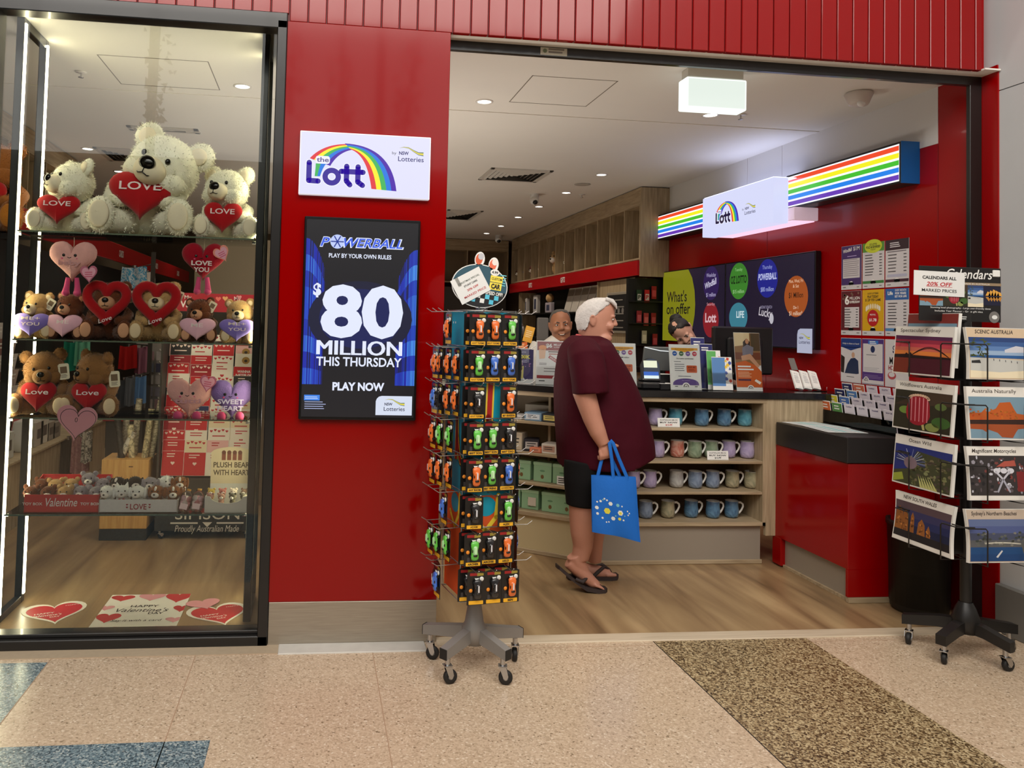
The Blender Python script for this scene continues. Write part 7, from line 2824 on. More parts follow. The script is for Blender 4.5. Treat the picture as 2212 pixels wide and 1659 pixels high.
h0, h1, h2, h3 = PT(1205, 1224, .735), PT(1232, 1243, .73), PT(1262, 1264, .72), PT(1299, 1274, .712)
thong([(h0[0] - .01, h0[1], h0[2] + .016, .4), (h0[0], h0[1], h0[2] + .012, .8), (*h1, 1.0), (h2[0], h2[1], max(h2[2], .025), 1.12), (h3[0] - .03, h3[1], .024, 1.1), (h3[0] + .01, h3[1], .0235, .95), (h3[0] + .03, h3[1], .026, .5)], .046, 'thong')
thong([(ff.x - .30, ff.y, .0235, .5), (ff.x - .28, ff.y, .0235, .85), (ff.x - .12, ff.y, .0235, .95), (ff.x - .02, ff.y, .0235, 1.1), (ff.x + .02, ff.y, .026, .95), (ff.x + .035, ff.y, .034, .5)], .046, 'thong')
b = MB()
x, y, z = h2
b.tube([(h1[0] + .02, h1[1] - .044, h1[2] - .01), (x - .03, y - .052, z + .036), (x + .005, y - .03, z + .056), (x + .045, y + .0, z + .03), (h3[0] + .0, y + .004, .03)], [.012, .013, .012, .009, .006], TH, 8)
b.tube([(h1[0] + .02, h1[1] + .044, h1[2] - .01), (x - .03, y + .052, z + .036), (x + .005, y + .03, z + .056), (x + .045, y + .0, z + .03)], [.012, .013, .012, .009], TH, 8)
b.build('thong_strap', man)
b = MB()
for s in (-1, 1):
    b.tube([(ff.x - .16, ff.y + s * .046, .015), (ff.x - .11, ff.y + s * .046, .06), (ff.x - .06, ff.y + s * .02, .085), (ff.x - .02, ff.y, .06), (ff.x, ff.y, .03)], [.011, .012, .011, .008, .006], TH, 8)
b.build('thong_strap', man)

# ---- blue cloth bag
BAGM = mat('blue_nonwoven', (10, 104, 200), .75, vary=.08, vscale=12, bump=.12, bscale=50)
c00, c10, c11, c01 = [at(u, v, y=.475) for u, v in ((1279, 1149), (1383, 1171), (1373, 1030), (1277, 1026))]
o = c01.lerp(c11, .5)
bag = thing('tote_bag', 'bright blue cloth bag printed with small flowers, hanging from the big person\'s hand', 'bag', (o.x, .475, o.z))


def bagpt(u, v, s, d=0.0):
    p = c00.lerp(c10, u).lerp(c01.lerp(c11, u), v) - o
    bulge = .028 * math.sin(PI * u) ** .6 * (.35 + .65 * math.sin(PI * min(1, v * .9 + .05)) ** .7) + .006 * math.sin(9 * u + 5 * v) * (1 - v)
    return (p.x, s * (bulge + .002 + d), p.z + (.008 * math.sin(PI * u) if v < .05 else 0))


b = MB()
b.grid(lambda u, v: bagpt(u, v, -1), 20, 20, BAGM)
b.grid(lambda u, v: bagpt(1 - u, v, 1), 20, 20, BAGM)
for e in (0, 1):
    b.grid(lambda u, v: tuple(Vector(bagpt(e, v, -1)).lerp(Vector(bagpt(e, v, 1)), u)), 1, 20, BAGM)
b.grid(lambda u, v: tuple(Vector(bagpt(u, 0, -1)).lerp(Vector(bagpt(u, 0, 1)), v)), 20, 1, BAGM)
b.build('pouch', bag)
b = MB()
PW, PYL, PTQ = col((226, 230, 226)), col((226, 214, 70)), col((120, 190, 200))
for u, v, r, m in ((.10, .55, .006, PW), (.17, .57, .008, PW), (.25, .62, .006, PW), (.30, .60, .006, PW), (.37, .55, .013, PW), (.52, .54, .011, PTQ), (.61, .53, .005, PW), (.09, .45, .012, PW), (.30, .42, .020, PYL), (.57, .42, .017, PW), (.57, .415, .009, PYL), (.73, .46, .005, PW),
                   (.77, .43, .005, PW), (.74, .40, .005, PW), (.10, .35, .009, PW), (.20, .29, .007, PW), (.28, .23, .005, PW), (.33, .24, .005, PW), (.42, .31, .013, PW), (.55, .32, .010, PYL), (.63, .31, .006, PW), (.22, .60, .005, PTQ), (.47, .36, .005, PTQ), (.66, .38, .004, PTQ)):
    du, dv = r / .29, r / .37
    b.add([bagpt(u + du * math.cos(a), v + dv * math.sin(a), -1, .0012) for a in [PI / 3 * k for k in range(6)]], [(0, 1, 2, 3, 4, 5)], m)
b.build('flower_print', bag)
hd = at(1318, 956, y=.468) - o
hd.y = -.007
for s, nm, us in ((-1, 'handle', (.47, .78)), (1, 'handle', (.17, .66))):
    b = MB()
    a_, c_ = Vector(bagpt(us[0], 1, s)), Vector(bagpt(us[1], 1, s))
    top = Vector((hd.x + (.0 if s < 0 else -.012), hd.y - .016 if s < 0 else .03, hd.z + (.012 if s < 0 else -.03)))
    b.tube([tuple(a_ - Vector((0, 0, .04))), tuple(a_), tuple(a_.lerp(top, .5) + Vector((-.003, 0, 0))), tuple(top + Vector((-.010, 0, -.012))), tuple(top), tuple(top + Vector((.012, 0, -.014))), tuple(c_.lerp(top, .5)), tuple(c_), tuple(c_ - Vector((0, 0, .04)))], .011, BAGM, 8, flat=(.25, 1))
    b.build(nm, bag)


# ---- staff behind the counter
def staff(label, x, y, zchin, X, skinm, ks, shirt, trousers, lean=0.0, torso=None):
    t = thing('person', label, 'person', (0, 0, 0))
    b = MB()
    add_head(b, X, skinm, ks, neck=[(-.03, .045, -.088, .058), (-.07, .045, -.09, .06), (-.11, .05, -.10, .07)])
    return t, b


# smiling man facing the camera
SK2 = skin('tan', (168, 112, 82))
fx, fy = at(1214, 697, y=2.1).x, 2.1
zc = at(1214, 737, y=2.1).z
X2 = T(fx, fy, zc) @ RZ(-14) @ RY(-5)
KS2 = (.93, .93)
t, b = staff('smiling person with short grey hair in a white and black jacket behind the counter', fx, fy, zc, X2, SK2, KS2, None, None)
for s in (-1, 1):
    b.tube([(fx + s * .17, fy + .03, zc - .15), (fx + s * .23, fy + .02, zc - .30), (fx + s * .24, fy - .02, zc - .52), (fx + s * .22, fy - .10, zc - .72)], [.06, .05, .042, .032], SK2, 14)
    b.ell((fx + s * .215, fy - .12, zc - .78), (.024, .036, .046), SK2, 12, 8)
    for i in range(4):
        b.tube([(fx + s * .215, fy - .15 + i * .018, zc - .80), (fx + s * .21, fy - .152 + i * .018, zc - .84), (fx + s * .20, fy - .15 + i * .018, zc - .87)], [.009, .0085, .007], SK2, 8)
    b.tube([(fx + s * .21, fy - .15, zc - .76), (fx + s * .20, fy - .175, zc - .79), (fx + s * .195, fy - .18, zc - .82)], [.011, .01, .008], SK2, 8)
b.loft([[(fx + rx * math.cos(a), fy + .03 + ry * math.sin(a), zc + dz) for a in [2 * PI * k / 20 for k in range(20)]] for dz, rx, ry in ((-.75, .15, .10), (-.4, .15, .1), (-.16, .13, .08))], SK2)
remesh(b, 'body', .0062, 5, t)
face_parts(t, X2, KS2, .009, (60, 54, 50))
hair_cap(t, X2, mat('grey_hair', (96, 92, 88), .8, vary=.2, vscale=40, bump=.4, bscale=90), [(.273, .08), (.262, .10), (.245, .095), (.225, .055), (.205, .03), (.18, .005), (.155, -.01), (.13, -.03), (.10, -.05), (.08, -.06)], KS2, .006)
zj = zc + .13
JW, JB = mat('white_jacket', (214, 210, 204), .8), mat('black_jacket_panel', (20, 19, 20), .8)
b = MB()
def trunk(b, x, y, zj, m, rows, n=30):
    b.loft([[(x + rx * math.cos(a), y + .03 + ry * math.sin(a), zj + dz) for a in [2 * PI * k / n for k in range(n)]] for dz, rx, ry in rows], m)
trunk(b, fx, fy, zj, JW, ((-.78, .19, .145), (-.5, .19, .14), (-.28, .215, .14), (-.18, .20, .125), (-.12, .12, .10), (-.085, .075, .085)))
for s in (-1, 1):
    b.tube([(fx + s * .16, fy + .03, zj - .17), (fx + s * .23, fy + .02, zj - .30), (fx + s * .245, fy - .02, zj - .52), (fx + s * .225, fy - .10, zj - .72)], [.082, .078, .062, .05], JW, 16)
remesh(b, 'jacket', .0085, 4, t)
b = MB()
trunk(b, fx, fy - .006, zc + .03, JB, ((-.68, .10, .148), (-.4, .10, .146), (-.25, .115, .142), (-.16, .10, .128), (-.10, .08, .10)))
for s in (-1, 1):
    b.tube([(fx + s * .015, fy - .125, zc - .12), (fx + s * .06, fy - .085, zc - .05), (fx + s * .085, fy + .0, zc - .02), (fx + s * .06, fy + .10, zc - .005)], .022, JB, 10, flat=(1.4, .6))
b.build('jacket_front', t)
b = MB()
for s in (-1, 1):
    b.tube([(fx + s * .09, fy + .03, zc - .74), (fx + s * .10, fy + .03, .5), (fx + s * .10, fy + .04, .08)], [.12, .085, .06], JB, 16)
b.build('trousers', t)
for s in (-1, 1):
    MB().ell((fx + s * .10, fy - .02, .05), (.05, .13, .049), BLACK, 14, 8).build('shoe', t)

# person bending over the terminal, hair in a bun
SK3 = skin('fair', (206, 156, 134))
wx, wy = at(1490, 738, y=1.86).x, 1.86
wz = at(1490, 738, y=1.86).z
fwd = Vector((-.18, -.80, -.55)).normalized()
upv = Vector((-.72, -.42, .52))
upv = (upv - fwd * upv.dot(fwd)).normalized()
sdv = (-fwd).cross(upv)
X3 = Matrix(((sdv.x, -fwd.x, upv.x, wx), (sdv.y, -fwd.y, upv.y, wy), (sdv.z, -fwd.z, upv.z, wz), (0, 0, 0, 1)))
KS3 = (.84, .86)
t, b = staff('dark-haired person in black bending over the ticket terminal', wx, wy, wz, X3, SK3, KS3, None, None)
hp = at(1528, 812, y=1.5)
b.tube([(wx + .26, wy - .02, wz - .22), (wx + .32, wy - .16, wz - .34), (hp.x + .04, 1.62, 1.30), (hp.x + .004, 1.53, 1.262)], [.05, .045, .038, .028], SK3, 14)
b.ell((hp.x, 1.50, 1.252), (.036, .046, .022), SK3, 14, 10)
for i in range(4):
    b.tube([(hp.x - .026 + i * .017, 1.47, 1.252), (hp.x - .03 + i * .018, 1.44, 1.245), (hp.x - .03 + i * .018, 1.42, 1.222)], [.009, .0088, .007], SK3, 8)
b.tube([(hp.x - .03, 1.50, 1.25), (hp.x - .052, 1.48, 1.24), (hp.x - .056, 1.455, 1.226)], [.011, .010, .008], SK3, 8)
b.loft([[(wx + .16 + rx * math.cos(a) + q, wy + .09 + ry * math.sin(a), wz + dz) for a in [2 * PI * k / 20 for k in range(20)]] for dz, rx, ry, q in ((-.62, .13, .1, .06), (-.3, .13, .1, .04), (-.06, .08, .07, -.03), (-.0, .05, .05, -.08))], SK3)
remesh(b, 'body', .0062, 5, t)
face_parts(t, X3, KS3, .001, (50, 38, 32), teeth=False)
DH = mat('dark_hair', (26, 20, 18), .6, vary=.25, vscale=50, bump=.4, bscale=90)
hair_cap(t, X3, DH, [(.273, .07), (.265, .09), (.25, .10), (.23, .095), (.21, .06), (.18, .03), (.15, .0), (.12, -.03), (.09, -.05), (.06, -.06), (.03, -.07)], KS3, .010, extra=lambda b: b.ell((0, .12, .16), (.05, .045, .05), DH, 14, 10, .05))
BK = mat('black_top', (18, 17, 18), .85)
b = MB()
b.loft([[(wx + .17 + rx * math.cos(a) + q, wy + .10 + ry * math.sin(a), wz + dz) for a in [2 * PI * k / 28 for k in range(28)]] for dz, rx, ry, q in ((-.62, .18, .14, .06), (-.3, .19, .15, .05), (-.12, .17, .14, .0), (-.02, .10, .10, -.06), (.015, .06, .07, -.085))], BK)
b.tube([(wx + .24, wy + .02, wz - .12), (wx + .30, wy - .10, wz - .28), (hp.x + .07, 1.66, 1.33)], [.085, .072, .058], BK, 14)
b.tube([(wx + .02, wy + .14, wz - .14), (wx - .06, wy + .06, wz - .3), (wx - .05, wy - .1, wz - .42)], [.08, .07, .05], BK, 14)
remesh(b, 'top', .0085, 4, t)
b = MB()
for s in (-1, 1):
    b.tube([(wx + .23 + s * .09, wy + .1, wz - .58), (wx + .22 + s * .10, wy + .1, .45), (wx + .22 + s * .10, wy + .12, .08)], [.12, .085, .06], JB, 16)
b.build('trousers', t)
for s in (-1, 1):
    MB().ell((wx + .22 + s * .10, wy + .06, .05), (.05, .13, .049), BLACK, 14, 8).build('shoe', t)


# ------------------------------------------------------------------ behind the window: card stand, wrap box, left wall
STB = mat('stand_charcoal', (52, 46, 40), .55)
t = thing('card_stand', 'charcoal card stand on casters full of red and white valentine cards', 'card stand', (-.77, 1.95, 0))
b = MB()
b.box(-.345, .345, -.02, .30, .06, .44, STB, .004)
b.box(-.345, -.33, -.02, .30, .44, 1.70, STB)
b.box(.33, .345, -.02, .30, .44, 1.70, STB)
b.box(-.345, .345, .27, .30, .44, 1.72, STB)
b.build('cabinet', t)
b = MB()
b.M = T(.0, -.0205, 0) @ FRONT
b.text('SIMSON', .085, col((222, 214, 200)), .03, .145, .0006, w=.46)
cw_ = col((226, 218, 206))
b.flat(rect(.195, .011, -.135, .118), cw_, .0006)
b.flat(rect(.195, .011, .195, .118), cw_, .0006)
b.flat([(-.005, .124), (.065, .124), (.03, .088)], cw_, .0006)
b.text('Proudly Australian Made', .05, cw_, .03, .055, .0006, w=.46, shear=.25, bold=-.002)
b.build('front_lettering', t)
for sx in (-1, 1):
    for sy in (0, .27):
        caster(t, sx * .31, sy, 30, .075, .026)
b = MB()
b.box(-.35, .35, -.005, .005, 1.665, 1.80, col((166, 26, 42)))
b.M = T(0, -.0052, 1.73) @ FRONT
for dx in (-.10, .26):
    b.text('My', .03, col((244, 214, 210)), dx - .07, .025, .001, w=.05, bold=.02)
    b.text('Valentine', .05, col((244, 226, 220)), dx, -.035, .001, w=.25, bold=.03)
for dx, dy, c in ((.05, .03, (226, 110, 100)), (.10, .035, (230, 170, 110)), (-.25, .03, (200, 80, 96)), (-.3, -.03, (226, 110, 100)), (.2, .045, (230, 150, 150))):
    b.flat(heart(.04, .036, 18, dx, dy), col(c), .001)
b.build('header_card', t)
KC = {'red': (196, 26, 34), 'white': (236, 226, 210), 'pink': (232, 180, 176), 'cream': (232, 214, 178), 'navy': (40, 46, 90), 'black': (44, 36, 34), 'crimson': (160, 20, 36)}
CG = ['red red red crimson red red white white red crimson black pink'.split(), 'red cream white red navy red white red crimson red white navy'.split(),
      'white pink white cream white white white white white white red white'.split(), 'cream white white cream white cream black black red white pink red'.split()]
CN = ('first', 'second', 'third', 'last')
RN = ('lowest', 'second', 'third', 'fourth', 'fifth', 'sixth', 'seventh', 'eighth', 'ninth', 'tenth', 'eleventh', 'top')
RC = random.Random(11)
for c in range(4):
    for r in range(12):
        k = CG[c][r]
        w, h = .158, RC.choice((.17, .18, .19))
        b = MB()
        b.M = RX(-12) @ FRONT
        b.prism(rect(w, h, 0, h / 2), -.004, .0, mat('envelope', (230, 222, 210), .6))
        b.flat(rect(w * .98, h * .98, 0, h / 2), col(KC[k]), .0008)
        ink = col((240, 214, 200)) if k in ('red', 'crimson', 'black', 'navy') else col((190, 40, 50))
        if c == 3 and r == 8:
            b.text('WANNA', .02, WHITE, 0, h * .72, .0014, w=.10, bold=.03)
            b.text('NETFLIX', .02, WHITE, 0, h * .55, .0014, w=.12, bold=.03)
        elif c == 3 and r in (9, 10):
            b.flat(ngon(12, .03, .028, 0, h * .72), col((170, 130, 60)), .0012)
            b.flat(ngon(10, .013, .011, 0, h * .70), col((60, 40, 20)), .0016)
        elif RC.random() < .45:
            for j in range(5):
                b.flat(heart(.022, .02, 14, -w * .36 + j * w * .18, h * .86 + .008 * (j % 2)), ink, .0014)
            b.lines(-w * .3, w * .3, h * .66, 1, 1, .008, ink, .0014)
        else:
            b.lines(-w * .28, w * .28, h * .86, 2, .018, .007, ink, .0014, jitter=.5)
            b.flat(heart(.03, .026, 16, 0, h * .5), ink, .0014)
        tag(b.build('greeting_card', None, (-.77 - .245 + c * .163 + RC.uniform(-.006, .006), 1.955 + .018 * r, .455 + .079 * r)), '%s greeting card, %s column, %s row up on the valentine card stand' % (k, CN[c], RN[r]), 'card', 'valentine cards on the stand')
t = thing('wrap_box', 'honey coloured plywood box on a black base holding rolls of gift wrap', 'wooden box', (-1.33, 2.05, 0))
MB().box(-.165, .165, -.15, .15, .085, .58, WOOD_HONEY, .003).build('box', t)
MB().box(-.165, .165, -.145, .145, .0, .085, STB, .003).build('base', t)
MB().flat(rect(.03, .008, .04, .20), col((110, 76, 40)), .0, T(0, -.151, .33) @ FRONT).build('label_slot', t)
RLL = [(-.13, -.05, 26, (214, 206, 190), 'clear capped gift wrap roll leaning left in the plywood box'), (-.06, .04, 2, (190, 180, 160), 'thin pale gift wrap roll near the left of the plywood box'), (-.03, -.06, -8, (60, 54, 50), 'gift wrap roll with a black label in the plywood box'),
       (.01, .05, 3, (196, 184, 160), 'cream gift wrap roll at the middle back of the plywood box'), (.035, -.05, -5, (220, 206, 168), 'pale gold gift wrap roll at the middle of the plywood box'), (.07, .03, 12, (176, 160, 130), 'brown dotted gift wrap roll leaning right in the plywood box'),
       (.10, -.05, 6, (206, 190, 150), 'striped gift wrap roll at the right of the plywood box'), (.13, .0, 8, (214, 200, 170), 'dotted cream gift wrap roll at the right edge of the plywood box')]
for i, (x, y, a, c, lb) in enumerate(RLL):
    b = MB()
    L = .52 + .06 * ((i * 5) % 4)
    b.M = RY(a)
    m = ramp_mat('wrap_%d' % i, [(.42, c), (.5, tuple(int(v * .62) for v in c)), (.58, c)], .5, 'wood', (1, 1, (1, 6, 1, 3)[i % 4]), (0, 0, .5), 22, 2)
    b.cyl((0, 0, .0), .024, L, m, 16)
    b.cyl((0, 0, L), .018, .002, mat('roll_core', (120, 100, 76), .7), 14)
    tag(b.build('gift_wrap_roll', None, (-1.33 + x - .3 * math.sin(math.radians(a)) * .5, 2.05 + y, .30)), lb, 'gift wrap', 'gift wrap rolls in the plywood box')

w = MB()
w.box(-1.06, -.24, 3.0, 3.08, 0.0, 2.32, mat('partition_taupe', (118, 104, 84), .6), .003)
struct('wall_partition', w)


def pigeon(name, label, axis, p0, p1, z0, z1, depth, n, cat='wall cabinet'):
    """row of open pigeonholes; local x runs along the wall, open to -Y"""
    L = (Vector(p1) - Vector(p0)).length
    ang = math.atan2(p1[1] - p0[1], p1[0] - p0[0])
    t = thing(name, label, cat, (p0[0], p0[1], 0), ang)
    b = MB()
    b.box(0, L, -.0, .02, z1 - .19, z1, WOOD_PALE_H)
    b.box(0, L, .0, depth, z1 - .2, z1 - .19, WOOD_PALE_H)
    b.box(0, L, .0, depth, z0, z0 + .02, WOOD_PALE_H)
    b.box(0, L, depth - .02, depth, z0, z1, mat('oak_back', (120, 102, 78), .6))
    b.build('carcass', t)
    for i in range(n + 1):
        x = i * (L - .02) / n
        MB().box(x, x + .02, .0, depth, z0 + .02, z1 - .2, WOOD_PALE).build('divider', t)
    return t, L


def band(label, p0, p1, z0, z1, words):
    L = (Vector(p1) - Vector(p0)).length
    ang = math.atan2(p1[1] - p0[1], p1[0] - p0[0])
    t = thing('sign_band', label, 'sign', (p0[0], p0[1], (z0 + z1) / 2), ang)
    h = (z1 - z0) / 2
    MB().box(0, L, -.03, -.002, -h, h, mat('red_band', (176, 16, 24), .3, coat=.2), .003).build('panel', t)
    b = MB()
    b.M = T(0, -.031, -.035) @ FRONT
    for s, x in words:
        b.text(s, .075, WHITE, x, 0, .0006, w=.2, bold=.02)
    b.build('lettering', t)
    return t


# right wall: from the back corner (left in view) to the till (right in view)
t, L = pigeon('pigeonhole_cabinet', 'long oak pigeonhole cabinet along the right wall above the GIFTS band', 'x', (3.5, 9.9), (3.5, 4.21), 2.385, 3.18, .32, 13)
MB().box(L, L + .02, .0, .33, 2.2, 3.18, WOOD_PALE).build('end_panel', t)
band('red band lettered GIFTS twice, under the pigeonholes on the right wall', (3.5, 9.9), (3.5, 4.2), 2.21, 2.375, [('GIFTS', 3.1), ('GIFTS', 1.4)])
GC = [(150, 40, 40), (60, 54, 60), (170, 120, 90), (200, 190, 180), (120, 40, 50)]
for i, (u, m1, lb) in enumerate(((1104, BROWN, 'dark'), (1128, GREYF, 'grey and teal'), (1152, fur('dark_red', (120, 30, 34)), 'dark red'), (1172, fur('red_white', (176, 40, 40)), 'red'), (1203, TAN, 'large tan'), (1228, CREAM, 'cream'))):
    p = at(u, 595, x=3.60)
    small_plush('plush_toy', '%s plush toy sitting in a pigeonhole above the GIFTS band' % lb, (3.60, min(p.y, 9.7), 2.4055), .34 if i == 4 else .22, m1, PALE, rz=-70, group='plush toys in the pigeonholes')
t, L = pigeon('pigeonhole_cabinet', 'oak pigeonhole cabinet across the far back wall', 'x', (1.2, 10.1), (3.49, 10.1), 2.385, 3.18, .32, 3)
b = MB()
b.box(1.0, 3.45, 10.05, 10.5, 0, 2.3, mat('back_unit_dark', (40, 32, 26), .6))
struct('wall_back_unit', b)
b = MB()
b.box(3.80, 3.83, 4.24, 9.9, 0, 2.2, mat('slat_black', (14, 13, 13), .5))
struct('wall_slat_right', b)
t = thing('gift_shelving', 'black wall shelving with gifts under the GIFTS band', 'shelving', (3.66, 7.4, 0))
for z in (1.835, 1.45, 1.05, .6, .15):
    MB().box(-.16, .14, -1.9, 1.9, z - .02, z, mat('shelf_black', (20, 19, 19), .4), .002).build('shelf', t)
for y in (-1.92, 1.9):
    MB().box(-.16, .14, y, y + .02, 0, 2.2, WOOD_PALE).build('side_panel', t)
t = thing('oak_wall_panel', 'oak wall panel between the gift shelving and the red wall screens', 'panel', (3.52, 4.90, 0))
MB().box(0, .25, -.52, .55, 0, 2.2, WOOD_PALE, .003).build('panel', t)
t = thing('framed_notice', 'black notice in a pale frame behind the white-haired person', 'poster', (3.518, 4.80, 1.81))
MB().box(-.016, .0, -.37, .37, -.24, .24, mat('frame_pale', (150, 142, 128), .5), .004).build('frame', t)
b = MB()
b.M = T(-.0165, 0, 0) @ WEST
b.flat(rect(.66, .42), col((24, 22, 22)), .0006)
for k in range(5):
    b.lines(-.2 + .02 * k, .2, .14 - k * .08, 1, 1, .012, col((150, 146, 140)), .0012)
for k in range(3):
    b.flat(ngon(12, .035, None, -.1 + .12 * k, .02), col((130, 126, 122)), .0014)
b.build('notice', t)
for i, (u, c, w, h, lb) in enumerate(((1138, (206, 200, 196), .10, .26, 'white figurine box'), (1158, (196, 192, 190), .22, .30, 'white framed photo gift'), (1186, (176, 166, 176), .30, .16, 'pale boxed ornament'))):
    p = at(u, 672, x=3.56)
    t = thing('gift_item', lb + ' on the black shelf under the GIFTS band', 'gift', (3.57, p.y, 1.8358), 0, 'gifts on the black shelf')
    MB().box(-.03, .03, -w / 2, w / 2, 0, h, col(c), .008).build('body', t)
    b = MB()
    b.M = T(-.0305, 0, h / 2) @ WEST
    b.flat(rect(w * .5, h * .55), col((60, 64, 90)), .0006)
    b.build('picture', t)
    if i == 2:
        MB().ell((0, 0, h + .07), (.06, .09, .07), TAN, 12, 8).build('ornament', t)
for i in range(5):
    y = 6.95 - i * .30
    t = thing('gift_book', 'pale book leaning on the black shelf, %s of five from the back of the shop' % ('first', 'second', 'third', 'fourth', 'last')[i], 'book', (3.60, y, 1.8358), 0, 'pale books on the gift shelf')
    b = MB()
    b.M = RY(14)
    b.box(-.02, .02, -.135, .135, 0, .36, col((196, 188, 178)), .003)
    b.build('book', t)
    b = MB()
    b.M = RY(14)
    b.box(-.0215, -.0202, -.134, .134, .24, .355, col((136, 122, 106)))
    b.build('cover_band', t)
t = thing('magazine_rack', 'grey metal sign stand behind the smiling person', 'stand', (at(1172, 715, y=2.6).x, 2.6, 0))
MB().box(-.05, .05, -.02, .02, .02, 1.70, mat('grey_stand', (110, 106, 102), .5), .01).box(-.12, .12, -.12, .12, 0, .02, STB).build('post', t)
# black accessory slat panel with red packs beside the screens
t = thing('accessory_display', 'black slat panel hung with red packs and P plates beside the screens', 'display panel', (3.70, 4.28, 0))
MB().box(-.29, .10, .0, .06, 1.15, 2.18, mat('slat_black', (14, 13, 13), .5)).build('panel', t)
for k in range(4):
    b = MB().box(-.28, .09, -.07, 0, 1.2 + k * .24, 1.212 + k * .24, mat('shelf_black', (20, 19, 19), .4))
    b.build('shelf', t)
PCK = [(1381, 640, (30, 60, 34), 'green P plate pack', 'P'), (1398, 640, (190, 30, 36), 'red P plate pack', 'P'), (1413, 632, (150, 20, 28), 'red hanging pack', ''), (1381, 685, (150, 40, 50), 'red tall pack', ''), (1396, 690, (170, 60, 60), 'pink red pack', ''), (1412, 690, (140, 24, 30), 'dark red pack', ''), (1392, 728, (180, 176, 150), 'pale green card pack', ''), (1415, 735, (150, 30, 36), 'small red pack', '')]
for u, v, c, lb, s in PCK:
    p = at(u, v, y=4.24)
    b = MB()
    b.M = FRONT
    w, h = .052, .14
    b.prism(rect(w, h), -.012, .004, col(c))
    b.flat(rect(w * .8, h * .5, 0, -.01), col((206, 200, 196)) if s else col(tuple(min(255, v + 50) for v in c)), .005)
    if s:
        b.text(s, .045, col(c), 0, -.03, .006, w=.03, bold=.03)
    tag(b.build('accessory_pack', None, (min(p.x, 3.77), 4.242, p.z)), lb + ' hanging on the black slat panel beside the lime screen', 'pack', 'packs on the slat panel')

# ------------------------------------------------------------------ left wall
t, L = pigeon('pigeonhole_cabinet', 'oak cabinet high on the left wall behind the light strips', 'x', (-2.45, .3), (-2.45, 4.25), 2.40, 3.18, .32, 9)
b = MB().box(L, L + .02, .0, .33, 2.2, 3.18, WOOD_PALE)
b.build('end_panel', t)
band('red band lettered CARDS along the left wall, seen under the top glass shelf', (-2.2, .5), (-2.2, 9.8), 2.21, 2.40, [('CARDS', 4.55), ('CARDS', 6.5), ('CARDS', 8.2), ('CARDS', 2.4)])
w = MB()
w.box(-2.6, -2.5, .3, 10.0, 0, 2.2, mat('left_slat_black', (26, 23, 21), .5))
struct('wall_left_unit', w)
t = thing('card_wall_rack', 'dark wall rack of card rows on the left wall behind the light strips', 'card rack', (-2.5, 2.0, 0))
for k in range(8):
    MB().box(0, .10 + .012 * (7 - k), -1.4, .95, .52 + k * .125, .53 + k * .125, mat('rack_wood', (90, 76, 58), .6)).build('ledge', t)
RC = random.Random(4)
for k in range(8):
    for j in range(9):
        y = .85 + j * .22
        c = RC.choice([(190, 170, 160), (206, 200, 196), (130, 90, 84), (96, 96, 110), (170, 60, 60), (150, 140, 120), (60, 60, 76)])
        b = MB()
        b.M = RY(10) @ EAST
        b.prism(rect(.16, .135, 0, .0675), 0, .003, col(c))
        b.lines(-.05, .05, .09, 2, .03, .012, WHITE, .004)
        tag(b.build('greeting_card', None, (-2.43 + .012 * (7 - k), y, .532 + k * .125)), 'small greeting card in the left wall rack, %s row up, %s from the shopfront' % (RN[k], ('first', 'second', 'third', 'fourth', 'fifth', 'sixth', 'seventh', 'eighth', 'ninth')[j]), 'card', 'cards in the left wall rack')
t = thing('gift_ledge', 'sloping oak ledge with white boxes low on the left wall', 'ledge', (-2.2, 3.2, 0))
MB().box(-.295, .0, -2.2, 1.6, .0, .50, WOOD_PALE, .003).build('cabinet', t)
MB().box(-.295, .03, -2.2, 1.6, .50, .52, WOOD_PALE_H, .003).build('top', t)
for i, (u, h, c) in enumerate(((62, .24, (200, 196, 190)), (84, .20, (180, 170, 160)), (96, .22, (206, 200, 190)), (110, .16, (150, 140, 130)), (122, .14, (130, 120, 112)), (20, .2, (190, 190, 186)))):
    p = at(u, 955, x=-2.25)
    t = thing('boxed_gift', '%s box standing on the oak ledge of the left wall' % ('first pale', 'second beige', 'tall white', 'grey', 'farthest grey', 'nearest white')[i], 'box', (-2.3, p.y, .5205), 0, 'boxes on the left ledge')
    MB().box(-.05, .05, -.1, .1, 0, h, col(c), .004).build('carton', t)
    MB().flat(rect(.1, h * .4), col((90, 80, 76)), 0, T(.0505, 0, h * .5) @ EAST).build('label', t)


def scarf(label, u, v0, v1, w, y, c, n=4, stripes=None):
    a, e = at(u, v0, y=y), at(u, v1, y=y)
    t = thing('hanging_scarf', label, 'scarf', (a.x, y, a.z), 0, 'scarves hanging behind the window')
    h = a.z - e.z
    m = col(c, .9) if not stripes else ramp_mat('scarf_%d' % u, [(.4, c), (.5, stripes), (.6, c)], .9, 'wood', (1, 1, 1), (0, 0, 0), 26, 2)
    b = MB()
    b.grid(lambda p, q: ((p - .5) * w * (1 + .12 * q), .018 * math.sin(p * n * PI) * (.4 + q), -q * h - .01 * math.sin(p * 5)), 16, 6, m)
    b.grid(lambda p, q: ((.5 - p) * w * (1 + .12 * q), .03 + .018 * math.sin((1 - p) * n * PI) * (.4 + q), -q * h - .01 * math.sin((1 - p) * 5)), 16, 6, m)
    b.build('cloth', t)
    MB().tube([(0, .016, .02), (0, .016, -.01)], w * .1, CHROME, 8).tube([(0, .016, .012), (0, .2, .012)], .004, CHROME, 6).build('peg', t)
    return t


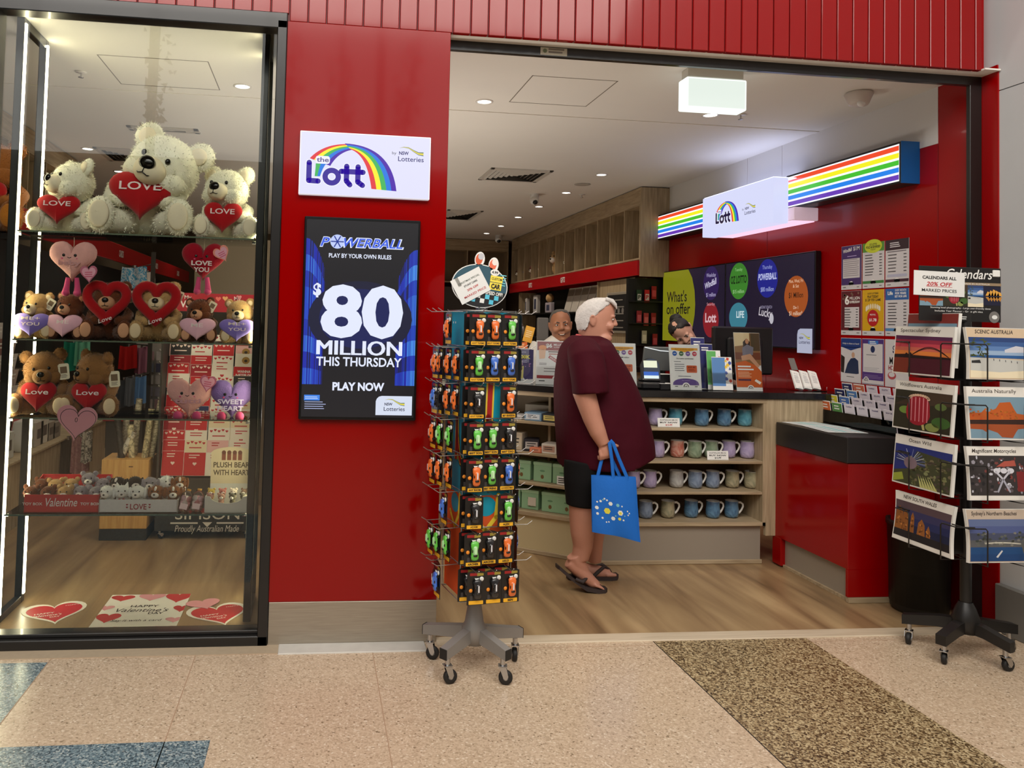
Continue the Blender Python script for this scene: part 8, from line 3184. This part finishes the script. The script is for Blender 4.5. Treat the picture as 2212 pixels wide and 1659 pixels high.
scarf('dark teal scarf hanging behind the golden bears', 158, 738, 800, .17, 4.0, (40, 130, 106))
scarf('mint scarf hanging beside the dark teal one', 178, 738, 790, .13, 3.95, (110, 178, 150))
scarf('red scarf hanging near the grey partition', 277, 747, 797, .17, 4.6, (176, 30, 28))
scarf('dusty pink scarf hanging beside the red one', 306, 750, 806, .12, 4.65, (150, 96, 116))
scarf('charcoal scarf hanging below the red one', 266, 820, 880, .14, 4.3, (70, 70, 74))
scarf('grey scarf hanging below the pink one', 286, 815, 876, .13, 4.25, (104, 106, 112))
scarf('light blue scarf hanging at the right of the grey ones', 304, 814, 873, .10, 4.2, (96, 134, 180))
scarf('pink striped scarf hanging under the cardboard heart', 174, 942, 1022, .14, 3.2, (170, 124, 122), 5, (150, 100, 104))
scarf('white lattice scarf beside the pink striped scarf', 188, 932, 1000, .08, 3.15, (206, 196, 180), 3, (60, 54, 50))
scarf('dark brown fringed scarf left of the pink striped one', 147, 948, 1024, .17, 3.3, (64, 52, 44), 8)
scarf('blue patterned shawl hanging under the CARDS band', 290, 577, 622, .26, 5.0, (70, 150, 190), 4, (210, 216, 220))
scarf('white patterned shawl beside the blue one', 318, 588, 622, .16, 5.02, (214, 206, 198), 3)
t = thing('scarf_stand', 'dark scarf stand with bare arms behind the golden bears', 'display rack', (-1.72, 4.55, 0))
MB().box(-.02, .02, -.02, .02, .02, 2.3, STB).box(-.25, .25, -.2, .2, 0, .02, STB).build('post', t)
for u, v, y in ((266, 820, 4.3), (286, 815, 4.25), (304, 814, 4.2), (277, 747, 4.6), (306, 750, 4.65), (290, 577, 5.0), (318, 588, 5.02)):
    q = at(u, v, y=y)
    MB().tube([(q.x + 1.72, y + .20 - 4.55, q.z + .012), (0, 0, q.z + .012)], .006, STB, 6).build('arm', t)
t = thing('hook_stand', 'white hook stand full of small packets behind the glass shelves', 'display rack', (at(325, 800, y=4.9).x, 4.9, 0))
MB().box(-.16, .16, .0, .02, .3, 1.35, mat('hook_board', (150, 144, 138), .6)).box(-.16, .16, -.1, .12, 0, .03, STB).box(-.02, .02, 0, .02, .03, .3, STB).build('board', t)
for k in range(7):
    for j in range(3):
        MB().tube([(-.11 + j * .11, 0, 1.25 - k * .13), (-.11 + j * .11, -.08, 1.25 - k * .13), (-.11 + j * .11, -.09, 1.265 - k * .13)], .005, WHITE, 6).build('hook', t)
for k in range(7):
    for j in range(3):
        b = MB()
        b.M = FRONT
        b.prism(rect(.085, .095, 0, -.055), -.004, .004, col(RC.choice([(120, 116, 130), (60, 60, 84), (170, 166, 166), (90, 96, 110), (150, 120, 126)])))
        p = at(325, 800, y=4.9)
        tag(b.build('small_packet', None, (p.x - .11 + j * .11, 4.85, 1.245 - k * .13)), 'small packet, %s column and %s row down on the white hook stand' % (('left', 'middle', 'right')[j], ('top', 'second', 'third', 'fourth', 'fifth', 'sixth', 'lowest')[k]), 'packet', 'packets on the hook stand')
for i, (u, lb) in enumerate(((255, 'left'), (300, 'middle'), (350, 'right'))):
    p = at(u, 900, y=2.75)
    t = thing('gift_table', '%s red topped low display table behind the glass shelves' % lb, 'table', (p.x, 2.72, 0), 0, 'red display tables')
    MB().box(-.085, .085, -.12, .12, p.z - .02, p.z + .02, mat('red_table_top', (150, 24, 34), .4), .004).build('top', t)
    MB().box(-.06, .06, -.1, .1, 0, p.z - .02, STB).build('base', t)
    MB().box(-.01, .01, -.05, -.03, p.z + .02, p.z + .04, WHITE, .004).build('price_tag', t)
